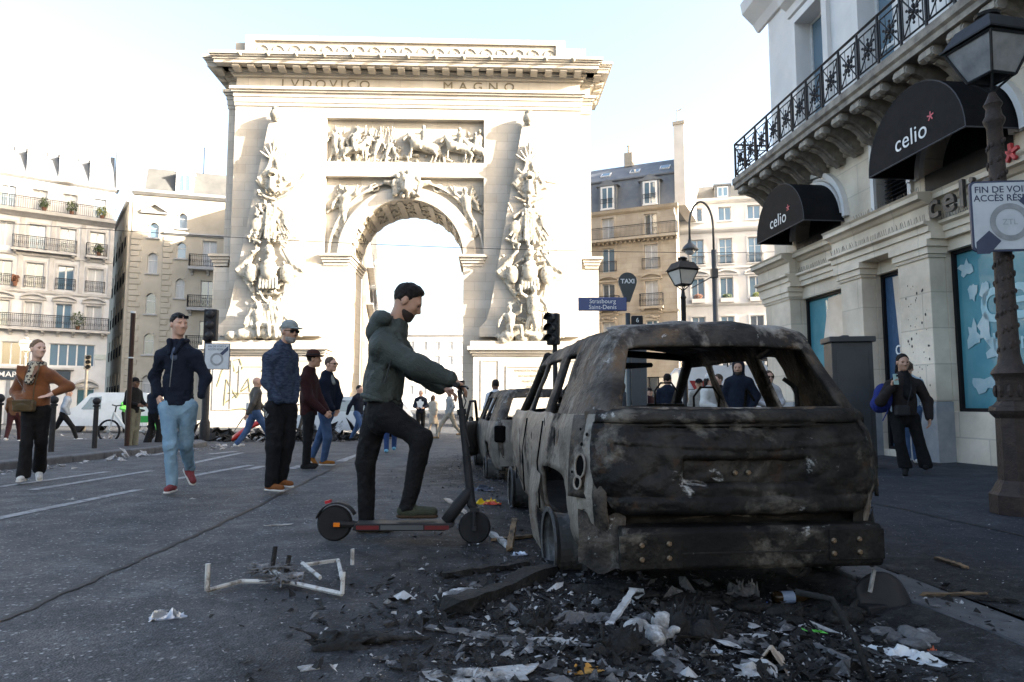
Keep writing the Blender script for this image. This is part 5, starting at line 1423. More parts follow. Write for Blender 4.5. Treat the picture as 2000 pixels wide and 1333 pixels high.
    pm = pn.mesh('railing_panel'); pm.materials.append(M_IRON)
    for q in range(23): obj_from('railing_panel', pm, bc, (.06 + w * q, -.9, zb))
    obj_from('railing_panel', pm, bc, (-.25, -.58, zb), (0, 0, R(-90))); obj_from('railing_panel', pm, bc, (-.25, -.02, zb), (0, 0, R(-90)))
    # upper wall with tall windows
    uh = [(1.55 + 2.55 * i, 2.75 + 2.55 * i, z(7.0), z(10.3)) for i in range(9)]; uh += [(1.55 + 2.55 * i, 2.75 + 2.55 * i, z(13), z(15.6)) for i in range(9)]
    uw = wall(e, 'upper_wall', 0.0, L_, z(6.4), TOP, uh, M_SHOP_UP, 0.04, .5)
    for h in uh[:9] + uh[9:]:
        wn_ = window(e, *h, .34, M_GLASS_SKY, M_WFRAME, 2, 0.35)
        win_surround(e, *h, M_SHOP_UP, .2, .1, False).location.y = .04
        moulding(e, 'window_cornice', h[0] - .35, h[1] + .35, [(.1, h[3] + .3), (.12, h[3] + .5), (.3, h[3] + .62), (.36, h[3] + .8)], M_SHOP_UP, y=.04)
    moulding(e, 'cornice', -.5, L_, [(.08, z(11.2)), (.2, z(11.4)), (.3, z(11.5)), (.5, z(11.7)), (.55, z(12.0))], M_SHOP_UP, y=.04)
    # the return along the boulevard, and the mass of the block
    rt = wall(e, 'return_wall', 0, 26, 0, TOP, [(2 + 3 * i, 3.2 + 3 * i, zz, zz + 2.3) for i in range(7) for zz in (1, 4.8, 8, 11.5, 15)], M_SHOP_UP, 0.0, -.35)
    rt.location = (.01, .36, 0); rt.rotation_euler = (0, 0, R(90))
    MB().bb(0.4, L_, .6, 26, 0.05, TOP - .02).build('block_core', M_SHOP_UP, e)
    MB().bb(0.2, L_, .5, 26, TOP - .01, TOP + 3).build('roof', M_ZINC, e)
    # stains: shot marks of paint on the pillar
    rr = random.Random(4); st = MB()
    for _ in range(46):
        t = rr.random()
        x = 5.45 + rr.uniform(0, .6); zz = z(1.1 + 1.9 * t); r = rr.uniform(.006, .022)
        n = 7; st.add([(x + r * math.cos(2 * PI * q / n), -.304, zz + r * 1.4 * math.sin(2 * PI * q / n)) for q in range(n)], [tuple(range(n))])
    tag(st.build('paint_splashes', mat('dark_splash', (.05, .045, .045)), e), kind='stuff')
build_shop()
# ================================================================== street furniture
M_POST = mat('painted_cast_iron', (0.030, 0.024, 0.022), (0.055, 0.040, 0.034), rough=0.5, scale=9, detail=8, bump=0.35, bscale=45, spec=0.5)
M_BLACK = mat('black_metal', (0.014, 0.015, 0.017), (0.024, 0.025, 0.028), rough=0.45, scale=12)
M_LAMPGL = mat('frosted_lamp_glass', (0.36, 0.38, 0.40), (0.18, 0.19, 0.20), rough=0.15, scale=3, detail=6, spec=0.8)
M_SIGNW = mat('sign_face_white', (0.50, 0.53, 0.56), (0.40, 0.43, 0.46), rough=0.35, scale=4, detail=8)
M_SIGNB = mat('sign_navy', (0.022, 0.034, 0.075), (0.03, 0.045, 0.09), rough=0.4, scale=6)
M_SIGNG = mat('sign_grey_ring', (0.20, 0.215, 0.23), (0.28, 0.295, 0.31), rough=0.5, scale=12, detail=8)
def lantern(parent, z0, s=1.0, m=None, glass=None):
    """square tapered lantern: frame, four panes, roof"""
    m = m or M_BLACK
    f = MB(); hb, ht, h = .155 * s, .29 * s, .38 * s
    for sx in (-1, 1):
        for sy in (-1, 1): f.tube([(sx * hb, sy * hb, z0), (sx * ht, sy * ht, z0 + h)], .014 * s, 4)
    for hh, q in ((z0, hb), (z0 + h, ht)):
        f.tube([(-q, -q, hh), (q, -q, hh), (q, q, hh), (-q, q, hh), (-q, -q, hh)], .016 * s, 4)
    for q in range(4):
        a = PI / 4 + q * PI / 2; f.tube([(0, 0, z0 - .16 * s), (hb * 1.3 * math.cos(a), hb * 1.3 * math.sin(a), z0)], .013 * s, 4)
    fo = f.build('lantern_frame', m, parent)
    g = MB(); k = .96
    for q in range(4):
        M = Matrix.Rotation(q * PI / 2, 3, 'Z')
        g.add([M @ Vector(v) for v in ((-hb * k, -hb * k, z0 + .01), (hb * k, -hb * k, z0 + .01), (ht * k, -ht * k, z0 + h - .01), (-ht * k, -ht * k, z0 + h - .01))], [(0, 1, 2, 3)])
    g.build('pane', glass or M_LAMPGL, fo)
    r = MB(); zz = z0 + h
    for (q0, q1, za, zb) in ((.33, .33, 0.017, .035), (.31, .215, .035, .22), (.12, .12, .25, .27), (.07, .09, .27, .32)):
        P = [(sx * q * s, sy * q * s, zz + v * s) for q, v in ((q0, za), (q1, zb)) for sx, sy in ((-1, -1), (1, -1), (1, 1), (-1, 1))]
        r.add(P, [(3, 2, 1, 0), (4, 5, 6, 7), (0, 1, 5, 4), (1, 2, 6, 5), (2, 3, 7, 6), (3, 0, 4, 7)])
    r.lathe([(.12 * s, 0), (.13 * s, .03 * s), (.05 * s, .07 * s)], 12, (0, 0, zz + .32 * s))
    r.build('lantern_roof', m, parent)
def near_lamp():
    X, Y = 4.60, 6.3; g = G(X, Y)
    e = tag(empty('street_lamp', (X, Y, g), R(12)), 'ornate dark cast-iron lamp post with square lantern on the right pavement', 'street lamp')
    p = [(.225, 0), (.225, .17), (.205, .19), (.18, .24), (.165, .27), (.145, .30), (.14, .86), (.175, .90), (.19, .93), (.18, .965), (.15, .98), (.118, 1.02), (.122, 1.2), (.135, 1.24), (.158, 1.27), (.145, 1.30), (.10, 1.36), (.084, 1.45), (.077, 2.2), (.070, 3.2), (.066, 3.62), (.088, 3.66), (.092, 3.69), (.07, 3.73), (.06, 3.8), (.08, 3.84), (.05, 3.9), (.025, 3.96)]
    b = MB().lathe(p[:12], 8); b.build('base', M_POST, e)
    b = MB().lathe(p[11:], 18)
    b.build('shaft', M_POST, e, smooth=True, angle=40)
    rr = random.Random(1); iv = MB()
    for q in range(150):                                     # cast ivy relief winding up the shaft
        zz = 1.42 + q / 150 * 2.1; a = q * .55 + rr.uniform(-.4, .4); r = .082 - (zz - 1.4) * .006
        iv.ball((r * math.cos(a), r * math.sin(a), zz), (.016, .016, .026), 5, 4)
    for q in range(10):
        a = q * 2 * PI / 10; iv.ball((.124 * math.cos(a), .124 * math.sin(a), 1.11), (.024, .024, .06), 5, 4)
    tag(iv.build('ivy_ornament', M_POST, e), kind='stuff')
    lantern(e, 4.10, .88, M_BLACK, mat('dirty_lamp_glass', (.13, .14, .15), (.30, .31, .32), rough=.12, scale=2.2, detail=7, spec=.9))
    # road sign clamped to the same post
    s = tag(empty('road_sign', (X - .04, Y - .16, g + 2.71), R(-6)), 'white square road sign with grey ring and dark diagonal bars on the ornate lamp post', 'road sign')
    w = .33; c = .05; n = 5
    def rr_(w, c): return [(sx * (w - c) + c * math.cos(a), sy * (w - c) + c * math.sin(a)) for sx, sy, a0 in ((1, 1, 0), (-1, 1, PI / 2), (-1, -1, PI), (1, -1, 1.5 * PI)) for a in [a0 + PI / 2 * i / n for i in range(n + 1)]]
    MB().prism(rr_(w, c), -.012, .012, 'y').build('plate', M_SIGNB, s); MB().prism(rr_(w - .018, c * .8), -.0165, -.0125, 'y').build('face', M_SIGNW, s)
    for sg in (1, -1):
        d = MB(); d.add([(sg * .302, -.0185, sg * .302 - sg * .11), (sg * .302, -.0185, sg * .302), (sg * .19, -.0185, sg * .302) if sg > 0 else (sg * .19, -.0185, sg * .302), (sg * .085, -.0185, sg * .185), (sg * .185, -.0185, sg * .085)], [(0, 1, 2, 3, 4)])
        d.build('diagonal_bar', M_SIGNB, s, loc=(0, 0, -.05))
    rg = MB(); m = 36; P = []
    for i in range(m):
        a = 2 * PI * i / m
        for r in (.125, .175): P.append((r * math.cos(a), -.02, r * math.sin(a) - .06))
    rg.add(P, [(2 * i, 2 * i + 1, (2 * i + 3) % (2 * m), (2 * i + 2) % (2 * m)) for i in range(m)]); rg.build('ring', M_SIGNG, s)
    text_obj('lettering', 'FIN DE VOIES À', .085, M_SIGNB, s, (0, -.0175, .245), depth=.0008, bold=.001); text_obj('lettering', 'ACCÈS RÉSERVÉ', .085, M_SIGNB, s, (0, -.0175, .165), depth=.0008, bold=.001)
    text_obj('symbol', 'ZTL', .075, mat('faded_print', (.34, .37, .40)), s, (0, -.0175, -.06), depth=.0008)
    MB().box((0, .09, 0), (.05, .16, .06)).build('clamp', M_BLACK, s)
near_lamp()
def mid_lamp(px, Y, ztop, label, s=1.0, m=None, glass=None):
    x = at(px, 600, Y).x; g = G(x, Y)
    e = tag(empty('street_lamp', (x, Y, g), R(20)), label, 'street lamp')
    h = ztop - g - .95 * s
    MB().lathe([(.2, 0), (.2, .25), (.13, .4), (.12, .9), (.15, .95), (.08, 1.1), (.065, h - .3), (.09, h - .26), (.06, h - .2), (.03, h)], 12).build('post', m or M_BLACK, e, smooth=True, angle=40)
    lantern(e, h + .1, s, m or M_BLACK, glass or mat('milky_lamp_glass', (.55, .54, .5), (.48, .47, .44), rough=.2))
mid_lamp(1335, 19.0, 5.1, 'black lantern street lamp in front of the white building', 1.05)
mid_lamp(56, 36.0, 4.4, 'pale sunlit lantern lamp far behind the woman in the brown jacket', .9, mat('sunlit_lamp_tone', (.35, .32, .27), rough=.6))  # sunlight on the far lamp put into its pale colour
def crook_lamp():
    Y = 26.0; x = at(1397, 600, Y).x; g = G(x, Y)
    e = tag(empty('street_lamp', (x, Y, g)), 'tall grey street lamp with a hooked crook arm over the boulevard', 'street lamp')
    ht = 8.0
    MB().lathe([(.16, 0), (.15, 1.2), (.11, 1.3), (.095, ht - .9)], 12).build('post', mat('lamp_grey', (.05, .055, .06), rough=.45), e, smooth=True)
    pts = [(0, 0, ht - 1.0)] + [(-.46 + .46 * math.cos(t), 0, ht + .0 + 1.0 * math.sin(t)) for t in [PI * i / 14 for i in range(15)]] + [(-.92, 0, ht - .55)]
    MB().tube(pts, .045, 8).build('crook_arm', MATS['lamp_grey'], e, smooth=True)
    MB().lathe([(.06, .0), (.08, -.12), (.2, -.22), (.31, -.36), (.33, -.42)], 16, (-.92, 0, ht - .5)).build('lamp_shade', MATS['lamp_grey'], e, smooth=True)
    MB().lathe([(.2, -.42), (.19, -.52), (.1, -.6)], 14, (-.92, 0, ht - .5)).build('lamp_bowl', M_LAMPGL, e, smooth=True)
    MB().tube([(0, 0, 6.1), (-.9, 0, 5.6)], .025, 6).bb(-.12, .12, -.1, .1, 6.0, 6.35).build('cable_bracket', MATS['lamp_grey'], e)
crook_lamp()
def taxi_post():
    Y = 14.0; x = at(1226, 600, Y).x; g = G(x, Y)
    e = tag(empty('taxi_stand_post', (x, Y, g)), 'dark teardrop taxi stand sign with blue station name plate on its pole', 'sign post')
    m = mat('taxi_sign_grey', (.035, .045, .05), rough=.45)
    MB().lathe([(.07, 0), (.06, .3), (.05, 3.0)], 10).build('pole', m, e, smooth=True)
    c = 3.42 - g - .02; pts = []
    for i in range(25):
        a = -PI / 2 + 2 * PI * i / 24 if False else PI * 1.28 * (i / 24 - .5) + PI / 2
        pts.append((.19 * math.cos(a), c + .19 * math.sin(a)))
    MB().prism([(-.05, c - .42), (.05, c - .42)] + pts, -.04, .04, 'y').build('teardrop_panel', m, e)
    text_obj('lettering', 'TAXI', .13, M_WHITEPR, e, (0, -.043, c), depth=.002, bold=.003)
    b = mat('enamel_blue', (.02, .045, .16), (.025, .055, .19), rough=.3)
    n = MB().bb(-1.03, -.03, -.09, -.06, 2.92 - g - .14, 2.92 - g + .14).build('name_plate', b, e, bevel=.03)
    text_obj('lettering', 'Strasbourg', .125, M_WHITEPR, n, (-.53, -.093, 2.92 - g + .055), depth=.001); text_obj('lettering', 'Saint-Denis', .125, M_WHITEPR, n, (-.53, -.093, 2.92 - g - .065), depth=.001)
    d = MB().bb(.06, .29, -.12, .0, 2.52 - g - .16, 2.52 - g + .16).build('display_box', M_BLACK, e, bevel=.02)
    text_obj('display_digit', '6', .13, M_WHITEPR, d, (.175, -.124, 2.52 - g + .06), depth=.001)
    MB().bb(.10, .25, -.124, -.121, 2.52 - g - .12, 2.52 - g - .03).build('display_symbol', mat('teal_display', (.03, .25, .3), rough=.3), d)
taxi_post()
def traffic_light(px, Y, ytop, ybot, label, rz=0.0, sign=False, m=None, thick=.06, hoods=True, xoff=0.0):
    m = m or M_BLACK
    t = at(px, ytop, Y); b = at(px, ybot, Y); g = G(t.x, Y) + (ISL if t.x < -8 and Y < 21 else 0)
    e = tag(empty('traffic_light', (t.x, Y, g), rz), label, 'traffic light')
    h = t.z - b.z; w = h * .4
    MB().lathe([(thick * 1.4, 0), (thick * 1.4, .5), (thick, .6), (thick, t.z - g - .1)], 12, (xoff, w * .5, 0)).build('pole', m, e, smooth=True, angle=40)
    MB().bb(-w / 2, w / 2, 0, w * .55, b.z - g, t.z - g).build('signal_head', m, e, bevel=.03)
    for q in range(3):
        zz = b.z - g + h * (q + .5) / 3
        ln = MB().lathe([(w * .34, 0), (w * .34, .02), (w * .1, .035)], 14, (0, -.001, zz), Matrix.Rotation(PI / 2, 3, 'X')).build('lens', mat('dark_lens', (.03, .03, .032), rough=.2), e, smooth=True)
        if hoods:
            P = []; n = 12
            for i in range(n + 1):
                a = PI * i / n * 1.16 - .25
                for y in (0, -w * .55): P.append((w * .42 * math.cos(a), y, zz + w * .42 * math.sin(a)))
            MB().add(P, [(2 * i, 2 * i + 1, 2 * i + 3, 2 * i + 2) for i in range(n)]).build('hood', m, e, smooth=True)
    if sign:
        s = MB().bb(-.1, .62, -.05, -.02, b.z - g - .85, b.z - g - .08).build('sign_plate', M_SIGNB, e)
        MB().bb(-.08, .60, -.056, -.051, b.z - g - .83, b.z - g - .10).build('sign_face', M_SIGNW, s)
        cz = b.z - g - .55; rg = MB(); P = []
        for i in range(24):
            a = 2 * PI * i / 24
            for r in (.13, .19): P.append((.26 + r * math.cos(a), -.06, cz + r * math.sin(a)))
        rg.add(P, [(2 * i, 2 * i + 1, (2 * i + 3) % 48, (2 * i + 2) % 48) for i in range(24)]); rg.build('sign_ring', M_SIGNG, s)
        bar = MB(); bar.add([(.40, -.058, cz + .1), (.58, -.058, cz + .27), (.58, -.058, cz + .40), (.33, -.058, cz + .16)], [(0, 1, 2, 3)]); bar.build('sign_bar', M_SIGNB, s)
        text_obj('sign_lettering', 'FIN DE VOIES À', .075, M_SIGNB, s, (.26, -.058, b.z - g - .17), depth=.001); text_obj('sign_lettering', 'ACCÈS RÉSERVÉ', .075, M_SIGNB, s, (.26, -.058, b.z - g - .26), depth=.001)
    return e
traffic_light(411, 20.0, 604, 666, 'black traffic light with white road sign below, left of the arch', R(4), True, thick=.105, hoods=False, xoff=-.1)
traffic_light(1077, 14.5, 612, 674, 'black hooded traffic light between the arch and the burnt car', R(-35), False, thick=.05)
traffic_light(172, 34.0, 694, 722, 'pale sunlit traffic light far off in front of the shop building', R(40), False, mat('sunlit_signal_tone', (.30, .28, .24), rough=.6), .07)  # pale colour stands in for sunlight on this traffic light
def bollard(Y, label):
    x = -9.35; e = tag(empty('bollard', (x, Y, isl_z(x, Y))), label, 'bollard', 'bollards along the left kerb')
    MB().lathe([(.055, 0), (.05, .92), (.075, .93), (.075, .96), (.04, .98)], 12).build('post', M_BLACK, e, smooth=True, angle=40)
    MB().ball((0, 0, 1.05), .085, 12, 9).build('ball_top', M_BLACK, e, smooth=True)
bollard(12.5, 'dark bollard cut by the left picture edge, nearest of the row'); bollard(13.99, 'black ball-topped bollard right of the woman in brown, middle of the row'); bollard(15.43, 'black ball-topped bollard left of the thin pole, farthest of the row')
e = tag(empty('sign_pole', (-9.22, 16.49, isl_z(-9.22, 16.49))), 'thin dark brown pole in front of the man with khaki trousers', 'pole')
MB().lathe([(.055, 0), (.055, 3.2)], 10).build('shaft', mat('brown_pole', (.028, .016, .014), rough=.45), e, smooth=True, angle=40); MB().lathe([(.06, 0), (.06, .05)], 10, (0, 0, 3.2)).lathe([(.062, 0), (.062, .03)], 10, (0, 0, 2.1)).build('band', M_SIGNW, e)
def cabinet():
    p = at(1660, 780, 11.0); g = G(p.x, 11.0)
    e = tag(empty('utility_cabinet', (p.x, 11.0, g), R(-8)), 'dark grey metal street cabinet behind the burnt car by the shop', 'cabinet')
    m = mat('cabinet_paint', (.032, .033, .036), (.045, .046, .05), rough=.5, scale=3)
    h = 1.86 - g
    MB().bb(-.31, .31, -.2, .2, 0, h).build('box', m, e, bevel=.01); MB().bb(-.35, .35, -.25, .25, h, h + .09).bb(-.12, .0, -.1, .1, h + .09, h + .12).build('lid', m, e, bevel=.015)
    MB().bb(-.24, .24, -.215, -.2, .1, h - .12).build('door', m, e, bevel=.008)
cabinet()
def info_pillar():
    p = at(1243, 780, 16.0); g = G(p.x, 16.0)
    e = tag(empty('information_pillar', (p.x, 16.0, g), R(-14)), 'dark framed poster pillar seen through the rear window of the burnt car', 'pillar')
    MB().bb(-.1, .25, -.12, .12, 0, 3.0).build('frame', mat('pillar_grey', (.05, .053, .06), rough=.4), e); MB().bb(-.36, -.1, -.1, .1, .15, 2.4).build('poster_panel', mat('pale_panel', (.42, .46, .46), (.30, .36, .36), rough=.4, scale=3), e)
info_pillar()
mb = MB(); pts = []
for i in range(31):
    t = i / 30; px = -120 + 1900 * t; py = 428 + 66 * math.sin(t * 1.9) if t < .83 else 428 + 66 * math.sin(.83 * 1.9) - (t - .83) * 60
    pts.append(at(px, py, 26 + 2 * t))
mb.tube(pts, .012, 4); tag(mb.build('overhead_cable', M_BLACK), 'thin black overhead cable slung across in front of the arch', 'cable')

# ================================================================== undamaged vehicles in the background
M_CARW = mat('white_car_paint', (.62, .64, .66), (.56, .58, .60), rough=.25, coat=.5, spec=.6)
M_TYRE = mat('tyre_rubber', (.012, .012, .013), (.02, .02, .021), rough=.85)
M_RIM = mat('alloy_rim', (.30, .31, .32), (.22, .23, .24), rough=.35, metal=.7)
M_PLAST = mat('black_plastic', (.016, .016, .018), (.025, .025, .027), rough=.55)
def wheel(parent, x, y, r, w, m_rim=None):
    t = MB().lathe([(r * .62, -w / 2), (r * .92, -w / 2), (r, -w * .3), (r, w * .3), (r * .92, w / 2), (r * .62, w / 2)], 20, (x, y, r), Matrix.Rotation(PI / 2, 3, 'X')).build('wheel', M_TYRE, parent, smooth=True, angle=40)
    rm = MB().lathe([(r * .62, -w * .42), (r * .5, -w * .3), (r * .14, -w * .34), (.02, -w * .34)], 16, (x, y, r), Matrix.Rotation(PI / 2, 3, 'X')); rm.lathe([(r * .62, w * .42), (r * .5, w * .3), (.02, w * .34)], 16, (x, y, r), Matrix.Rotation(PI / 2, 3, 'X')); rm.build('rim', m_rim or M_RIM, t)
def side_vehicle(name, loc, rz, label, cat, prof, W, wheels, wins, r=.32, paint=None, extra=None):
    """vehicle from its side outline (x forward, z up); wins: glass outlines on both flanks"""
    e = tag(empty(name, loc, rz), label, cat)
    paint = paint or M_CARW
    b = MB(); n = len(prof)
    lay = [(-W / 2, .93), (-W / 2 + .05, 1.0), (W / 2 - .05, 1.0), (W / 2, .93)]
    cx = sum(p[0] for p in prof) / n; cz = .6; P = []
    for (y, k) in lay:
        for (x, zz) in prof:
            tum = 1 - max(0, (zz - 1.0)) * .12
            P.append((cx + (x - cx) * (k * .03 + .97), y * (tum if abs(y) > 0 else 1), cz + (zz - cz) * (k * .06 + .94)))
    F = [(q * n + i, q * n + (i + 1) % n, q * n + n + (i + 1) % n, q * n + n + i) for q in range(3) for i in range(n)]
    F += [tuple(range(n)), tuple(3 * n + i for i in range(n - 1, -1, -1))]
    b.add(P, F); b.build('body', paint, e, bevel=.03)
    for (x, rr) in [(w, r) for w in wheels]:
        for s in (-1, 1): wheel(e, x, s * (W / 2 - .1), rr, .2)
    for wn_ in wins:
        for s in (-1, 1):
            zt = max(p[1] for p in wn_)
            MB().add([(x, s * (W / 2 * (1 - max(0, zz - 1.0) * .12) + .004), zz) for x, zz in wn_], [tuple(range(len(wn_)))]).build('side_window', M_GLASS, e)
    if extra: extra(e)
    return e
VAN = [(-2.6, .35), (-2.65, 1.0), (-2.6, 2.2), (-2.45, 2.38), (1.0, 2.4), (1.35, 2.3), (2.0, 1.45), (2.6, 1.2), (2.75, .9), (2.75, .4)]
def van_extra(e):
    st = MB()
    for q in range(3): st.add([(-2.3 + q * .34, -1.004, 1.9), (-2.12 + q * .34, -1.004, 1.9), (-1.55 + q * .34, -1.004, .8), (-1.73 + q * .34, -1.004, .8)], [(0, 1, 2, 3)])
    st.build('red_stripes', mat('red_reflective', (.30, .02, .025), rough=.3), e)
    MB().bb(1.2, 2.0, -1.006, -.99, .95, 1.45).build('red_panel', MATS['red_reflective'], e)
    rk_ = MB()
    for x in (-2.2, -1, .3): rk_.tube([(x, -.85, 2.36), (x, -.85, 2.62), (x, .85, 2.62), (x, .85, 2.36)], .025, 5)
    for y in (-.8, -.3, .3): rk_.tube([(-2.4, y, 2.64), (.9, y, 2.64)], .03, 5)
    rk_.build('roof_rack', M_PLAST, e); MB().bb(-.2, .0, -.7, -.6, 2.66, 2.9).build('orange_beacon', mat('orange_plastic', (.5, .12, .03), rough=.4), e)
    MB().add([(x, -1.006, z_) for x, z_ in ((-2.6, 1.62), (1.4, 1.62), (1.4, 1.60), (-2.6, 1.60))], [(0, 1, 2, 3)]).build('body_seam', M_PLAST, e)
p = at(1470, 800, 23.5); side_vehicle('van', (p.x, 23.5, G(p.x, 23.5)), R(-4), 'white work van with red stripes seen through the burnt car', 'van', VAN, 2.0, (-1.7, 1.75), [[(1.0, 1.4), (1.75, 1.4), (1.35, 2.05), (1.0, 2.1)]], extra=van_extra)
p = at(232, 800, 33.0); side_vehicle('delivery_van', (p.x, 33.0, G(p.x, 33)), R(176), 'small white delivery van parked before the cream building', 'van', [(-2.0, .35), (-2.05, 1.0), (-1.95, 1.75), (-1.8, 1.85), (.6, 1.86), (.9, 1.8), (1.5, 1.2), (2.1, 1.02), (2.25, .8), (2.25, .35)], 1.8, (-1.3, 1.45), [[(.3, 1.1), (1.25, 1.1), (.85, 1.65), (.3, 1.7)]])
HATCH = [(-1.95, .35), (-2.0, .8), (-1.85, 1.05), (-1.5, 1.4), (-1.2, 1.48), (.0, 1.47), (.35, 1.35), (1.05, .95), (1.8, .8), (2.0, .6), (2.0, .35)]
p = at(688, 830, 25.0); side_vehicle('hatchback_car', (p.x, 25.0, G(p.x, 25)), R(172), 'white hatchback car parked behind the man with sunglasses', 'car', HATCH, 1.75, (-1.25, 1.25), [[(-1.3, 1.0), (.75, .98), (.15, 1.36), (-1.1, 1.38)]])
p = at(485, 800, 26.0); e = tag(empty('striped_post', (p.x, 26.0, G(p.x, 26.0))), 'red and white striped post standing behind the bald walking man', 'post')
for q in range(5): MB().lathe([(.09, q * .26), (.09, q * .26 + .258)], 12).build('band', mat('red_lens', (.3, .01, .015), rough=.4) if q % 2 else M_SIGNW, e, smooth=True, angle=40)
def bicycle(loc, rz, label, green=True):
    e = tag(empty('bicycle', loc, rz), label, 'bicycle')
    fr_m = mat('bike_white', (.55, .57, .57), rough=.4) if green else M_BLACK
    for x in (-.55, .55):
        t = MB(); n = 24; t.tube([(x + .33 * math.cos(2 * PI * i / n), 0, .36 + .33 * math.sin(2 * PI * i / n)) for i in range(n + 1)], .03, 6); w = t.build('wheel', M_TYRE, e)
        sp = MB()
        for q in range(10): sp.tube([(x, 0, .36), (x + .31 * math.cos(q * PI / 5), 0, .36 + .31 * math.sin(q * PI / 5))], .005, 3)
        sp.lathe([(.05, -.04), (.05, .04)], 8, (x, 0, .36), Matrix.Rotation(PI / 2, 3, 'X')); sp.build('spokes', M_RIM, w)
    f = MB(); f.tube([(-.42, 0, .92), (-.05, 0, .45), (.18, 0, .42), (.33, 0, .85)], .04, 8); f.tube([(.55, 0, .36), (.08, 0, .36), (.33, 0, .8)], .025, 6); f.tube([(-.42, 0, .95), (-.55, 0, .36)], .028, 6); f.build('frame', fr_m, e)
    f = MB(); f.tube([(-.4, 0, .85), (-.36, 0, 1.12), (-.3, -.28, 1.15)], .02, 6); f.tube([(-.36, 0, 1.12), (-.3, .28, 1.15)], .02, 6); f.build('handlebar', M_BLACK, e)
    f = MB(); f.tube([(.33, 0, .8), (.37, 0, .95)], .02, 6); f.ball((.4, 0, .98), (.15, .09, .05), 10, 6); f.build('saddle', M_BLACK, e)
    if green:
        g = mat('bike_green', (.03, .35, .06), rough=.4); f = MB(); n = 10
        P = []
        for i in range(n + 1):
            a = .1 + PI * .75 * i / n
            for y in (-.06, .06): P.append((.55 + .40 * math.cos(a), y, .36 + .40 * math.sin(a)))
        f.add(P, [(2 * i, 2 * i + 1, 2 * i + 3, 2 * i + 2) for i in range(n)]); f.bb(.42, .9, -.09, .09, .62, .82); f.build('rear_fender', g, e)
    return e
q = on_ground(246, 866); bicycle((q.x, q.y, q.z), R(-3), 'white and green rental bicycle beside the man with khaki trousers')
q = on_ground(577, 868); bicycle((q.x, q.y, q.z), R(75), 'dark bicycle mostly hidden behind the old man in blue', False)
# ================================================================== people
def cloth(name, c, c2=None, scale=18, rough=.85, **k):
    return mat('cloth_' + name, c, c2 or tuple(x * .75 for x in c), rough=rough, scale=scale, detail=6, bump=.5, bscale=95, spec=.15, **k)
def skin(name, c): return mat('skin_' + name, c, tuple(x * .86 for x in c), rough=.55, scale=14, spec=.4)
SK = {'a': skin('light', (.50, .30, .22)), 'b': skin('tan', (.40, .23, .16)), 'c': skin('brown', (.14, .075, .05)), 'd': skin('pale', (.56, .37, .29))}
HR = {'k': mat('hair_black', (.010, .008, .008), (.02, .016, .014), rough=.55, scale=60, bump=.9, bscale=170, stretch=(1, 1, .2)), 'b': mat('hair_brown', (.055, .03, .018), (.09, .05, .03), rough=.55, scale=60, bump=.9, bscale=170), 'g': mat('hair_grey', (.38, .36, .34), (.26, .25, .24), rough=.7, scale=60, bump=.9, bscale=170), 'd': mat('hair_fair', (.20, .12, .06), (.13, .075, .04), rough=.55, scale=60, bump=.9, bscale=170)}
M_EYE = mat('eye_dark', (.02, .014, .012), rough=.15); M_LENS = mat('dark_glasses', (.01, .01, .011), rough=.12, spec=.8)
V3 = lambda p: np.array((p[0], p[1], p[2]), float)
def nrm(v):
    v = V3(v); return v / (np.linalg.norm(v) + 1e-9)
def axes(f, tilt=0.0):
    """right, forward, up of a head that looks along f"""
    f = nrm(f); r = nrm(np.cross(f, (0, 0, 1))); u = np.cross(r, f)
    return r, f, u
def hand_prims(w, d, n, curl=.5, s=1.0, side=1):
    w = V3(w); d = nrm(d); n = nrm(n); t = np.cross(d, n) * side; P = []
    P.append(cap(w - d * .02 * s, w + d * .03 * s, .027 * s, .03 * s, .01, (n, .7))); P.append(cap(w + d * .03 * s - t * .014 * s, w + d * .075 * s - t * .018 * s, .024 * s, .022 * s, .012, (n, .62))); P.append(cap(w + d * .03 * s + t * .014 * s, w + d * .078 * s + t * .018 * s, .024 * s, .022 * s, .012, (n, .62)))
    for i, ln in enumerate((.038, .043, .04, .031)):
        b = w + d * (.088 - .004 * abs(i - 1)) * s + t * (.030 - .0195 * i) * s
        a1 = curl * .9; a2 = curl * 1.9; d1 = d * math.cos(a1) + n * math.sin(a1); d2 = d * math.cos(a2) + n * math.sin(a2)
        k_ = b + d1 * ln * s; P.append(cap(b - d * .02 * s, k_, .0092 * s, .0088 * s, .004)); P.append(cap(k_, k_ + d2 * ln * .95 * s, .0088 * s, .0074 * s, .003))
    b = w + d * .02 * s + t * .026 * s; m = b + (d * .7 + t * .62 + n * .35 * curl) * .04 * s
    P += [cap(b, m, .0125 * s, .0105 * s, .008), cap(m, m + (d * .85 + t * .1 + n * .6 * curl) * .034 * s, .0105 * s, .0085 * s, .004)]
    return P
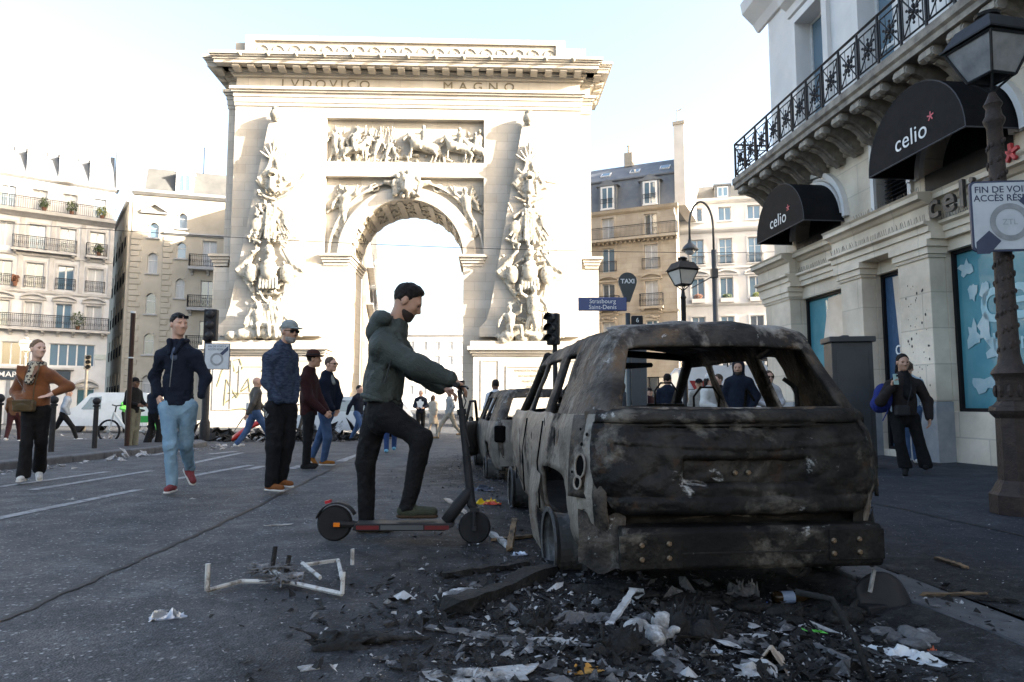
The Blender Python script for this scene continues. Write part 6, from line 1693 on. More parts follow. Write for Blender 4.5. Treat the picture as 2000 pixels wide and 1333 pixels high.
def head_prims(c, ax, s):
    r, f, u = ax; c = V3(c); R3 = np.stack([r, f, u], 1)
    H = lambda a, b, d: c + (r * a + f * b + u * d) * s
    E = lambda p, q, k=.02, sub=False: ell(p, np.array(q) * s, k * s, R3, sub)
    P = [E(H(0, -.008, .025), (.077, .098, .098)), E(H(0, .028, -.055), (.060, .070, .072), .03), E(H(0, .072, -.100), (.027, .023, .022), .03), E(H(0, .05, -.01), (.060, .05, .07), .03)]
    for q in (-1, 1):
        P += [E(H(q * .043, .066, -.025), (.021, .021, .018), .02), E(H(q * .079, -.006, -.012), (.011, .022, .033), .008), E(H(q * .012, .104, -.036), (.010, .011, .008), .008)]
    P += [cap(H(-.04, .086, .026), H(.04, .086, .026), .013 * s, None, .015 * s), cap(H(0, .094, .014), H(0, .116, -.026), .0085 * s, .0135 * s, .012 * s),
          cap(H(-.019, .090, -.061), H(.019, .090, -.061), .0075 * s, None, .006 * s), cap(H(-.016, .088, -.074), H(.016, .088, -.074), .0085 * s, None, .006 * s)]
    for q in (-1, 1): P.append(E(H(q * .031, .098, .003), (.016, .014, .010), .006, True))
    return P
def build_person(base, J, label, top=None, legs=None, shoes=None, hair='k', style='short', sk='a', face=(0, -1, 0), s=1.0, vox=.012, hem=None, puff=.02, leg_puff=.012, hat=None, beard=None, glasses=None, group=None,
                 hands=None, flare=0.0, extra=None, cuff_l=None, wr=.006, collar=True, coat=None, inner=None, seed=0, sole=None, top2=None):
    """J: joint positions in metres from base (feet); garments are child meshes over one continuous body"""
    e = tag(empty('person', base), label, 'person', group)
    J = {k: V3(v) for k, v in J.items()}
    fd = nrm((face[0], face[1], 0)); tf = nrm(J['tf']) if 'tf' in J else fd
    hc = J['head']; ax = axes(face); nb = J['neck']
    pel = (J['hipL'] + J['hipR']) / 2; shm = (J['shL'] + J['shR']) / 2; wst = pel * .55 + shm * .45
    fl = (tf, .74)
    hv = min(vox, .0075)
    # --- body
    core = [cap(shm - (0, 0, .08 * s), wst, .105 * s, .10 * s, .05, fl), cap(wst, pel, .10 * s, .105 * s, .05, fl), cap(nb - (0, 0, .03), hc - ax[2] * .05 * s - ax[1] * .012 * s, .062 * s, .054 * s, .03)]
    for q in 'LR':
        sj = J['sh' + q] * .86 + shm * .14 - (0, 0, .045 * s)
        core += [cap(nb - (0, 0, .07 * s), sj, .045 * s, .04 * s, .03), cap(sj, J['el' + q], .042 * s, .036 * s, .02), cap(J['el' + q], J['wr' + q], .034 * s, .026 * s, .02),
                 cap(J['hip' + q], J['kn' + q], .08 * s, .055 * s, .03), cap(J['kn' + q], J['an' + q], .053 * s, .036 * s, .02), cap(J['an' + q], J['an' + q] * .6 + J['toe' + q] * .4, .03 * s, .018 * s, .02)]
    parts = [field_mesh(core, max(vox * 1.5, .018))]
    hp = head_prims(hc, ax, s) + [cap(nb - (0, 0, .02), hc - ax[2] * .05 * s - ax[1] * .012 * s, .060 * s, .053 * s, .025)]
    parts.append(field_mesh(hp, hv))
    for q in 'LR':
        if hands is not None and hands.get(q) is None: continue
        w = J['wr' + q]; dd = nrm(w - J['el' + q]); sd = 1 if q == 'R' else -1
        hd = (hands or {}).get(q) or {}
        parts.append(field_mesh(hand_prims(w, hd.get('d', dd), hd.get('n', nrm(-np.cross(ax[0], (0, 0, 1)) * 0 + (ax[0] * -sd))), hd.get('curl', .45), s, hd.get('side', sd)), min(vox * .6, .0062) if vox < .015 else vox * .7))
    me = np_mesh('body', parts, True, 1); me.materials.append(SK[sk]); obj_from('body', me, e)
    H = lambda a, b, d: hc + (ax[0] * a + ax[1] * b + ax[2] * d) * s
    R3 = np.stack(ax, 1); E = lambda p, q, k=.02, sub=False: ell(p, np.array(q) * s, k * s, R3, sub)
    eb = MB()
    for q in (-1, 1): eb.ball(H(q * .031, .083, .003), .0115 * s, 8, 6)
    if not glasses: eb.build('eyes', M_EYE, e, smooth=True)
    # --- hair, beard, hat, glasses
    if style != 'bald':
        hm = HR[hair]; hpz = [E(H(0, -.014, .036), (.0825, .1025, .097))]
        for q in (-1, 1): hpz.append(cap(H(q * .018, .099, .027), H(q * .046, .088, .030), .0055 * s, None, .002))
        cuts = []
        main = [hpz[0]]; sep = hpz[1:]
        if style == 'long':
            for q in (-1, 1): main += [cap(H(q * .07, .0, .02), H(q * .085, .02, -.20), .035 * s, .03 * s, .03), cap(H(q * .05, -.06, 0), H(q * .06, -.05, -.24), .05 * s, .035 * s, .03)]
            main.append(cap(H(0, -.07, 0), H(0, -.08, -.24), .06 * s, .05 * s, .03))
        if style == 'tail': main += [E(H(0, -.12, .0), (.045, .05, .05)), cap(H(0, -.13, -.01), H(.02, -.16, -.16), .04 * s, .03 * s, .02)]
        if style == 'bun': main += [E(H(0, -.10, .06), (.045, .045, .045))]
        if style == 'flat': main += [E(H(0, .02, .09), (.066, .07, .042), .03)]
        n1 = ax[1] * .85 - ax[2] * .53
        hcut = [(H(0, .052, .056), n1)]
        if style in ('short', 'flat', 'thin', 'bun'): hcut.append((H(0, 0, -.055), -ax[2]))
        pts = [field_mesh(main, hv, hcut, (lambda P: .006 * _noise3(P, 75, seed)) if vox < .016 else None), field_mesh(sep, hv * .8)]
        hm_ = np_mesh('hair', pts, True, 1); hm_.materials.append(hm); obj_from('hair', hm_, e)
    if beard:
        b = np_mesh('beard', [field_mesh([E(H(0, .030, -.060), (.0625, .0735, .073)), E(H(0, .072, -.104), (.032, .028, .027), .02), cap(H(-.02, .094, -.050), H(.02, .094, -.050), .006 * s, None, .004)], hv, [(H(0, 0, -.014), ax[2] * .9 + ax[1] * .44), (H(0, -.012, 0), -ax[1] * .9 + ax[2] * .3)], lambda P: .0016 * _noise3(P, 120) + .0)], True, 1)
        b.materials.append(HR[beard] if beard == 'g' else mat('stubble_beard', (.035, .022, .018), (.02, .014, .012), rough=.8, scale=80)); obj_from('beard', b, e)
    if hat:
        kind, hm = hat
        if kind == 'cap': P = [E(H(0, -.012, .05), (.091, .110, .088))]; cu = [(H(0, 0, .035), -ax[2] * 1.0 - ax[1] * .06)]; P2 = [E(H(0, .125, .042), (.072, .085, .012), .02)]
        elif kind == 'fedora': P = [E(H(0, -.01, .075), (.094, .112, .098)), E(H(0, -.01, .185), (.03, .09, .04), .02, True)]; cu = [(H(0, 0, .045), -ax[2])]; P2 = [E(H(0, -.005, .05), (.165, .185, .013), .01)]
        else: P = [E(H(0, -.012, .05), (.093, .113, .115)), E(H(0, -.01, .03), (.094, .113, .03), .01)]; cu = [(H(0, 0, .01), -ax[2])]; P2 = None
        pp = [field_mesh(P, hv, cu)] + ([field_mesh(P2, hv)] if P2 else [])
        o = np_mesh('hat', pp, True, 1); o.materials.append(hm); obj_from('hat', o, e)
        if kind == 'fedora':
            pb = np_mesh('hat_band', [field_mesh([E(H(0, -.01, .07), (.097, .115, .098))], hv, [(H(0, 0, .06), -ax[2]), (H(0, 0, .085), ax[2])])], True, 0); pb.materials.append(M_FRAMEBLK); obj_from('hat_band', pb, e)
    if glasses:
        g = MB(); dz, df = (.0, .0) if glasses == 'on' else (.075, -.012)
        M3 = Matrix([[ax[0][i], ax[1][i], ax[2][i]] for i in range(3)])
        for q in (-1, 1):
            g.box(H(q * .033, .104 + df, .004 + dz), (.05 * s, .008 * s, .034 * s), M3); g.tube([H(q * .058, .1 + df, .012 + dz), H(q * .082, -.01, .004 + dz)], .0035 * s, 4)
        g.tube([H(-.01, .107 + df, .01 + dz), H(.01, .107 + df, .01 + dz)], .004 * s, 4); g.build('glasses', M_LENS, e)
    # --- trousers
    wrk = lambda amp, sd: (lambda P: amp * .7 * _noise3((P[0], P[1], P[2] * .5), 17, sd) + amp * 1.5 * (np.abs(_noise3((P[0] * .8 + P[2] * .35, P[1] * .8, P[2] * .95 - P[0] * .5), 27, sd + 2)) - .28) * np.clip(_noise3(P, 7, sd + 7) + .35, .05, 1) + amp * .25 * _noise3(P, 80, sd + 4))
    if legs:
        P = [cap(pel + (0, 0, .05 * s), pel - (0, 0, .02), .128 * s, .13 * s, .05, fl)]
        for q in 'LR':
            h_, k_, a_ = J['hip' + q], J['kn' + q], J['an' + q]
            P += [cap(h_, k_, (.088 + leg_puff) * s, (.062 + leg_puff) * s, .04), cap(k_, a_, (.060 + leg_puff) * s, (.045 + leg_puff + flare) * s, .03)]
        o = np_mesh('trousers', [field_mesh(P, vox, [(pel + (0, 0, .1 * s), (0, 0, 1)), ((0, 0, min(J['anL'][2], J['anR'][2]) - .035 * s), (0, 0, -1))], wrk(wr, seed))], True, 1); o.materials.append(legs); obj_from('trousers', o, e)
    # --- upper garment
    if top:
        hz = hem if hem is not None else pel[2] - .03
        P = [cap(shm - (0, 0, .07 * s), wst, (.135 + puff) * s, (.125 + puff) * s, .06, fl), cap(wst, np.array((pel[0], pel[1], hz - .1)), (.125 + puff) * s, (.138 + puff) * s, .05, fl), cap(nb + (0, 0, .005), nb - (0, 0, .07), .066 * s, .09 * s, .03)]
        if collar: P += [cap(nb + np.array((math.cos(t), math.sin(t) * 1.0, .0)) * .066 * s, nb + np.array((math.cos(t + .8), math.sin(t + .8), .0)) * .066 * s, .022 * s, None, .02) for t in [i * .785 for i in range(8)]]
        n0 = len(P)
        for q in 'LR':
            sj = J['sh' + q] * .9 + shm * .1 - (0, 0, .035 * s)
            P += [cap(nb - (0, 0, .035 * s), sj, (.058 + puff * .4) * s, (.050 + puff * .5) * s, .07), cap(sj, J['el' + q], (.054 + puff * .7) * s, (.046 + puff * .7) * s, .05), cap(J['el' + q], J['wr' + q] * .94 + J['el' + q] * .06, (.048 + puff * .8) * s, (.036 + puff * .5) * s, .03)]
        o = np_mesh('jacket', [field_mesh(P, vox, (), wrk(wr, seed + 5), early=(n0, [((0, 0, hz), (0, 0, -1))]))], True, 1); o.materials.append(top); obj_from('jacket', o, e)
    if inner:                                            # shirt seen in the open collar
        o = np_mesh('shirt', [field_mesh([cap(nb + tf * .035 * s - (0, 0, .0), nb + tf * (.095 + puff * .8) * s - (0, 0, .16 * s), .05 * s, .045 * s, .02), cap(nb, nb - (0, 0, .05), .066 * s, .07 * s)], max(vox * .8, .009))], True, 1); o.materials.append(inner); obj_from('shirt', o, e)
    # --- shoes
    if shoes:
        for q in 'LR':
            a_, t_ = J['an' + q], J['toe' + q]; d = nrm((t_ - a_) * (1, 1, .6)); hl = a_ - d * .03 * s
            zb = min(a_[2] - .075 * s, t_[2] - .035 * s)
            flat_ = abs(t_[2] - a_[2] + .04) < .06 * s
            up_ = np.array((0, 0, 1.0)) if flat_ else nrm(np.cross(np.cross(d, (0, 0, 1)), d))
            A = a_ - up_ * .038 * s - d * .035 * s; B = t_ + d * .01 * s; B = B + up_ * (np.dot(A - B, up_) - .004)
            P = [cap(A, B, .043 * s, .036 * s, .02, (up_, .9)), cap(a_ + up_ * .005, A + d * .06 * s, .045 * s, .04 * s, .03)]
            bot = A - up_ * .036 * s
            o = np_mesh('shoe', [field_mesh(P, min(vox, .009), [(bot, -up_)])], True, 1); o.materials.append(shoes); so = obj_from('shoe', o, e)
            if sole:
                P = [cap(A - up_ * .03 * s, B - up_ * .03 * s, .047 * s, .040 * s, .0, (up_, .5))]
                o = np_mesh('sole', [field_mesh(P, min(vox, .007), [(bot - up_ * .012, -up_), (bot + up_ * .012, up_)])], True, 0); o.materials.append(sole); obj_from('sole', o, so)
    if extra: extra(e, J, H, ax)
    return e
def pose(h=1.75, facing=0.0, stride=.25, swing=None, lean=0.0, arms='swing', head=None, back=False):
    """standing or walking joints; facing 0 looks at the camera, 90 to the right"""
    a = R(facing); f = np.array((math.sin(a), -math.cos(a), 0)); r = np.cross(f, (0, 0, 1)); u = np.array((0, 0, 1.0))
    k = h / 1.75; st = stride; J = {'tf': f}
    drop = st * st * .25
    pel = u * (.93 * k - drop); J['neck'] = u * (1.475 * k - drop) + f * lean; J['head'] = u * (1.635 * k - drop) + f * (lean + .02)
    for q, sg in (('R', 1), ('L', -1)):
        ph = sg if st > 0 else 0
        J['hip' + q] = pel + r * sg * .085 * k
        fwd = st * ph
        J['kn' + q] = r * sg * .09 * k + u * (.5 * k - drop * .5) + f * (fwd * .55 + (.06 if st else 0))
        J['an' + q] = r * sg * .09 * k + u * (.085 * k + (max(0, -fwd) * .25)) + f * fwd
        J['toe' + q] = J['an' + q] + f * .15 * k - u * (.045 if fwd >= 0 else .085)
        J['sh' + q] = u * (1.425 * k - drop) + r * sg * .175 * k + f * lean
        sw = -fwd * .8
        if arms == 'swing': J['el' + q] = J['sh' + q] - u * .29 * k + r * sg * .05 + f * sw * .5; J['wr' + q] = J['el' + q] - u * .23 * k + f * (sw * .6 + .07)
        elif arms == 'front': J['el' + q] = J['sh' + q] - u * .27 * k + r * sg * .06 + f * .02; J['wr' + q] = J['el' + q] + f * .22 * k - r * sg * .1 - u * .06
        elif arms == 'pocket': J['el' + q] = J['sh' + q] - u * .27 * k + r * sg * .10 - f * .05; J['wr' + q] = J['el' + q] - u * .22 * k - r * sg * .07 + f * .1
    return J, f
def extra_person(px, fy, label, h=1.75, facing=0., stride=.25, Y=None, **kw):
    """figure whose feet stand where the photo shows them (or at distance Y)"""
    if Y is None: b = on_ground(px, fy)
    else:
        b = at(px, 780, Y); b.z = G(b.x, b.y)
    arms = kw.pop('arms', 'swing'); hf = kw.pop('look', None); lean = kw.pop('lean', 0.)
    J, f = pose(h, facing, stride, arms=arms, lean=lean)
    face = f if hf is None else np.array((math.sin(R(hf)), -math.cos(R(hf)), 0))
    face = face + np.array((0, 0, kw.pop('tilt', -.05)))
    kw.setdefault('vox', max(.012, min(.024, .0011 * b.y)))
    return build_person(b, J, label, face=face, s=h / 1.75, **kw)
def joints(px0, fy, Y, spec, f):
    """joint pixels (px, py, depth offset) of a figure -> metres from its base"""
    b = at(px0, fy, Y); g = b.copy()
    J = {'tf': f}
    for k, v in spec.items(): J[k] = V3(at(v[0], v[1], Y + (v[2] if len(v) > 2 else 0)) - g)
    return g, J
WHITE_SOLE = mat('white_sole', (.55, .54, .51), rough=.7)
M_BLKCL = cloth('black', (.006, .006, .007), (.011, .011, .012)); M_CHAR = cloth('charcoal', (.011, .011, .013)); M_NAVYC = cloth('navy', (.006, .009, .018), (.010, .014, .026)); M_JEANL = cloth('light_denim', (.20, .31, .40), (.13, .22, .31), scale=7); M_JEAN = cloth('denim', (.03, .06, .13), (.06, .10, .19), scale=8)
M_WHSHOE = cloth('white_shoe', (.55, .55, .54)); M_BLSHOE = cloth('black_shoe', (.012, .012, .012))
# ------------------------------------------------------------------ the man with the scooter
def scooter_man():
    Y = 4.96
    f = (1, .12, 0)
    g, J = joints(760, 1055, Y, dict(head=(795, 589, .14), neck=(768, 636, .15), shR=(745, 668, -.02), shL=(770, 662, .33), elR=(817, 716, -.05), elL=(812, 724, .36), wrR=(880, 742, -.02), wrL=(862, 757, .36),
        hipR=(752, 808, .06), hipL=(736, 808, .26), knR=(824, 858, .02), anR=(797, 990, .04), toeR=(842, 1012, .04), knL=(714, 905, .30), anL=(716, 1018, .32), toeL=(757, 1040, .34)), f)
    green = cloth('olive_green_jacket', (.050, .060, .056), (.034, .042, .039), scale=5, rough=.6)
    def extra(e, J, H, ax):
        nb = J['neck']; P = []
        for i in range(9):                                   # hood lying on the back, seen as a thick roll
            t = PI * (.12 + .76 * i / 8); t2 = PI * (.12 + .76 * (i + 1) / 8)
            p = lambda t: nb + np.array((-.10 * math.sin(t) + .0, -.125 * math.cos(t), .02 + .035 * math.sin(t)))
            P += [cap(p(t), p(t2), .048, None, .03)]
        P += [ell(nb + (-.13, 0, -.05), (.075, .12, .10), .05), ell(nb + (-.10, 0, -.01), (.05, .10, .06), .05)]
        o = np_mesh('hood', [field_mesh(P, .009, (), lambda P: .005 * _noise3(P, 34))], True, 1); o.materials.append(green); obj_from('hood', o, e)
        P = [cap(nb + np.array((-.055 * math.sin(t), -.085 * math.cos(t), .072)), nb + np.array((-.055 * math.sin(t + .5), -.085 * math.cos(t + .5), .072)), .02, None, .015) for t in [.5 + .5 * i for i in range(5)]]
        o = np_mesh('hood_lining', [field_mesh(P, .008)], True, 1); o.materials.append(cloth('grey_lining', (.20, .21, .24))); obj_from('hood_lining', o, e)
        zh = J['hipR'][2] + .085
        P = []
        c = (J['hipL'] + J['hipR']) / 2
        for i in range(20):
            t, t2 = 2 * PI * i / 20, 2 * PI * (i + 1) / 20; q = lambda t: np.array((c[0] + .128 * math.cos(t) - .005, c[1] + .175 * math.sin(t), zh + .022 - .03 * math.cos(t)))
            P.append(cap(q(t), q(t2), .019, None, .01))
        o = np_mesh('waistband', [field_mesh(P, .008, (), lambda P: .003 * _noise3(P, 40))], True, 1); o.materials.append(green); obj_from('waistband', o, e)
        z_ = MB(); z_.tube([J['hipR'] + Vector((.02, -.14, .22)), J['hipR'] + Vector((.07, -.15, .40))], .004, 4); z_.build('pocket_zip', M_BLACK, e)
    build_person(g, J, 'bearded man in dark green hooded jacket standing with one foot on a scooter', top=green, legs=M_BLKCL, shoes=cloth('olive_shoe', (.045, .050, .035), (.032, .036, .026)), hair='k', style='flat', sk='b', face=(1, .10, -.58), s=1.06, vox=.0085,
        hem=J['hipR'][2] + .09, puff=.046, leg_puff=.010, beard='k', wr=.016, hands={'R': dict(d=(.55, .15, -.3), n=(.3, .0, -1), curl=1.0), 'L': dict(d=(.75, -.1, -.25), n=(.2, 0, -1), curl=1.0)}, extra=extra, seed=3, sole=cloth('brown_sole', (.05, .032, .02)))
    # ---- the scooter, parallel to the picture
    b = at(790, 1058, Y)
    e = tag(empty('electric_scooter', (b.x, Y, G(b.x, Y))), 'black electric kick scooter ridden by the man in the green jacket', 'scooter')
    P_ = lambda px, py, dy=0.: Vector(at(px, py, Y + dy) - e.location)
    rw, fw = P_(654, 1022), P_(927, 1030)
    for c, r, nm in ((rw, .124, 'wheel'), (fw, .114, 'wheel')):
        t = MB().lathe([(r * .66, -.028), (r * .9, -.03), (r, -.012), (r, .012), (r * .9, .03), (r * .66, .028)], 28, c, Matrix.Rotation(PI / 2, 3, 'X')).build('wheel', M_TYRE, e, smooth=True, angle=35)
        rm = MB().lathe([(r * .67, -.024), (r * .62, -.03), (r * .58, -.014), (r * .3, -.012), (r * .26, -.03), (.01, -.034)], 28, c, Matrix.Rotation(PI / 2, 3, 'X'))
        for q in range(6):
            a = q * PI / 3; rm.box(c + Vector((r * .44 * math.cos(a), -.016, r * .44 * math.sin(a))), (r * .36, .008, .012), Matrix.Rotation(-a, 3, 'Y'))
        rm.build('rim', mat('dark_rim', (.11, .115, .12), (.07, .07, .075), rough=.4, metal=.3), t)
    dk = MB(); d0, d1 = P_(692, 1025), P_(884, 1025)
    dk.prism([(d0.x, d0.z - .028), (d0.x + .02, d0.z + .018), (d1.x, d1.z + .02), (d1.x + .015, d1.z - .0), (d1.x - .05, d1.z - .032), (d0.x + .06, d0.z - .034)], -.075, .075, 'y').build('deck', M_PLAST, e, bevel=.006)
    MB().bb(d0.x + .2, d0.x + .5, -.0775, -.0752, d0.z - .024, d0.z + .008).build('side_panel', mat('scooter_grey', (.06, .065, .07), rough=.5), e)
    for (xa, xb) in ((d0.x + .03, d0.x + .19), (d0.x + .51, d1.x - .02)): MB().bb(xa, xb, -.0785, -.0752, d0.z - .022, d0.z + .006).build('red_strip', mat('dark_red_strip', (.10, .008, .01), rough=.4), e)
    MB().tube([d0 + Vector((.02, 0, 0)), rw + Vector((.06, -.04, .0)), rw + Vector((0, -.045, 0))], .022, 8).tube([d0 + Vector((.02, 0, 0)), rw + Vector((.06, .04, .0)), rw + Vector((0, .045, 0))], .022, 8).build('rear_fork', M_PLAST, e)
    MB().box(rw + Vector((.03, -.07, .0)), (.045, .008, .028)).build('orange_reflector', mat('orange_reflector', (.6, .16, .01), rough=.3), e); MB().box(fw + Vector((0.0, -.05, -.0)), (.03, .03, .03)).build('axle', M_PLAST, e)
    fd = MB(); n = 12; P = []
    for i in range(n + 1):
        a = R(25 + 140 * i / n)
        for y in (-.036, .036): P.append(rw + Vector((.147 * math.cos(a) + .012, y, .147 * math.sin(a))))
    fd.add(P, [(2 * i, 2 * i + 1, 2 * i + 3, 2 * i + 2) for i in range(n)]); fo = fd.build('rear_fender', M_PLAST, e, smooth=True); sm_ = fo.modifiers.new('t', 'SOLIDIFY'); sm_.thickness = .008
    MB().box(rw + Vector((-.05, 0, .15)), (.04, .04, .02), (0, R(-15), 0)).build('tail_light', mat('red_lamp_lens', (.35, .02, .03), rough=.3), e)
    nk0, nk1 = P_(872, 1016), P_(912, 965)
    MB().tube([nk0 + Vector((-.0, 0, -.01)), nk0.lerp(nk1, .5), nk1, P_(919, 955)], [.05, .052, .045, .03], 10, flat=.9).build('neck', M_PLAST, e, smooth=True)
    st0, st1 = P_(921, 985), P_(897, 762)
    MB().tube([st0, st0.lerp(st1, .42)], .030, 12).tube([st0.lerp(st1, .41), st0.lerp(st1, .8)], .026, 12).tube([st0.lerp(st1, .78), st0.lerp(st1, .83)], .034, 12).tube([st0.lerp(st1, .83), st1], .017, 10).build('stem', M_BLACK, e, smooth=True, angle=40)
    MB().tube([st0 + Vector((-.01, 0, .05)), st0, fw + Vector((-.0, -.0, .125))], [.03, .035, .03], 10).tube([fw + Vector((0, -.045, .12)), fw + Vector((0, -.048, 0))], .014, 6).tube([fw + Vector((0, .045, .12)), fw + Vector((0, .048, 0))], .014, 6).box(fw + Vector((0, 0, .125)), (.06, .1, .03)).build('front_fork', M_PLAST, e)
    hb = P_(896, 752)
    MB().tube([hb + Vector((-.03, .36, .0)), hb + Vector((0, .1, .01)), hb + Vector((.0, -.02, .0)), hb + Vector((-.012, -.14, -.005))], .014, 8).box(hb + Vector((.0, .15, .02)), (.06, .1, .03)).build('handlebar', M_BLACK, e)
    MB().tube([hb + Vector((-.005, -.04, .0)), hb + Vector((-.012, -.17, -.005))], .0195, 10).tube([hb + Vector((-.035, .3, 0)), hb + Vector((-.042, .42, 0))], .0195, 10).build('grip', M_PLAST, e)
    MB().tube([hb + Vector((.01, -.02, -.01)), hb + Vector((.06, -.06, -.015)), hb + Vector((.075, -.13, -.03))], .008, 6).build('brake_lever', M_BLACK, e)
    MB().tube([hb + Vector((.01, 0, -.02)), hb + Vector((.055, -.02, -.12)), hb + Vector((.02, -.02, -.22)), st0.lerp(st1, .5) + Vector((.03, -.02, 0))], .005, 5).build('brake_cable', M_BLACK, e)
scooter_man()

# ------------------------------------------------------------------ walkers and lookers in the middle distance
def hero_navy():
    Y = 7.7; f = (.25, -1, 0)
    g, J = joints(345, 968, Y, dict(head=(349, 634, .03), neck=(347, 671, .05), shR=(314, 689, .0), shL=(386, 690, .06), elR=(302, 736, .05), elL=(401, 738, .08), wrR=(309, 773, .0), wrL=(392, 775, -.04), hipR=(329, 795, .03), hipL=(368, 795, .07), knR=(333, 872, -.06), knL=(362, 868, .16), anR=(336, 947, -.02), anL=(371, 915, .42), toeR=(327, 962, -.16), toeL=(377, 938, .36)), f)
    def extra(e, J, H, ax):
        nb = J['neck']; z_ = MB().tube([nb + Vector((.03, -.15, -.12)), nb + Vector((.035, -.185, -.3)), nb + Vector((.02, -.18, -.5))], .005, 4); z_.build('zip', M_RIM, e)
        P = [cap(nb + (-.05, -.09, .02), nb + (-.01, -.165, -.13), .03, .018, .01), cap(nb + (.085, -.07, .02), nb + (.05, -.165, -.13), .03, .018, .01), cap(nb + (-.07, .04, .03), nb + (-.05, -.09, .02), .03, None, .01), cap(nb + (.09, .04, .03), nb + (.085, -.07, .02), .03, None, .01)]
        o = np_mesh('collar', [field_mesh(P, .009)], True, 1); o.materials.append(M_NAVYC); obj_from('collar', o, e)
    build_person(g, J, 'man in navy zip jacket and light blue jeans walking towards the camera', M_NAVYC, M_JEANL, cloth('red_shoe', (.19, .045, .05), (.13, .03, .035)), 'k', 'short', 'a', (.78, -.62, -.05), 1.04, .010, J['hipR'][2] + .02, .016, .010, glasses='up', hands={'R': dict(curl=.5)}, inner=cloth('blue_tee', (.09, .12, .19)), extra=extra, seed=5, sole=WHITE_SOLE, wr=.015)
hero_navy()
def hero_woman():
    Y = 8.9; f = (.25, -1, 0); br = mat('suede_brown', (.17, .058, .014), (.11, .036, .010), rough=.9, scale=9, detail=7, bump=.2, bscale=120, sheen=.3)
    g, J = joints(64, 945, Y, dict(head=(74, 682, 0), neck=(72, 712, .03), shR=(42, 729, 0), shL=(103, 729, .05), elR=(30, 766, .02), elL=(136, 756, .12), wrR=(42, 787, -.12), wrL=(106, 768, .0), hipR=(58, 802, .0), hipL=(85, 802, .05), knR=(52, 868, -.05), knL=(80, 862, .1), anR=(46, 929, -.02), anL=(77, 915, .38), toeR=(38, 943, -.14), toeL=(77, 932, .28)), f)
    def extra(e, J, H, ax):
        nb = J['neck']
        P = [cap(nb + np.array((.075 * math.cos(t), .07 * math.sin(t), .0 + .01 * math.sin(3 * t))), nb + np.array((.075 * math.cos(t + .7), .07 * math.sin(t + .7), .0)), .034, None, .02) for t in [i * .7 for i in range(9)]] + [cap(nb + (.03, -.1, -.02), nb + (.02, -.155, -.22), .045, .05, .02)]
        o = np_mesh('scarf', [field_mesh(P, .010, (), lambda P: .006 * _noise3(P, 40))], True, 1); o.materials.append(mat('scarf_print', (.02, .02, .022), (.42, .38, .30), rough=.8, scale=30, detail=2, lo=.45, hi=.55)); obj_from('scarf', o, e)
        for sx in (-1, 1): MB().add([nb + Vector((sx * .05, -.12, -.03)), nb + Vector((sx * .15, -.15, -.02)), nb + Vector((sx * .13, -.19, -.12)), nb + Vector((sx * .035, -.175, -.22))], [(0, 1, 2, 3)]).build('lapel', br, e)
        st = MB()
        for q in range(14): st.ball(V3(J['shR']) * (1 - q / 26) + V3(J['hipL']) * (q / 26) + (.02, -.17, 0), .007, 6, 4)
        st.build('studs', M_RIM, e)
    build_person(g, J, 'woman in brown suede jacket and black flared trousers walking at far left', br, M_BLKCL, M_WHSHOE, 'd', 'bun', 'd', (.9, -.45, .02), .97, .010, J['hipR'][2] + .05, .022, .010, extra=extra, flare=.03, seed=8, sole=WHITE_SOLE, hands={'R': dict(curl=.8), 'L': dict(curl=.6)}, wr=.007)
    b = tag(empty('shoulder_bag', g + Vector(J['wrR']) + Vector((.06, -.03, -.02))), 'olive brown leather shoulder bag held by the woman in brown suede', 'bag')
    m = mat('olive_leather', (.085, .058, .022), (.055, .036, .016), rough=.5, scale=9)
    solid('pouch', [rbox((0, 0, -.02), (.135, .045, .075), .03, .02), ell((0, -.01, .0), (.13, .05, .06), .03)], .009, m, b); MB().box((.0, -.055, .02), (.24, .012, .07), (R(12), 0, R(0))).build('flap', m, b, bevel=.01)
    MB().tube([(.12, -.02, .05), (.13, -.03, .2), (.17, -.03, .42), (.16, .0, .5)], .006, 5).build('strap', m, b)
hero_woman()
def hero_old():
    Y = 7.75; f = (.75, -.66, 0)
    bl = mat('patterned_sweater', (.012, .022, .048), (.035, .05, .085), rough=.95, scale=16, detail=2, stretch=(1.2, 1.2, 3.2), bump=.4, bscale=120, lo=.42, hi=.58)
    g, J = joints(545, 967, Y, dict(head=(566, 648, 0), neck=(553, 676, .04), shR=(523, 694, -.1), shL=(573, 694, .16), elR=(521, 745, -.12), elL=(576, 742, .18), wrR=(545, 784, -.15), wrL=(574, 786, .1), hipR=(536, 798, -.03), hipL=(562, 798, .12), knR=(535, 872, -.05), knL=(560, 868, .13), anR=(529, 946, -.03), anL=(549, 938, .15), toeR=(548, 962, -.1), toeL=(566, 955, .06)), f)
    def extra(e, J, H, ax):
        k = MB()
        for q in range(4): k.box(J['hipR'] + Vector((-.07 + .012 * q, -.13, -.02 - .02 * q)), (.012, .004, .05), (0, R(20 * q - 30), 0))
        k.tube([J['hipR'] + Vector((-.06, -.13, .08)), J['hipR'] + Vector((-.06, -.135, .02))], .004, 4); k.build('key_ring', M_RIM, e)
    build_person(g, J, 'grey bearded man in cap and patterned blue sweater, hands in pockets', bl, M_CHAR, cloth('tan_shoe', (.20, .075, .025), (.15, .055, .02)), 'g', 'short', 'b', (.72, -.62, -.1), 1.0, .010, J['hipR'][2] + .06, .022, .022, hat=('cap', cloth('grey_cap', (.24, .27, .27))), beard='g', glasses='on', hands={}, extra=extra, seed=11, sole=WHITE_SOLE, wr=.015)
hero_old()
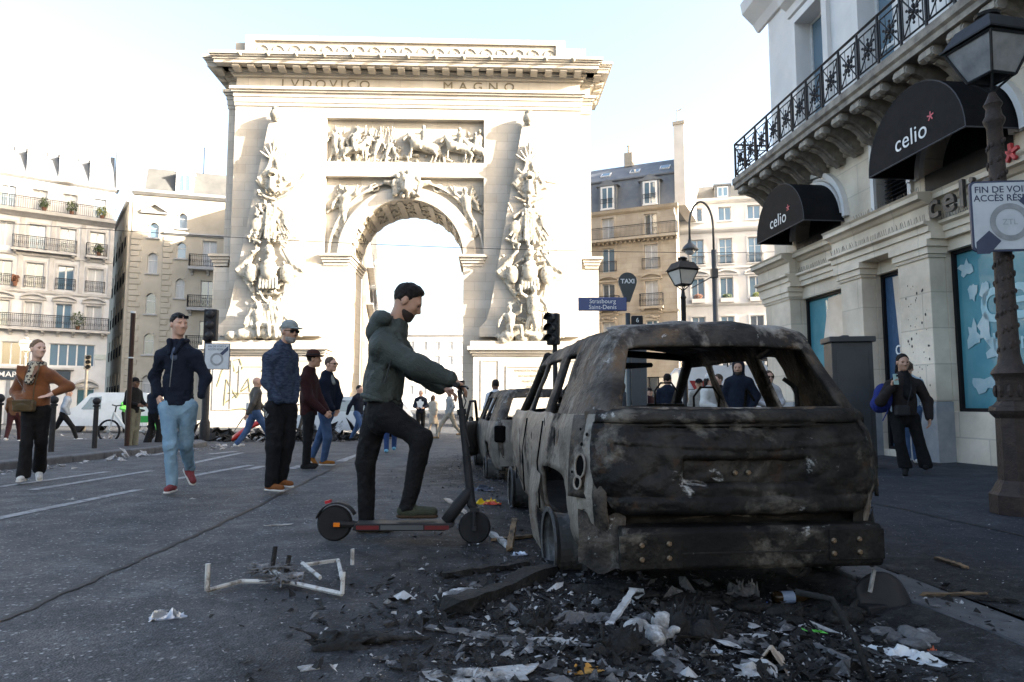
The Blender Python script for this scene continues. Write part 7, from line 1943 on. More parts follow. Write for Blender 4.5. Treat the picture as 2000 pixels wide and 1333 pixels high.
def hero_hat():
    Y = 11.0; f = (1, -.1, 0); mr = cloth('maroon', (.018, .006, .007), (.028, .009, .009))
    g, J = joints(603, 918, Y, dict(head=(613, 702, 0), neck=(604, 722, .02), shR=(594, 738, -.12), shL=(612, 738, .2), elR=(602, 778, -.14), elL=(622, 778, .2), wrR=(634, 806, -.12), wrL=(638, 803, .12), hipR=(603, 812, -.06), hipL=(603, 812, .1), knR=(601, 862, -.06), knL=(600, 862, .1), anR=(596, 908, -.06), anL=(600, 905, .1), toeR=(613, 914, -.06), toeL=(616, 911, .1)), f)
    build_person(g, J, 'man in maroon coat and brown wide-brimmed hat, hands clasped in front', mr, M_BLKCL, M_BLSHOE, 'k', 'short', 'b', (1, .15, 0), 1.0, .012, J['hipR'][2] + .0, .04, .008, hat=('fedora', cloth('brown_felt', (.05, .02, .016))), hands={'R': dict(curl=.8), 'L': dict(curl=.8)}, seed=13)
    Y = 11.65; f = (1, -.35, 0)
    g, J = joints(632, 912, Y, dict(head=(646, 712, 0), neck=(639, 730, .02), shR=(628, 745, -.1), shL=(655, 745, .16), elR=(636, 778, -.14), elL=(662, 775, .14), wrR=(650, 800, -.16), wrL=(659, 798, .1), hipR=(633, 808, -.05), hipL=(642, 808, .1), knR=(640, 856, -.1), knL=(626, 852, .12), anR=(632, 900, -.05), anL=(610, 890, .12), toeR=(649, 908, -.08), toeL=(617, 906, .1)), f)
    build_person(g, J, 'balding man in sunglasses, navy jacket and jeans beside the man in the hat', cloth('navy_puffer', (.006, .010, .022)), M_JEAN, cloth('mustard_shoe', (.25, .10, .02)), 'b', 'thin', 'a', (.95, -.3, 0), 1.0, .012, J['hipR'][2] + .03, .03, .012, glasses='on', hands={'L': dict(curl=.6)}, seed=14, sole=WHITE_SOLE, inner=cloth('grey_hoodie', (.2, .22, .22)))
hero_hat()
def hero_phone():
    Y = 9.85; f = (-.1, -1, 0)
    g, J = joints(1780, 928, Y, dict(head=(1763, 708, 0), neck=(1763, 733, .03), shR=(1735, 749, 0), shL=(1795, 747, .05), elR=(1720, 785, -.05), elL=(1812, 785, .05), wrR=(1742, 756, -.2), wrL=(1815, 818, -.02), hipR=(1752, 816, 0), hipL=(1782, 816, .05), knR=(1757, 862, -.03), knL=(1795, 862, .02), anR=(1768, 910, 0), anL=(1808, 908, .0), toeR=(1768, 926, -.14), toeL=(1808, 922, -.14)), f)
    def extra(e, J, H, ax):
        P = [cap(J['neck'] + (.0, -.04, .03), J['neck'] + (0, -.12, -.3), .06, .07, .03)]
        o = np_mesh('black_top', [field_mesh(P, .011)], True, 1); o.materials.append(M_BLKCL); obj_from('black_top', o, e)
    build_person(g, J, 'woman in dark jacket photographing with a phone by the shop', cloth('dark_brown_wool', (.016, .013, .013), (.026, .021, .020)), M_BLKCL, M_BLSHOE, 'k', 'tail', 'b', (-.15, -1, -.12), .97, .010, J['hipR'][2] + .03, .034, .012, flare=.035, extra=extra, hands={'R': dict(d=(.1, -.1, .9), n=(.6, -.5, 0), curl=.9), 'L': dict(curl=.5)}, seed=17)
    w = g + Vector(J['wrR'])
    ph = tag(empty('mobile_phone', w + Vector((.035, -.045, .105))), 'pale green mobile phone held up by the woman in the dark jacket', 'phone'); MB().box((0, 0, 0), (.073, .009, .15), (R(-8), 0, R(8))).build('case', mat('pale_green_case', (.36, .50, .47), rough=.4), ph, bevel=.004); MB().box((.018, -.006, .05), (.03, .004, .03), (R(-8), 0, R(8))).build('camera_bump', M_FRAMEBLK, ph)
    b = tag(empty('backpack', g + Vector(J['shR']) + Vector((-.03, .1, -.2))), 'bright blue backpack slung on the shoulder of the woman with the phone', 'backpack'); m = cloth('blue_backpack', (.015, .025, .17), (.02, .03, .12))
    solid('bag', [ell((0, 0, 0), (.13, .11, .2), .03), ell((-.03, .03, -.1), (.14, .11, .13), .03)], .011, m, b, wob=lambda P: .006 * _noise3(P, 30)); MB().tube([(.02, -.1, .2), (-.01, -.13, 0), (.0, -.1, -.2), (-.05, -.05, -.34)], .012, 5, flat=.5).build('strap', m, b)
    b = tag(empty('handbag', g + Vector(J['hipR']) + Vector((-.02, -.17, .1))), 'small black handbag hanging at the hip of the woman with the phone', 'bag'); solid('pouch', [rbox((0, 0, 0), (.1, .045, .075), .03)], .01, M_PLAST, b); MB().tube([(.07, 0, .06), (.16, .02, .3), (.2, .1, .42)], .008, 5).build('strap', M_PLAST, b); MB().lathe([(.022, -.048), (.026, -.05), (.014, -.052)], 10, (0, 0, .01), Matrix.Rotation(0, 3, 'X')).build('clasp', M_RIM, b)
hero_phone()
# ------------------------------------------------------------------ people farther off
GR = None
extra_person(24, 866, 'person in brown jacket and maroon trousers behind the shoulder bag, leftmost', 1.66, 200, .3, top=cloth('tan_jacket', (.14, .07, .035)), legs=cloth('wine', (.04, .014, .016)), shoes=M_WHSHOE, hair='b', style='long', hands={})
extra_person(120, 862, 'person in grey-blue hoodie and black trousers walking behind the bollards', 1.72, 115, .42, top=cloth('pale_hoodie', (.20, .24, .29), (.26, .30, .35)), legs=M_BLKCL, shoes=M_WHSHOE, hair='b', lean=.1, puff=.03, arms='pocket', hands={})
extra_person(216, 832, 'person in black and grey striped sweater by the delivery van', 1.74, 140, .25, top=mat('striped_knit', (.02, .022, .026), (.30, .31, .32), rough=.9, scale=4.5, detail=0, stretch=(.05, .05, 3.0), lo=.48, hi=.54), legs=M_BLKCL, shoes=M_WHSHOE, hair='k', arms='front')
extra_person(243, 846, 'person in bright green reflective vest behind the man in the black cap', 1.7, 60, .1, top=mat('hi_vis_green', (.10, .55, .08), (.16, .62, .12), rough=.6), legs=M_BLKCL, shoes=M_BLSHOE, hair='k', arms='front', hands={})
extra_person(256, 880, 'man in black cap, black sweater and khaki trousers behind the thin pole', 1.76, 75, .0, top=M_BLKCL, legs=cloth('khaki', (.13, .13, .10), (.10, .10, .08)), shoes=M_BLSHOE, hair='k', sk='c', hat=('cap', M_BLKCL), arms='front', puff=.03, leg_puff=.03)
extra_person(298, 873, 'person in dark jacket with grey hem half hidden behind the man in navy', 1.7, 160, .1, top=M_NAVYC, legs=M_BLKCL, shoes=M_WHSHOE, hair='k', style='long', flare=.05, puff=.04)
extra_person(496, 882, 'bald man in grey-brown leather jacket and blue jeans walking off behind the old man', 1.78, 130, .38, top=cloth('grey_brown_leather', (.065, .058, .050), (.045, .04, .036), rough=.5), legs=M_JEAN, shoes=M_WHSHOE, hair='g', style='bald', sk='a', puff=.028)
extra_person(699, 868, 'person in dark jacket and jeans walking left just behind the green jacket', 1.74, 60, .35, top=M_NAVYC, legs=M_JEAN, shoes=M_BLSHOE, hair='k', hands={})
extra_person(762, 884, 'person in blue leggings and blue trainers hidden behind the man on the scooter', 1.7, 10, .12, top=M_BLKCL, legs=cloth('blue_legging', (.03, .06, .16)), shoes=cloth('blue_trainer', (.12, .30, .42)), hair='b', sk='b')
def shirt_print(e, J, H, ax):
    n = V3(J['neck']); pts = []
    for i in range(14):
        a = 2 * PI * i / 14; r = .13 * (1 + .25 * math.sin(i * 2.3)); pts.append(Vector(n) + Vector((r * math.cos(a), -.19, -.24 + r * 1.25 * math.sin(a))))
    MB().add(pts, [tuple(range(14))]).build('shirt_print', M_WHITEPR, e)
extra_person(822, 0, 'man in dark sweater with white chest print near the far end of the passage', 1.78, 5, .1, Y=26.5, top=M_NAVYC, legs=M_BLKCL, shoes=M_BLSHOE, hair='g', style='thin', extra=shirt_print, arms='front', puff=.035)
extra_person(846, 0, 'woman in pale beige coat with a dark bag, far off beside the printed sweater', 1.66, 150, .2, Y=29, top=cloth('pale_coat', (.42, .37, .30)), legs=cloth('beige_l', (.36, .32, .27)), shoes=M_BLSHOE, hair='b', style='long', puff=.05, hem=.45)
extra_person(878, 0, 'man in pale grey jacket and beige trousers striding past the arch', 1.78, -62, .42, Y=24.5, top=cloth('pale_grey', (.27, .28, .28)), legs=cloth('beige', (.33, .29, .23)), shoes=cloth('suede_shoe', (.18, .13, .08)), hair='b', style='short', arms='pocket', hands={}, look=40)
extra_person(968, 0, 'man in white shirt standing beyond the open door of the second burnt car', 1.74, 200, .1, Y=15.5, top=cloth('white_shirt', (.55, .57, .62)), legs=M_BLKCL, shoes=M_BLSHOE, hair='k', sk='c')
kw = dict(legs=M_BLKCL, shoes=M_BLSHOE)
extra_person(1213, 0, 'person with dark hair at the left edge of the car rear window', 1.62, 160, 0, Y=14.5, top=cloth('grey_coat', (.07, .075, .085)), hair='b', style='long', **kw)
extra_person(1268, 0, 'man in flat black cap and maroon coat seen low through the burnt car', 1.58, 20, 0, Y=18.5, top=cloth('wine_coat', (.03, .012, .016)), hair='k', hat=('cap', M_BLKCL), arms='front', **kw)
extra_person(1304, 0, 'dark haired man in navy suit turned away, framed by the headrest loop', 1.72, 150, 0, Y=14.0, top=M_NAVYC, hair='k', arms='front', **kw)
extra_person(1366, 0, 'person in pale cap half hidden behind the woman in the white beanie', 1.68, -20, 0, Y=16.0, top=cloth('sand', (.3, .28, .25)), hair='b', hat=('cap', M_CHAR), **kw)
extra_person(1386, 0, 'woman in white beanie and white sweater with long black hair', 1.64, 40, 0, Y=13.2, top=cloth('white_knit', (.55, .54, .52), (.48, .47, .45)), hair='k', style='long', hat=('beanie', cloth('white_beanie', (.58, .57, .55))), puff=.05, arms='front', **kw)
extra_person(1405, 0, 'dark haired person in black blazer facing the woman in the white beanie', 1.68, -70, 0, Y=13.9, top=M_BLKCL, hair='b', inner=cloth('white_tee', (.55, .55, .55)), **kw)
def hood_up(e, J, H, ax):
    P = [ell(H(0, -.03, .03), (.112, .125, .135), .03), cap(H(0, -.05, -.08), V3(J['neck']) - ax[1] * .03, .10, .12, .05)]
    o = np_mesh('hood', [field_mesh(P, .014, [(H(0, .045, 0), ax[1])])], True, 1); o.materials.append(M_NAVYC); obj_from('hood', o, e)
extra_person(1444, 0, 'tall man in dark navy hoodie with the hood up, framed in the burnt car', 1.84, -25, 0, Y=12.4, top=M_NAVYC, hair='k', beard='k', sk='b', puff=.04, arms='pocket', extra=hood_up, hands={}, **kw)
extra_person(1502, 0, 'woman in sunglasses and white scarf with long brown hair, framed in the burnt car', 1.66, 0, 0, Y=12.6, top=cloth('white_wrap', (.50, .49, .50), (.40, .39, .41)), hair='b', style='long', sk='a', glasses='on', arms='front', inner=M_NAVYC, **kw)
extra_person(1776, 0, 'person in jeans hidden behind the woman with the phone', 1.7, 160, .1, Y=11.4, top=cloth('sky_shirt', (.38, .46, .55)), legs=M_JEAN, shoes=M_WHSHOE, hair='b', hands={})
# ================================================================== burnt-out cars
M_BURNT = mat_layers('burnt_bare_metal', (.20, .175, .148), [
    ((.065, .05, .04), 1.9, .47, .66, (1, 1, .8), None), ((.30, .27, .235), 2.6, .53, .69, (1, 1, .35), .6), ((.10, .055, .03), 3.4, .55, .70, (1, 1, 1), .85),
    ((.44, .42, .39), 5.0, .62, .72, (1.2, 1.2, .3), .55), ((.008, .0075, .0075), 1.7, .53, .62, (1, 1, 1), .9), ((.40, .39, .37), 17, .66, .74, (1, 1, .6), .7)], rough=.55, metal=.1, bump=.45, bscale=30, spec=.25)
M_SCORCH = mat_layers('scorched_brown_metal', (.070, .057, .046), [
    ((.018, .016, .015), 2.3, .42, .60, (1, 1, 1), .8), ((.13, .08, .045), 3.6, .54, .68, None, .85), ((.27, .245, .215), 3.2, .53, .67, (1, 1, .5), .5), ((.008, .0075, .0075), 1.8, .52, .62, None, .9), ((.42, .41, .39), 14, .64, .73, None, .7)], rough=.55, metal=.05, bump=.55, bscale=34, spec=.22)
def buckle(o, size, strength):
    tx = bpy.data.textures.new('buckle', 'CLOUDS'); tx.noise_scale = size; tx.noise_depth = 3
    d = o.modifiers.new('buckle', 'DISPLACE'); d.texture = tx; d.strength = strength; d.mid_level = .5; d.texture_coords = 'LOCAL'
M_SOOT = mat_layers('sooty_metal', (.0065, .006, .006), [
    ((.034, .030, .025), 2.4, .46, .66, (1, 1, 1), .5), ((.16, .145, .122), 2.6, .55, .70, (.8, 1, 1.3), .42), ((.045, .024, .013), 5.2, .58, .72, (1, 1, 1), .85), ((.006, .006, .006), 1.7, .5, .66, (1, 1, 1), .8), ((.36, .36, .35), 5, .63, .70, (.8, 1, 1.2), .55), ((.30, .30, .30), 30, .70, .76, None, .8)], rough=.5, metal=.0, bump=.45, bscale=34, spec=.16)
M_CHARD = mat_layers('charred', (.010, .009, .009), [((.04, .036, .032), 6, .5, .7, None, None), ((.15, .14, .13), 22, .66, .74, None, None)], rough=.85, bump=.5, bscale=40)
M_HOLE = mat('black_cavity', (.003, .003, .003), rough=.9, spec=.05)
ROWS = [  # height, half width, rear inset
    (.27, .80, .10), (.40, .86, .04), (.55, .885, .00), (.70, .90, .00), (.84, .895, .015), (.96, .875, .05), (1.035, .85, .085), (1.43, .70, .30), (1.50, .67, .34), (1.545, .61, .40)]
SIDE = [4.25, 3.95, 3.55, 3.25, 2.9, 2.25, 2.10, 1.34, 1.16, .78, .50, .28]
CORN = [(-.985, .12), (-.93, .03)]
REAR = [-.89, -.86, -.80, -.4, 0, .4, .80, .86, .89]
def car_point(row, X, Yn):
    z, w, r = ROWS[row]
    tp = 1.0 - .07 * max(0, 1 - Yn / 1.3) ** 1.5 - .12 * max(0, (Yn - 3.0) / 1.3) ** 1.5
    Y2 = Yn
    if row >= 7 and Yn > 2.1: Y2 = 2.1 + (Yn - 2.1) * .36
    if row == 6 and Yn > 3.2: Y2 = 3.2 + (Yn - 3.2) * .3
    rr = r * (max(0, 1 - Yn / 1.25) ** 1.1)
    # plan curve of the tail: bows out in the middle
    bow = -.085 * (1 - min(1, abs(X)) ** 2) if Yn < .02 else 0
    return Vector((X * w * tp, Y2 + rr + bow, z + (.02 * (1 - X * X) if row >= 8 and Yn < .05 else 0)))
def car_shell(e, m_body, m_tail, noise_seed=1.0, dent=.012, roof_z=1.53):
    cols = [(-1, y) for y in SIDE] + CORN + [(x, 0) for x in REAR] + [(-x, y) for x, y in CORN[::-1]] + [(1, y) for y in SIDE[::-1]]
    nc = len(cols); nr = len(ROWS)
    mb = MB()
    for r in range(nr):
        for (X, Yn) in cols:
            p = car_point(r, X, Yn)
            n = Vector((math.sin(p.y * 5.1 + p.z * 7 + noise_seed), math.sin(p.x * 4.3 + p.z * 6.1 + noise_seed * 2), .3 * math.sin(p.x * 6 + p.y * 4)))
            mb.v.append(tuple(p + n * dent * (1.0 if 0 < r < 7 else .4)))
    def opening(r, i):
        (X0, Y0), (X1, Y1) = cols[i], cols[i + 1]
        ya, yb = min(Y0, Y1), max(Y0, Y1); side = abs(X0) == 1 and abs(X1) == 1
        if r == 6:                                            # window band
            if side and (ya >= 2.24 and yb <= 3.3 or ya >= 1.33 and yb <= 2.11 or ya >= .77 and yb <= 1.17): return True
            if not side and abs(X0 + X1) / 2 < .81 and Y0 == 0 and Y1 == 0: return True
        if r in (7, 8) and side and ya >= 3.2: return True
        if r >= 6 and side and ya >= 3.2: return True
        if side and r in (0, 1, 2) and ya >= .49 and yb <= 1.17: return True       # wheel arches
        if side and r in (0, 1, 2) and ya >= 3.2 and yb <= 3.96: return True
        if not side and abs(X0 + X1) / 2 < .87 and r < 6: return True             # filled by the tailgate
        return False
    for r in range(nr - 1):
        for i in range(nc - 1):
            if not opening(r, i):
                a = r * nc + i; mb.f.append((a, a + 1, a + nc + 1, a + nc)); mb.m.append(0 if r < 6 and abs(cols[i][0]) > .9 and abs(cols[i + 1][0]) > .9 else 1)
    o = mb.build('body', [m_body, M_SCORCH], e, smooth=True)
    cr = o.data.attributes.new('crease_edge', 'FLOAT', 'EDGE')
    for ed in o.data.edges:
        a, b = ed.vertices; ra, rb = a // nc, b // nc
        if ra == rb and ra in (2, 5, 6, 7): cr.data[ed.index].value = (.35, 0, 0, .75, .85, .7)[ra - 2]
        elif ra != rb and ra in (6, 7): cr.data[ed.index].value = .5
    s = o.modifiers.new('subdivide', 'SUBSURF'); s.levels = s.render_levels = 2
    buckle(o, .16, .030); buckle(o, .05, .010)
    t = o.modifiers.new('sheet', 'SOLIDIFY'); t.thickness = .028; t.offset = -1
    # roof skin, sagging
    rows = [.42, .9, 1.5, 2.1, 2.5]
    rf = MB(); P = []
    for y in rows:
        for q in range(9):
            X = -1 + q / 4; P.append((X * .61, y + (-.05 * (1 - X * X) if y == .42 else 0), 1.54 + .045 * (1 - X * X) - .03 * math.sin(y * 2) * (1 - X * X) + .012 * math.sin(X * 5 + y * 7)))
    rf.add(P, [(j * 9 + i, j * 9 + i + 1, j * 9 + i + 10, j * 9 + i + 9) for j in range(len(rows) - 1) for i in range(8)])
    ro = rf.build('roof', M_SCORCH, e, smooth=True); s = ro.modifiers.new('s', 'SUBSURF'); s.levels = s.render_levels = 2; buckle(ro, .14, .03); t = ro.modifiers.new('t', 'SOLIDIFY'); t.thickness = .025
    # bonnet and windscreen pillars
    bn = MB(); bn.grid(lambda u, v: ((-.78 + 1.56 * u) * (1 - .14 * v), 3.15 + 1.1 * v, 1.02 - .22 * v * v + .04 * math.sin(u * PI) + .02 * math.sin(u * 9 + v * 7)), 10, 8); bn.build('bonnet', m_body, e, smooth=True)
    for s_ in (-1, 1): MB().tube([(s_ * .76, 3.28, 1.02), (s_ * .70, 2.85, 1.26), (s_ * .64, 2.45, 1.51)], [.05, .045, .05], 8).build('windscreen_pillar', m_tail, e, smooth=True)
    MB().tube([(-.64, 2.48, 1.51), (0, 2.52, 1.55), (.64, 2.48, 1.51)], .035, 6).build('windscreen_header', m_tail, e, smooth=True)
    MB().grid(lambda u, v: (-.74 + 1.48 * u, .35 + 3.6 * v, .34 + .04 * math.sin(u * 7) * math.sin(v * 9)), 8, 12).bb(-.74, .74, 3.1, 3.2, .3, .98).bb(-.70, .70, .30, .34, .3, .9).build('floor_pan', M_CHARD, e)
def wheel_rim(e, x, y, r=.225, tilt=0.0, m=None):
    m = m or mat_layers('burnt_alloy', (.10, .10, .10), [((.30, .30, .30), 6, .5, .68, None, .5), ((.02, .02, .02), 4, .55, .7, None, .9)], rough=.55, metal=.5)
    w = MB(); A = Matrix.Rotation(PI / 2, 3, 'X')
    Z = Matrix.Rotation(PI / 2 + tilt, 3, 'Z')
    w.lathe([(r * .86, -.10), (r, -.105), (r, -.09), (r * .84, -.06), (r * .80, .02), (r * .84, .08), (r, .10), (r, .11), (r * .9, .11)], 28, (0, 0, 0), Z @ A, caps=False)
    for q in range(10):
        a = q * 2 * PI / 10; c = Z @ A @ Vector((r * .46 * math.cos(a), r * .46 * math.sin(a), .06)); w.box(c, (r * .78, .04, .03), Z @ A @ Matrix.Rotation(a, 3, 'Z'))
    w.lathe([(.06, .03), (.06, .09), (.03, .1)], 12, (0, 0, 0), Z @ A)
    o = w.build('wheel_rim', m, e, loc=(x, y, r + .0)); 
    MB().lathe([(.15, -.02), (.15, .0), (.05, .0)], 18, (0, 0, 0), Z @ A).build('brake_disc', M_CHARD, o)
    return o
def suv():
    c = Vector((1.205, 3.66, 0)); c.z = G(c.x, c.y + .6) - .005
    e = tag(empty('burnt_car', c, R(5.6)), 'burnt-out rusted SUV in the foreground, glass and tyres gone', 'car')
    car_shell(e, M_BURNT, M_SOOT, 1.0)
    # tailgate: two-part panel with plate recess, creases and dents
    def tg(u, v):
        z = .545 + .515 * v; q_ = max(0, (.80 - z) / .255); xm = .95 - .13 * q_ ** 2.2; X = (-1 + 2 * u) * xm
        r = next(i for i in range(len(ROWS) - 1) if ROWS[i][0] <= z <= ROWS[i + 1][0]) if z < 1.49 else 8
        t = (z - ROWS[r][0]) / (ROWS[r + 1][0] - ROWS[r][0])
        rr = ROWS[r][2] * (1 - t) + ROWS[r + 1][2] * t; w = ROWS[r][1] * (1 - t) + ROWS[r + 1][1] * t
        ss = lambda a, b, x: min(1, max(0, (x - a) / (b - a))) ** 2 * (3 - 2 * min(1, max(0, (x - a) / (b - a))))
        d = .0
        d += .028 * ss(1.0, 1.015, z) * (1 - ss(1.045, 1.06, z))                      # shelf under the glass
        d -= .02 * ss(.945, .955, z) * (1 - ss(.975, .99, z)) * (1 - ss(.5, .8, abs(X)))
        d += .012 * ss(.93, .90, z) * ss(.84, .86, z) if False else .010 * math.exp(-((z - .875 - .05 * X * X) / .012) ** 2)
        rec = ss(.675, .685, z) * (1 - ss(.815, .83, z)) * (1 - ss(.40, .43, abs(X)))
        d -= .04 * rec
        d += .03 * ss(.655, .60, z) if False else .016 * (1 - ss(.60, .625, z))
        d -= .02 * (1 - ss(.545, .56, z))
        d += .007 * math.sin(X * 9 + z * 13) * math.sin(z * 17 + 1) + .004 * math.sin(X * 23 + 2 * math.sin(z * 30)) + .012 * math.sin(X * 3.1 + 1) * math.sin(z * 8) - .014 * math.exp(-((X - .3) ** 2 + (z - .9) ** 2) / .02)
        ed = ss(.80, 1.0, abs(X) / xm) * .8
        bow = -.085 * (1 - min(1, abs(X)) ** 2)
        return (X * w * .93, rr + bow - .018 - d + .10 * ed * ed, z)
    t = MB().grid(tg, 110, 64).build('tailgate', M_SOOT, e, smooth=True)
    buckle(t, .12, .022); buckle(t, .035, .007)
    so = t.modifiers.new('sheet', 'SOLIDIFY'); so.thickness = .014; so.offset = 1
    MB().grid(lambda u, v: ((-.90 + 1.8 * u) * .88, .06 + .10 * abs(2 * u - 1) ** 3 + .03 * v, .40 + .66 * v), 16, 8).build('inner_panel', M_SCORCH, e, smooth=True)
    # window frame lip and hinge arms
    mb = MB()
    mb.tube([(-.545, .37, 1.455), (-.60, .25, 1.27), (-.665, .13, 1.10), (-.64, .085, 1.068), (0, -.005, 1.062), (.64, .085, 1.068), (.665, .13, 1.10), (.60, .25, 1.27), (.545, .37, 1.455), (.48, .375, 1.478), (0, .295, 1.495), (-.48, .375, 1.478), (-.545, .37, 1.455)], .02, 7)
    mb.build('window_frame', M_SCORCH, e, smooth=True)
    for s_ in (-1, 1): MB().tube([(s_ * .45, .45, 1.49), (s_ * .52, .62, 1.45), (s_ * .58, .95, 1.42)], .022, 6).build('hinge_arm', M_SOOT, e, smooth=True)
    MB().grid(lambda u, v: ((-.60 + 1.2 * u), .27 + .17 * v + .07 * (2 * u - 1) ** 2, 1.555 + .04 * (1 - (2 * u - 1) ** 2) - .075 * (1 - v) ** 2 + .006 * math.sin(u * 23)), 24, 5).build('spoiler', M_SCORCH, e, smooth=True); buckle(e.children[-1], .1, .015)
    # bumper beam, brackets, bolts
    bm = MB().prism([(-.10, .28), (-.105, .45), (-.08, .475), (.06, .475), (.06, .26), (-.08, .26)], -.66, .72, 'x').build('bumper_beam', M_SOOT, e, bevel=.008)
    MB().bb(-.66, .72, -.108, -.10, .345, .352).build('beam_crease', M_CHARD, bm)
    MB().bb(-.68, -.36, -.112, -.09, .275, .44).build('beam_plate', M_SOOT, bm, bevel=.004); MB().bb(.42, .72, -.112, -.09, .30, .455).build('beam_plate', M_SOOT, bm, bevel=.004)
    bt = MB().lathe([(.014, 0), (.014, .008), (.009, .014), (.003, .014)], 8, (0, 0, 0), Matrix.Rotation(PI / 2, 3, 'X')); bme = bt.mesh('bolt'); bme.materials.append(mat('rusty_bolt', (.20, .16, .11), (.12, .08, .05), rough=.5, metal=.5, scale=30))
    for (x, z) in ((-.57, .395), (-.57, .325), (-.43, .40), (-.43, .33), (.44, .40), (.44, .335), (.58, .405), (.58, .34)): obj_from('bolt', bme, bm, (x, -.113, z))
    for (x, z) in ((-.06, .745), (.01, .745)): obj_from('bolt', bme, t, (x, -.078, z))
    MB().grid(lambda u, v: (-.82 + 1.64 * u, .02 + .05 * math.sin(v * 3) + .10 * abs(2 * u - 1) ** 4, .46 + .08 * v + .012 * math.sin(u * 17)), 30, 4).build('valance', M_CHARD, e, smooth=True)
    for s_ in (-1, 1): MB().grid(lambda u, v: (s_ * (.62 + .22 * u), -.01 + .16 * u * u + .01 * math.sin(v * 9), .24 + .28 * v + .02 * math.sin(u * 8)), 8, 8).build('corner_panel', M_SOOT if s_ > 0 else M_SCORCH, e, smooth=True)
    # tail-light pockets with their holes
    for s_ in (-1, 1):
        pk = MB().grid(lambda u, v: (s_ * (.885 - .11 * u - .05 * v * v), .22 - .17 * u + .075 * v * v - .012, .60 + .44 * v), 8, 14).build('tail_light_pocket', M_SCORCH if s_ < 0 else M_SOOT, e, smooth=True)
        pk.modifiers.new('t', 'SOLIDIFY').thickness = .02
        for (u, v, ra, rb) in ((.5, .38, .038, .062), (.42, .18, .026, .034), (.5, .64, .011, .011), (.66, .76, .010, .010), (.4, .82, .008, .008), (.2, .3, .008, .008)):
            ce = Vector((s_ * (.885 - .11 * u - .05 * v * v), .22 - .17 * u + .075 * v * v - .02, .60 + .44 * v))
            nrm_ = Vector((s_ * .84, -.54, .1)).normalized(); tx = Vector((0, 0, 1)).cross(nrm_).normalized(); tz = nrm_.cross(tx)
            MB().add([ce + nrm_ * .012 + tx * ra * math.cos(2 * PI * q / 16) + tz * rb * math.sin(2 * PI * q / 16) for q in range(16)], [tuple(range(16))]).build('lamp_hole', M_HOLE, pk)
            if ra > .02: MB().tube([ce + nrm_ * .014 + tx * ra * math.cos(2 * PI * q / 16) + tz * rb * math.sin(2 * PI * q / 16) for q in range(17)], .006, 5).build('hole_rim', M_BURNT, pk)
    # fuel filler hole, door gaps and handle holes on the left flank
    for (y, z, ra, rb) in ((.66, .90, .035, .06), (.98, .98, .02, .03), (1.6, .86, .02, .03), (2.45, .86, .02, .03)):
        X = -(ROWS[4][1] * (1 - .07 * max(0, 1 - y / 1.3) ** 1.5)) - .012
        MB().add([(X, y + ra * math.cos(2 * PI * q / 14), z + rb * math.sin(2 * PI * q / 14)) for q in range(14)], [tuple(range(14))]).build('panel_hole', M_HOLE, e)
    for y in (1.25, 2.17, 3.1):
        MB().tube([(-.895 if y < 3 else -.86, y, .38), (-.915 if y < 3 else -.87, y - .02, .7), (-.875 if y < 3 else -.85, y - .03, .98)], .006, 4).build('door_gap', M_HOLE, e)
    # fender flap hanging by the wheel
    MB().grid(lambda u, v: (-.90 - .03 * math.sin(v * 3) - .03 * u, 1.14 + .22 * u, .12 + .5 * v + .05 * u), 6, 10).build('torn_fender', M_BURNT, e, smooth=True)
    wheel_rim(e, -.80, .84, .225, .05); wheel_rim(e, .80, .84, .225); wheel_rim(e, -.78, 3.58, .225); wheel_rim(e, .78, 3.58, .225)
    # seat skeletons and bars inside
    for x in (-.42, .40):
        for y, h in ((1.5, 1.02), (2.45, 1.08)):
            s_ = MB(); s_.tube([(x - .2, y + .1, .5), (x - .22, y, h - .12), (x - .16, y - .03, h), (x + .16, y - .03, h), (x + .22, y, h - .12), (x + .2, y + .1, .5)], .02, 6)
            for q in range(4): s_.tube([(x - .2, y + .06 - .02 * q, .58 + .12 * q), (x + .2, y + .06 - .02 * q, .58 + .12 * q)], .008, 4)
            s_.tube([(x - .09, y - .03, h), (x - .10, y - .05, h + .13), (x - .05, y - .06, h + .2), (x + .05, y - .06, h + .2), (x + .10, y - .05, h + .13), (x + .09, y - .03, h)], .009, 5)
            so_ = s_.build('seat_frame', M_CHARD, e, smooth=True)
    MB().tube([(-.62, .75, 1.06), (-.2, .72, 1.075), (.1, .7, 1.06), (.12, .66, 1.03)], .018, 6).build('load_bar', M_CHARD, e, smooth=True)
    MB().tube([(-.66, .5, 1.33), (-.3, 1.1, 1.36), (.05, 1.7, 1.40)], [.02, .025, .02], 6).build('fallen_roof_bar', M_CHARD, e, smooth=True)
    MB().tube([(.62, 1.3, 1.02), (.60, 1.2, 1.2), (.63, 1.15, 1.12)], .012, 5).build('dangling_wire', M_CHARD, e); MB().tube([(.6, .5, 1.08), (.66, .62, 1.2), (.6, .66, 1.26)], .015, 5).build('dangling_wire', M_CHARD, e)
suv()
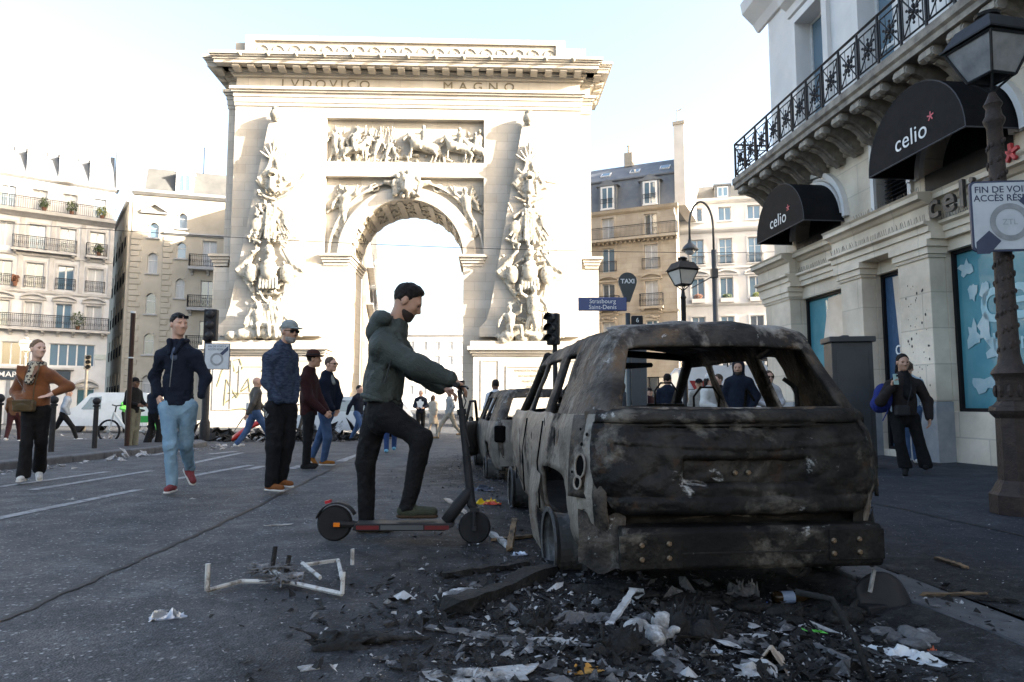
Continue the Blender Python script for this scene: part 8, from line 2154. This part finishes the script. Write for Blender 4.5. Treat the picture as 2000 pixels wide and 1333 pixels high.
def second_car():
    c = Vector((.52, 9.55, 0)); c.z = G(c.x, c.y + .5)
    e = tag(empty('burnt_car', c, R(7)), 'second burnt-out small car parked ahead of the SUV, left door open', 'car'); e.scale = (.93, .9, .88)
    m = mat_layers('burnt_ashen_metal', (.13, .12, .105), [((.05, .044, .038), 2.2, .45, .62, None, None), ((.26, .25, .235), 4, .52, .68, (1, 1, .4), None), ((.07, .04, .025), 3.4, .56, .7, None, None), ((.02, .02, .02), 2.2, .56, .68, None, None), ((.16, .20, .19), 3.0, .58, .7, None, None)], rough=.65, metal=.2)
    car_shell(e, m, M_SOOT, 4.0, .02)
    MB().grid(lambda u, v: ((-.80 + 1.6 * u) * (.93 if v < .5 else .9), .0 + .06 * v - .06 * (1 - (2 * u - 1) ** 2) + .015 * math.sin(u * 11 + v * 5), .35 + .72 * v), 30, 20).build('tailgate', m, e, smooth=True)
    for s_ in (-1, 1):
        MB().box((s_ * .74, .03, .85), (.16, .12, .26), (0, 0, s_ * .4)).build('lamp_cavity', M_HOLE, e, bevel=.03)
        wheel_rim(e, s_ * .8, .84); wheel_rim(e, s_ * .78, 3.58)
    d = empty('open_door', (-.86, 3.15, .0), R(-17)); d.parent = e
    MB().grid(lambda u, v: (-.02 - .03 * math.sin(v * 3), -1.02 * u, .30 + .68 * v), 8, 8).build('door_panel', m, d, smooth=True); d.children[-1].modifiers.new('t', 'SOLIDIFY').thickness = .05
    MB().tube([(0, -.02, .98), (.05, -.35, 1.28), (.10, -.62, 1.37), (.09, -.95, 1.36), (.03, -1.02, .98)], .028, 6).build('window_frame', M_SOOT, d, smooth=True)
    MB().ball((-.08, -.18, 1.0), (.05, .09, .07), 10, 7).build('mirror', M_SOOT, d, smooth=True)
    for x in (-.38, .38): MB().tube([(x - .2, 1.6, .5), (x - .2, 1.5, 1.1), (x + .2, 1.5, 1.1), (x + .2, 1.6, .5)], .02, 6).build('seat_frame', M_CHARD, e, smooth=True)
second_car()
# ================================================================== wreckage and litter on the road
M_ASHW = mat_layers('ash_white', (.34, .34, .34), [((.12, .12, .12), 7, .45, .65, None, None), ((.02, .02, .02), 4, .55, .68, None, None), ((.55, .56, .57), 14, .55, .7, None, None)], rough=.85, bump=.5, bscale=50)
M_ASHG = mat_layers('ash_grey', (.11, .11, .115), [((.025, .025, .025), 5, .45, .62, None, None), ((.30, .30, .31), 11, .55, .7, None, None)], rough=.9, bump=.6, bscale=60)
M_COAL = mat_layers('charcoal_black', (.008, .008, .008), [((.03, .029, .028), 8, .5, .7, None, None), ((.16, .16, .16), 30, .66, .75, None, None)], rough=.8, bump=.8, bscale=45)
M_WOOD = mat('scorched_wood', (.20, .13, .07), (.03, .022, .016), rough=.85, scale=5, detail=7, stretch=(1, 6, 6), lo=.4, hi=.62)
M_FOIL = mat('crushed_foil', (.42, .45, .50), (.2, .22, .26), rough=.3, scale=9, metal=.7)
M_CARDB = mat('burnt_card', (.40, .34, .28), (.16, .13, .11), rough=.9, scale=4, detail=8, lo=.4, hi=.65)
def put(px, py): return on_ground(px, py)
def deb(name, label, cat, loc, rz=0.0, group='wreckage around the burnt car'): return tag(empty(name, loc, rz), label, cat, group)
def crumple(name, label, cat, px, py, w, d, h, m, seed=1, rz=0.0, fold=1.0, lift=.0, group='wreckage around the burnt car'):
    """torn, folded sheet lying on the ground"""
    p = put(px, py); e = deb(name, label, cat, p, rz, group); r = random.Random(seed); a, b, c_ = r.uniform(0, 6), r.uniform(0, 6), r.uniform(0, 6)
    ed = [r.uniform(.68, 1.12) for _ in range(11)]; ed.append(ed[0])
    def fn(u, v):
        x, y = u - .5, v - .5; ang = (math.atan2(y, x) + PI) / (2 * PI) * 10.999; k = ed[int(ang)] * (1 - ang % 1) + ed[int(ang) + 1] * (ang % 1)
        z = h * (.55 * (1 - abs(math.sin(u * 4.1 * fold + a + 1.4 * math.sin(v * 4 + b)))) ** 2 + .45 * (1 - abs(math.sin(v * 5.3 * fold + c_ + 1.2 * math.sin(u * 5 + a)))) ** 2 + .12 * math.sin((u - v) * 15 + b))
        return (x * w * k, y * d * k, max(.004, z * (.25 + .75 * max(0, 1 - (2 * math.hypot(x, y)) ** 2))) + lift)
    mb = MB().grid(fn, 30, 22); o = mb.build('sheet', m, e); s = o.modifiers.new('t', 'SOLIDIFY'); s.thickness = .004
    return e
def plank(name, label, a, b, w, t, m, z=0.0, cat='plank', tilt=0.0, group='wreckage around the burnt car', seed=0):
    A, B = put(*a), put(*b); d = B - A; L_ = d.length; e = deb(name, label, cat, A, math.atan2(d.y, d.x), group); r = random.Random(seed)
    mb = MB(); n = 10; P = []
    for i in range(n + 1):
        x = L_ * i / n; q = r.uniform(.62, 1.15); zz = z + (B.z - A.z) * i / n + tilt * i / n
        for (sy, sz) in ((-1, 0), (1, 0), (1, 1), (-1, 1)): P.append((x + (r.uniform(-.03, .03) if i in (0, n) else 0), sy * w / 2 * q + r.uniform(-.004, .004), zz + .004 + sz * t * q))
    mb.add(P, [(4 * i + k, 4 * i + (k + 1) % 4, 4 * i + 4 + (k + 1) % 4, 4 * i + 4 + k) for i in range(n) for k in range(4)] + [(3, 2, 1, 0), tuple(4 * n + k for k in range(4))])
    mb.build('board', m, e); return e
def lump(name, label, px, py, w, d, h, m, seed=1, rz=0.0, cat='debris', fib=.5, vox=None, tail=None, group='wreckage around the burnt car'):
    p = put(px, py); e = deb(name, label, cat, p, rz, group); r = random.Random(seed); P = []
    for _ in range(14): P.append(ell((r.uniform(-.4, .4) * w, r.uniform(-.4, .4) * d, r.uniform(0, .45) * h), (r.uniform(.1, .24) * w, r.uniform(.1, .24) * d, r.uniform(.12, .4) * h), .02))
    for _ in range(int(24 * fib)):
        x, y = r.uniform(-.45, .45) * w, r.uniform(-.4, .4) * d; P.append(cap((x, y, r.uniform(0, .4) * h), (x + r.gauss(0, .2) * w, y + r.gauss(0, .2) * d, r.uniform(.1, 1.0) * h), .010, .004, .01))
    if tail: P.append(cap((0, 0, .03), tail, .02, .008, .01))
    v = vox or max(w, d) / 46
    o = np_mesh('mass', [field_mesh(P, v, [((0, 0, -.01), (0, 0, -1))], lambda P: .25 * v * 3 * _noise3(P, 9 / max(w, .1)) + .012 * w * _noise3(P, 40 / max(w, .1)))], False, 0); o.materials.append(m); obj_from('mass', o, e)
    return e
def white_frame():
    A = {k: put(*v) for k, v in dict(a=(404, 1164), b=(470, 1145), c=(560, 1148), d=(668, 1171), e=(660, 1108), f=(590, 1122), g=(625, 1140), h=(530, 1128), i=(688, 1112)).items()}
    o = A['c']; e = deb('broken_barrier', 'broken white tubular metal frame with a charred fibrous clump lying on the road', 'frame', o)
    q = lambda k, z=.025: A[k] - o + Vector((0, 0, z)); up = lambda k, h: q(k) + Vector((0, 0, h))
    m = mat_layers('chipped_white_steel', (.42, .42, .41), [((.15, .14, .13), 9, .5, .62, None, None), ((.03, .03, .03), 6, .58, .7, None, None), ((.12, .06, .03), 14, .6, .7, None, None)], rough=.6)
    for pts in ([q('a'), q('b'), q('c', .03)], [q('c', .03), q('d')], [q('d'), q('d') + Vector((.0, .02, .10))], [up('d', .07), q('e', .04), q('f', .05)], [q('g', .03), q('f', .06)], [q('h', .04), q('c', .04)]):
        MB().tube(pts, .0115, 6).build('tube', m, e)
    MB().tube([q('a'), up('a', .13)], .013, 6).build('post', m, e); MB().tube([q('i'), up('i', .09)], .012, 6).build('post', m, e)
    MB().tube([q('h'), q('h') + Vector((.0, .05, .13))], .013, 6).build('post', M_COAL, e); MB().tube([q('h') + Vector((.08, 0, 0)), q('h') + Vector((.09, .02, .09))], .013, 6).build('post', M_COAL, e)
    r = random.Random(3)
    for (k, s) in (('h', 1.3), ('c', 1.0)):
        P = [cap(V3(q(k)) + (r.gauss(0, .05) * s, r.gauss(0, .04), r.uniform(0, .04)), V3(q(k)) + (r.gauss(0, .09) * s, r.gauss(0, .06), r.uniform(0, .055)), .006, .003, .006) for _ in range(40)]
        o_ = np_mesh('fibrous_clump', [field_mesh(P, .006)], False, 0); o_.materials.append(M_ASHG); obj_from('fibrous_clump', o_, e)
white_frame()
crumple('crushed_can', 'crushed silver foil cup on the road left of the white frame', 'litter', 322, 1208, .17, .07, .07, M_FOIL, 4, .5, 1.3)
lump('charred_lump', 'black charred lump with a thin tail at the bottom of the road', 688, 1262, .24, .12, .07, M_COAL, 5, .1, tail=(.30, .03, .01))
crumple('paper_scrap', 'small white torn paper near the bottom edge of the road', 'litter', 602, 1306, .075, .05, .02, M_ASHW, 6, .4)
plank('charred_beam', 'long black charred beam lying left of the car rear', (885, 1200), (1075, 1122), .11, .06, M_COAL, seed=2, cat='beam'); plank('charred_beam', 'thinner black charred batten behind the long charred beam', (862, 1130), (1035, 1108), .05, .035, M_COAL, seed=3, cat='beam')
crumple('card_triangle', 'pale triangular scrap of card on the end of the charred beam', 'litter', 1068, 1118, .10, .08, .05, M_CARDB, 8, .3)
lump('burnt_roll', 'half burnt pale roll with an orange scorched end', 900, 1166, .28, .09, .06, M_ASHW, 9, .25, fib=.2)
plank('metal_strip', 'long grey bent metal strip lying flat in the ash', (838, 1229), (1000, 1254), .05, .012, M_ASHG, seed=4, cat='strip')
crumple('ash_sheet', 'white ash-covered sheet along the bent strip', 'debris', 1045, 1256, .42, .10, .03, M_ASHW, 10, .1); crumple('ash_sheet', 'curved grey panel of burnt trim below the car corner', 'debris', 1120, 1212, .40, .14, .07, M_ASHG, 11, .25)
plank('trim_strip', 'pale curved trim strip standing up from the ash', (1192, 1232), (1238, 1205), .035, .008, M_ASHW, .02, 'strip', .10)
lump('burnt_shell', 'large white burnt plastic shell in the middle of the ash heap', 1290, 1252, .26, .22, .13, M_ASHW, 13, .6, fib=.1); lump('fibre_mass', 'black fibrous burnt seat stuffing beside the white shell', 1352, 1245, .26, .22, .17, M_COAL, 14, .2, fib=2.0); lump('fibre_mass', 'brown-black fibrous tuft left of the white shell', 1205, 1270, .22, .16, .10, M_COAL, 15, .6, fib=2.0); lump('fibre_mass', 'dark fibrous tuft below the front of the scorched trim', 1048, 1228, .13, .10, .08, M_COAL, 25, .6, fib=2.0)
crumple('yellow_wrapper', 'orange-yellow crumpled wrapper at the bottom of the picture', 'litter', 1142, 1312, .15, .05, .045, mat('orange_wrapper', (.46, .20, .02), (.5, .33, .12), rough=.35, scale=8), 16, .3)
crumple('newspaper', 'scorched white newspaper sheet at the bottom edge', 'litter', 935, 1322, .46, .16, .035, M_ASHW, 17, .15, 1.2)
p0 = put(1512, 1300); e = deb('beige_panel', 'beige triangular burnt panel standing like a tent right of the ash heap', 'debris', p0, -.5)
MB().grid(lambda u, v: (-.05 + .13 * u * (1 - .5 * v), -.10 + .24 * v, .10 * (1 - v) ** .6 * (1 - abs(2 * u - .8)) + .006 + .006 * math.sin(u * 9 + v * 14)), 14, 14).build('panel', M_CARDB, e); e.children[-1].modifiers.new('t', 'SOLIDIFY').thickness = .006
crumple('ash_sheet', 'grey ash sheet between the shell and the beige panel', 'debris', 1440, 1262, .36, .16, .06, M_ASHG, 19, .2)
crumple('blue_plastic', 'bright blue crumpled plastic under the rear of the car', 'litter', 1496, 1188, .07, .05, .05, mat('blue_plastic', (.02, .08, .42), (.03, .16, .5), rough=.3), 20)
def bottle(px, py, rz, label):
    p = put(px, py); e = deb('beer_bottle', label, 'bottle', p, rz)
    MB().lathe([(.030, 0), (.033, .01), (.033, .15), (.028, .17), (.013, .21), (.012, .25), (.014, .255)], 14, (0, 0, .034), Matrix.Rotation(PI / 2, 3, 'Y')).build('glass', mat('dark_bottle', (.02, .012, .006), rough=.15, spec=.8), e, smooth=True); MB().lathe([(.0145, .232), (.0145, .262)], 10, (0, 0, .034), Matrix.Rotation(PI / 2, 3, 'Y')).build('neck_foil', mat('gold_foil', (.4, .3, .12), rough=.3, metal=.6), e); MB().lathe([(.0335, .04), (.0335, .11)], 14, (0, 0, .034), Matrix.Rotation(PI / 2, 3, 'Y')).build('paper_label', mat('blue_label', (.2, .26, .38), rough=.6), e)
bottle(1512, 1180, .1, 'dark glass bottle lying beside the bright blue plastic')
plank('green_straw', 'small bright green plastic strip in the ash', (1566, 1237), (1606, 1242), .012, .008, mat('green_plastic', (.08, .42, .05), rough=.4), .01, 'litter')
def fender():
    p = put(1742, 1200); e = deb('burnt_fender', 'black curved burnt wheel-arch liner standing behind the plastic bag', 'car part', p, .3)
    MB().grid(lambda u, v: (-.14 + .28 * u, .05 * math.cos(u * 4) + .05 * v, .02 + (.17 * math.sin(PI * (.15 + .8 * u)) + .02) * v), 18, 8).build('liner', M_PLAST, e, smooth=True); e.children[-1].modifiers.new('t', 'SOLIDIFY').thickness = .01
    MB().box((-.09, .03, .17), (.02, .01, .12), (0, .3, 0)).build('white_tab', M_ASHW, e); MB().bb(-.15, .16, .0, .12, .004, .05).build('liner_foot', M_PLAST, e, bevel=.01)
fender()
crumple('plastic_bag', 'crumpled white plastic bag lying at the kerb on the right', 'litter', 1765, 1284, .30, .17, .07, mat('white_plastic_film', (.55, .57, .60), (.36, .40, .43), rough=.35, scale=8), 22, -.45, 1.8); crumple('orange_can', 'crushed orange can beside the white plastic bag', 'litter', 1822, 1274, .05, .045, .035, mat('orange_can', (.4, .07, .02), rough=.35), 23)
lump('ash_heap', 'grey heap of ash behind the white plastic bag', 1790, 1256, .30, .22, .07, M_ASHG, 24, fib=.2); lump('ash_heap', 'brown-grey heap of ash right under the car rear', 1590, 1208, .42, .22, .10, M_COAL, 26, fib=.8); lump('ash_heap', 'low black heap of cinders under the left rear of the car', 1180, 1160, .55, .25, .06, M_COAL, 27, fib=.6); lump('ash_heap', 'wide low heap of cinders below the bumper beam', 1380, 1180, .6, .25, .07, M_COAL, 28, fib=.6)
lump('ash_heap', 'pale fibrous ash tuft under the middle of the bumper', 1452, 1165, .16, .1, .09, M_ASHG, 29, fib=2)
plank('wooden_slat', 'pale scorched wooden slat on the right pavement', (1803, 1166), (1935, 1163), .035, .016, M_WOOD, seed=6); plank('wooden_slat', 'short scorched wooden piece farther up the right pavement', (1832, 1094), (1885, 1112), .05, .02, M_WOOD, seed=7); plank('wooden_slat', 'splintered dark end of wood beside the pale scorched slat', (1905, 1172), (1985, 1178), .04, .02, M_COAL, seed=8)
plank('fallen_bar', 'dark thin bar sloping through the ash in front of the beige panel', (1560, 1256), (1690, 1312), .02, .015, M_ASHG, .01, 'bar')
p0 = put(1704, 1340); e = deb('bent_rod', 'black bent rod sticking up from the ash at the lower right', 'rod', p0); MB().tube([(0, 0, 0), (-.01, .1, .14), (-.04, .22, .26), (-.16, .3, .27)], .014, 6).build('rod', M_COAL, e, smooth=True)
crumple('snack_bag', 'yellow and red crumpled snack bag behind the scooter front wheel', 'litter', 952, 985, .26, .15, .09, mat('snack_bag_print', (.60, .42, .02), (.50, .06, .03), rough=.25, scale=7, detail=3, lo=.46, hi=.56), 30, .2, 1.3); crumple('dark_paper', 'dark blue crumpled sheet behind the snack bag', 'litter', 938, 958, .34, .22, .12, mat('dark_sheet', (.02, .03, .05), (.06, .07, .1), rough=.4), 31, .2)
plank('card_strip', 'pale strip of cardboard under the scooter neck', (872, 976), (915, 1008), .06, .01, M_CARDB, seed=9); plank('wood_stub', 'upright brown stub of wood right of the scooter wheel', (995, 1078), (1005, 1052), .04, .03, M_WOOD, .0, 'plank', .12); crumple('foil_wrapper', 'silver blue foil wrapper near the car rear wheel', 'litter', 1014, 1084, .12, .07, .04, M_FOIL, 33); plank('grey_tube', 'pale grey burnt tube lying by the scooter front wheel', (958, 1046), (995, 1072), .04, .03, M_ASHW, seed=11, cat='tube'); plank('scorched_board', 'brown scorched board between scooter and car wheel', (965, 1058), (1040, 1050), .05, .02, M_WOOD, seed=12)
plank('white_stick', 'white stick of plastic lying left of the scooter', (518, 1029), (572, 1026), .018, .01, M_ASHW, seed=13, cat='litter'); crumple('paper_scrap', 'white paper scrap between the walking man and the old man', 'litter', 139, 976, .14, .05, .02, M_ASHW, 40, group='litter on the left road'); crumple('paper_scrap', 'small white paper near the red shoes', 'litter', 376, 975, .06, .04, .02, M_ASHW, 41, group='litter on the left road')
# red plastic bodywork and the heap in front of the arch
p = put(494, 868); e = tag(empty('red_scooter_shell', (p.x, p.y, p.z), .2), 'bright red plastic scooter bodywork lying in the heap before the arch', 'scooter part')
MB().grid(lambda u, v: (-.6 + 1.1 * u, .3 * v, .12 + .95 * u - .35 * u * u + .12 * math.sin(v * 3)), 12, 6).build('shell', mat('red_plastic', (.42, .02, .012), rough=.3), e, smooth=True); e.children[-1].modifiers.new('t', 'SOLIDIFY').thickness = .08
plank('barrier_rail', 'fallen pale metal barrier rail by the white hatchback', (652, 812), (702, 852), .06, .04, M_FOIL, .35, 'barrier', -.3, 'wreckage before the arch'); plank('barrier_rail', 'second fallen barrier rail lying lower by the hatchback', (648, 842), (705, 858), .06, .04, M_FOIL, .1, 'barrier', 0, 'wreckage before the arch'); plank('flat_board', 'long pale board on the ground before the arch', (425, 862), (500, 858), .1, .04, M_ASHW, .02, 'plank', 0, 'wreckage before the arch')
def scatter(name, label, m, n, where, smin, smax, seed, flatness=.35, cat='litter'):
    """uncountable small flakes: one object"""
    r = np.random.RandomState(seed); V = []; F = []; i = 0
    while i < n:
        x, y = where(r); z = G(x, y)
        if x < -8.4 and 5 < y < 20: z += ISL
        s = smin + (smax - smin) * r.rand() ** 3; a = r.rand() * 6.28; t = r.randn() * flatness; u = r.randn() * flatness
        ca, sa = math.cos(a), math.sin(a); k = .3 + .7 * r.rand(); b = len(V)
        c0 = s * (abs(t) + abs(u) * k) * .5 + .003
        for (p, q) in ((-1, -.3 - .7 * r.rand()), (1, -.8 * r.rand()), (.9 * r.rand(), 1), (-.9 * r.rand(), .8)):
            V.append((x + s * (p * ca - q * k * sa) * .5, y + s * (p * sa + q * k * ca) * .5, z + c0 + s * .5 * (p * t + q * k * u)))
        V.append((x, y, z + c0 + s * .25 * r.randn() * .8 + .002))
        F += [(b, b + 1, b + 4), (b + 1, b + 2, b + 4), (b + 2, b + 3, b + 4), (b + 3, b, b + 4)]; i += 1
    mb = MB(); mb.v = V; mb.f = F; mb.m = [0] * len(F)
    return tag(mb.build(name, m), label, cat, kind='stuff')
def near_car(r):
    l, a = 1.05 + r.randn() * .62, 2.95 + r.randn() * .62
    q = S(l, max(a, 1.3)); return q.x, q.y
def along_cars(r):
    q = S(min(.75 + r.randn() * .7, 2.9), r.uniform(1.6, 15)); return q.x, q.y
def wide(r): return r.uniform(-9, 6), 1.4 + 11 * r.rand() ** 2.0
def heap(r): return -11.5 + r.rand() * 6.5, 23.2 + r.randn() * .8
def left_kerb(r): return -7.85 + abs(r.randn()) * .3, r.uniform(8, 19)
scatter('cinders', 'black cinders and ash flakes strewn round the burnt car', M_COAL, 11000, near_car, .006, .06, 1, cat='debris')
scatter('ash_flakes', 'pale ash flakes and glass crumbs strewn round the burnt car', M_ASHW, 4200, near_car, .003, .030, 2, cat='debris')
scatter('road_grit', 'dark grit and charred bits along the row of burnt cars', M_ASHG, 6000, along_cars, .004, .045, 3, cat='debris')
scatter('road_crumbs', 'tiny pale crumbs scattered across the whole road', M_ASHW, 9000, wide, .003, .016, 4, cat='debris')
scatter('litter_heap', 'low heap of dark litter on the road before the arch', M_COAL, 900, heap, .05, .55, 5, .5, cat='debris'); scatter('litter_heap_paper', 'pale scraps mixed in the heap before the arch', M_ASHW, 260, heap, .05, .35, 6, .5, cat='debris')
scatter('kerb_litter', 'scraps of paper and plastic along the left kerb', M_ASHW, 150, left_kerb, .03, .22, 7, .3)
scatter('torn_scraps', 'flat torn pale scraps of trim and paper lying in the ash', M_ASHW, 90, near_car, .04, .17, 11, .12, cat='debris'); scatter('charred_scraps', 'flat grey charred scraps lying in the ash', M_ASHG, 260, near_car, .04, .2, 12, .15, cat='debris')
def plaza(r): return r.uniform(-22, 2), r.uniform(21, 30)
scatter('far_litter', 'small pale litter on the roadway before the arch', M_ASHW, 260, plaza, .03, .2, 8, .3)
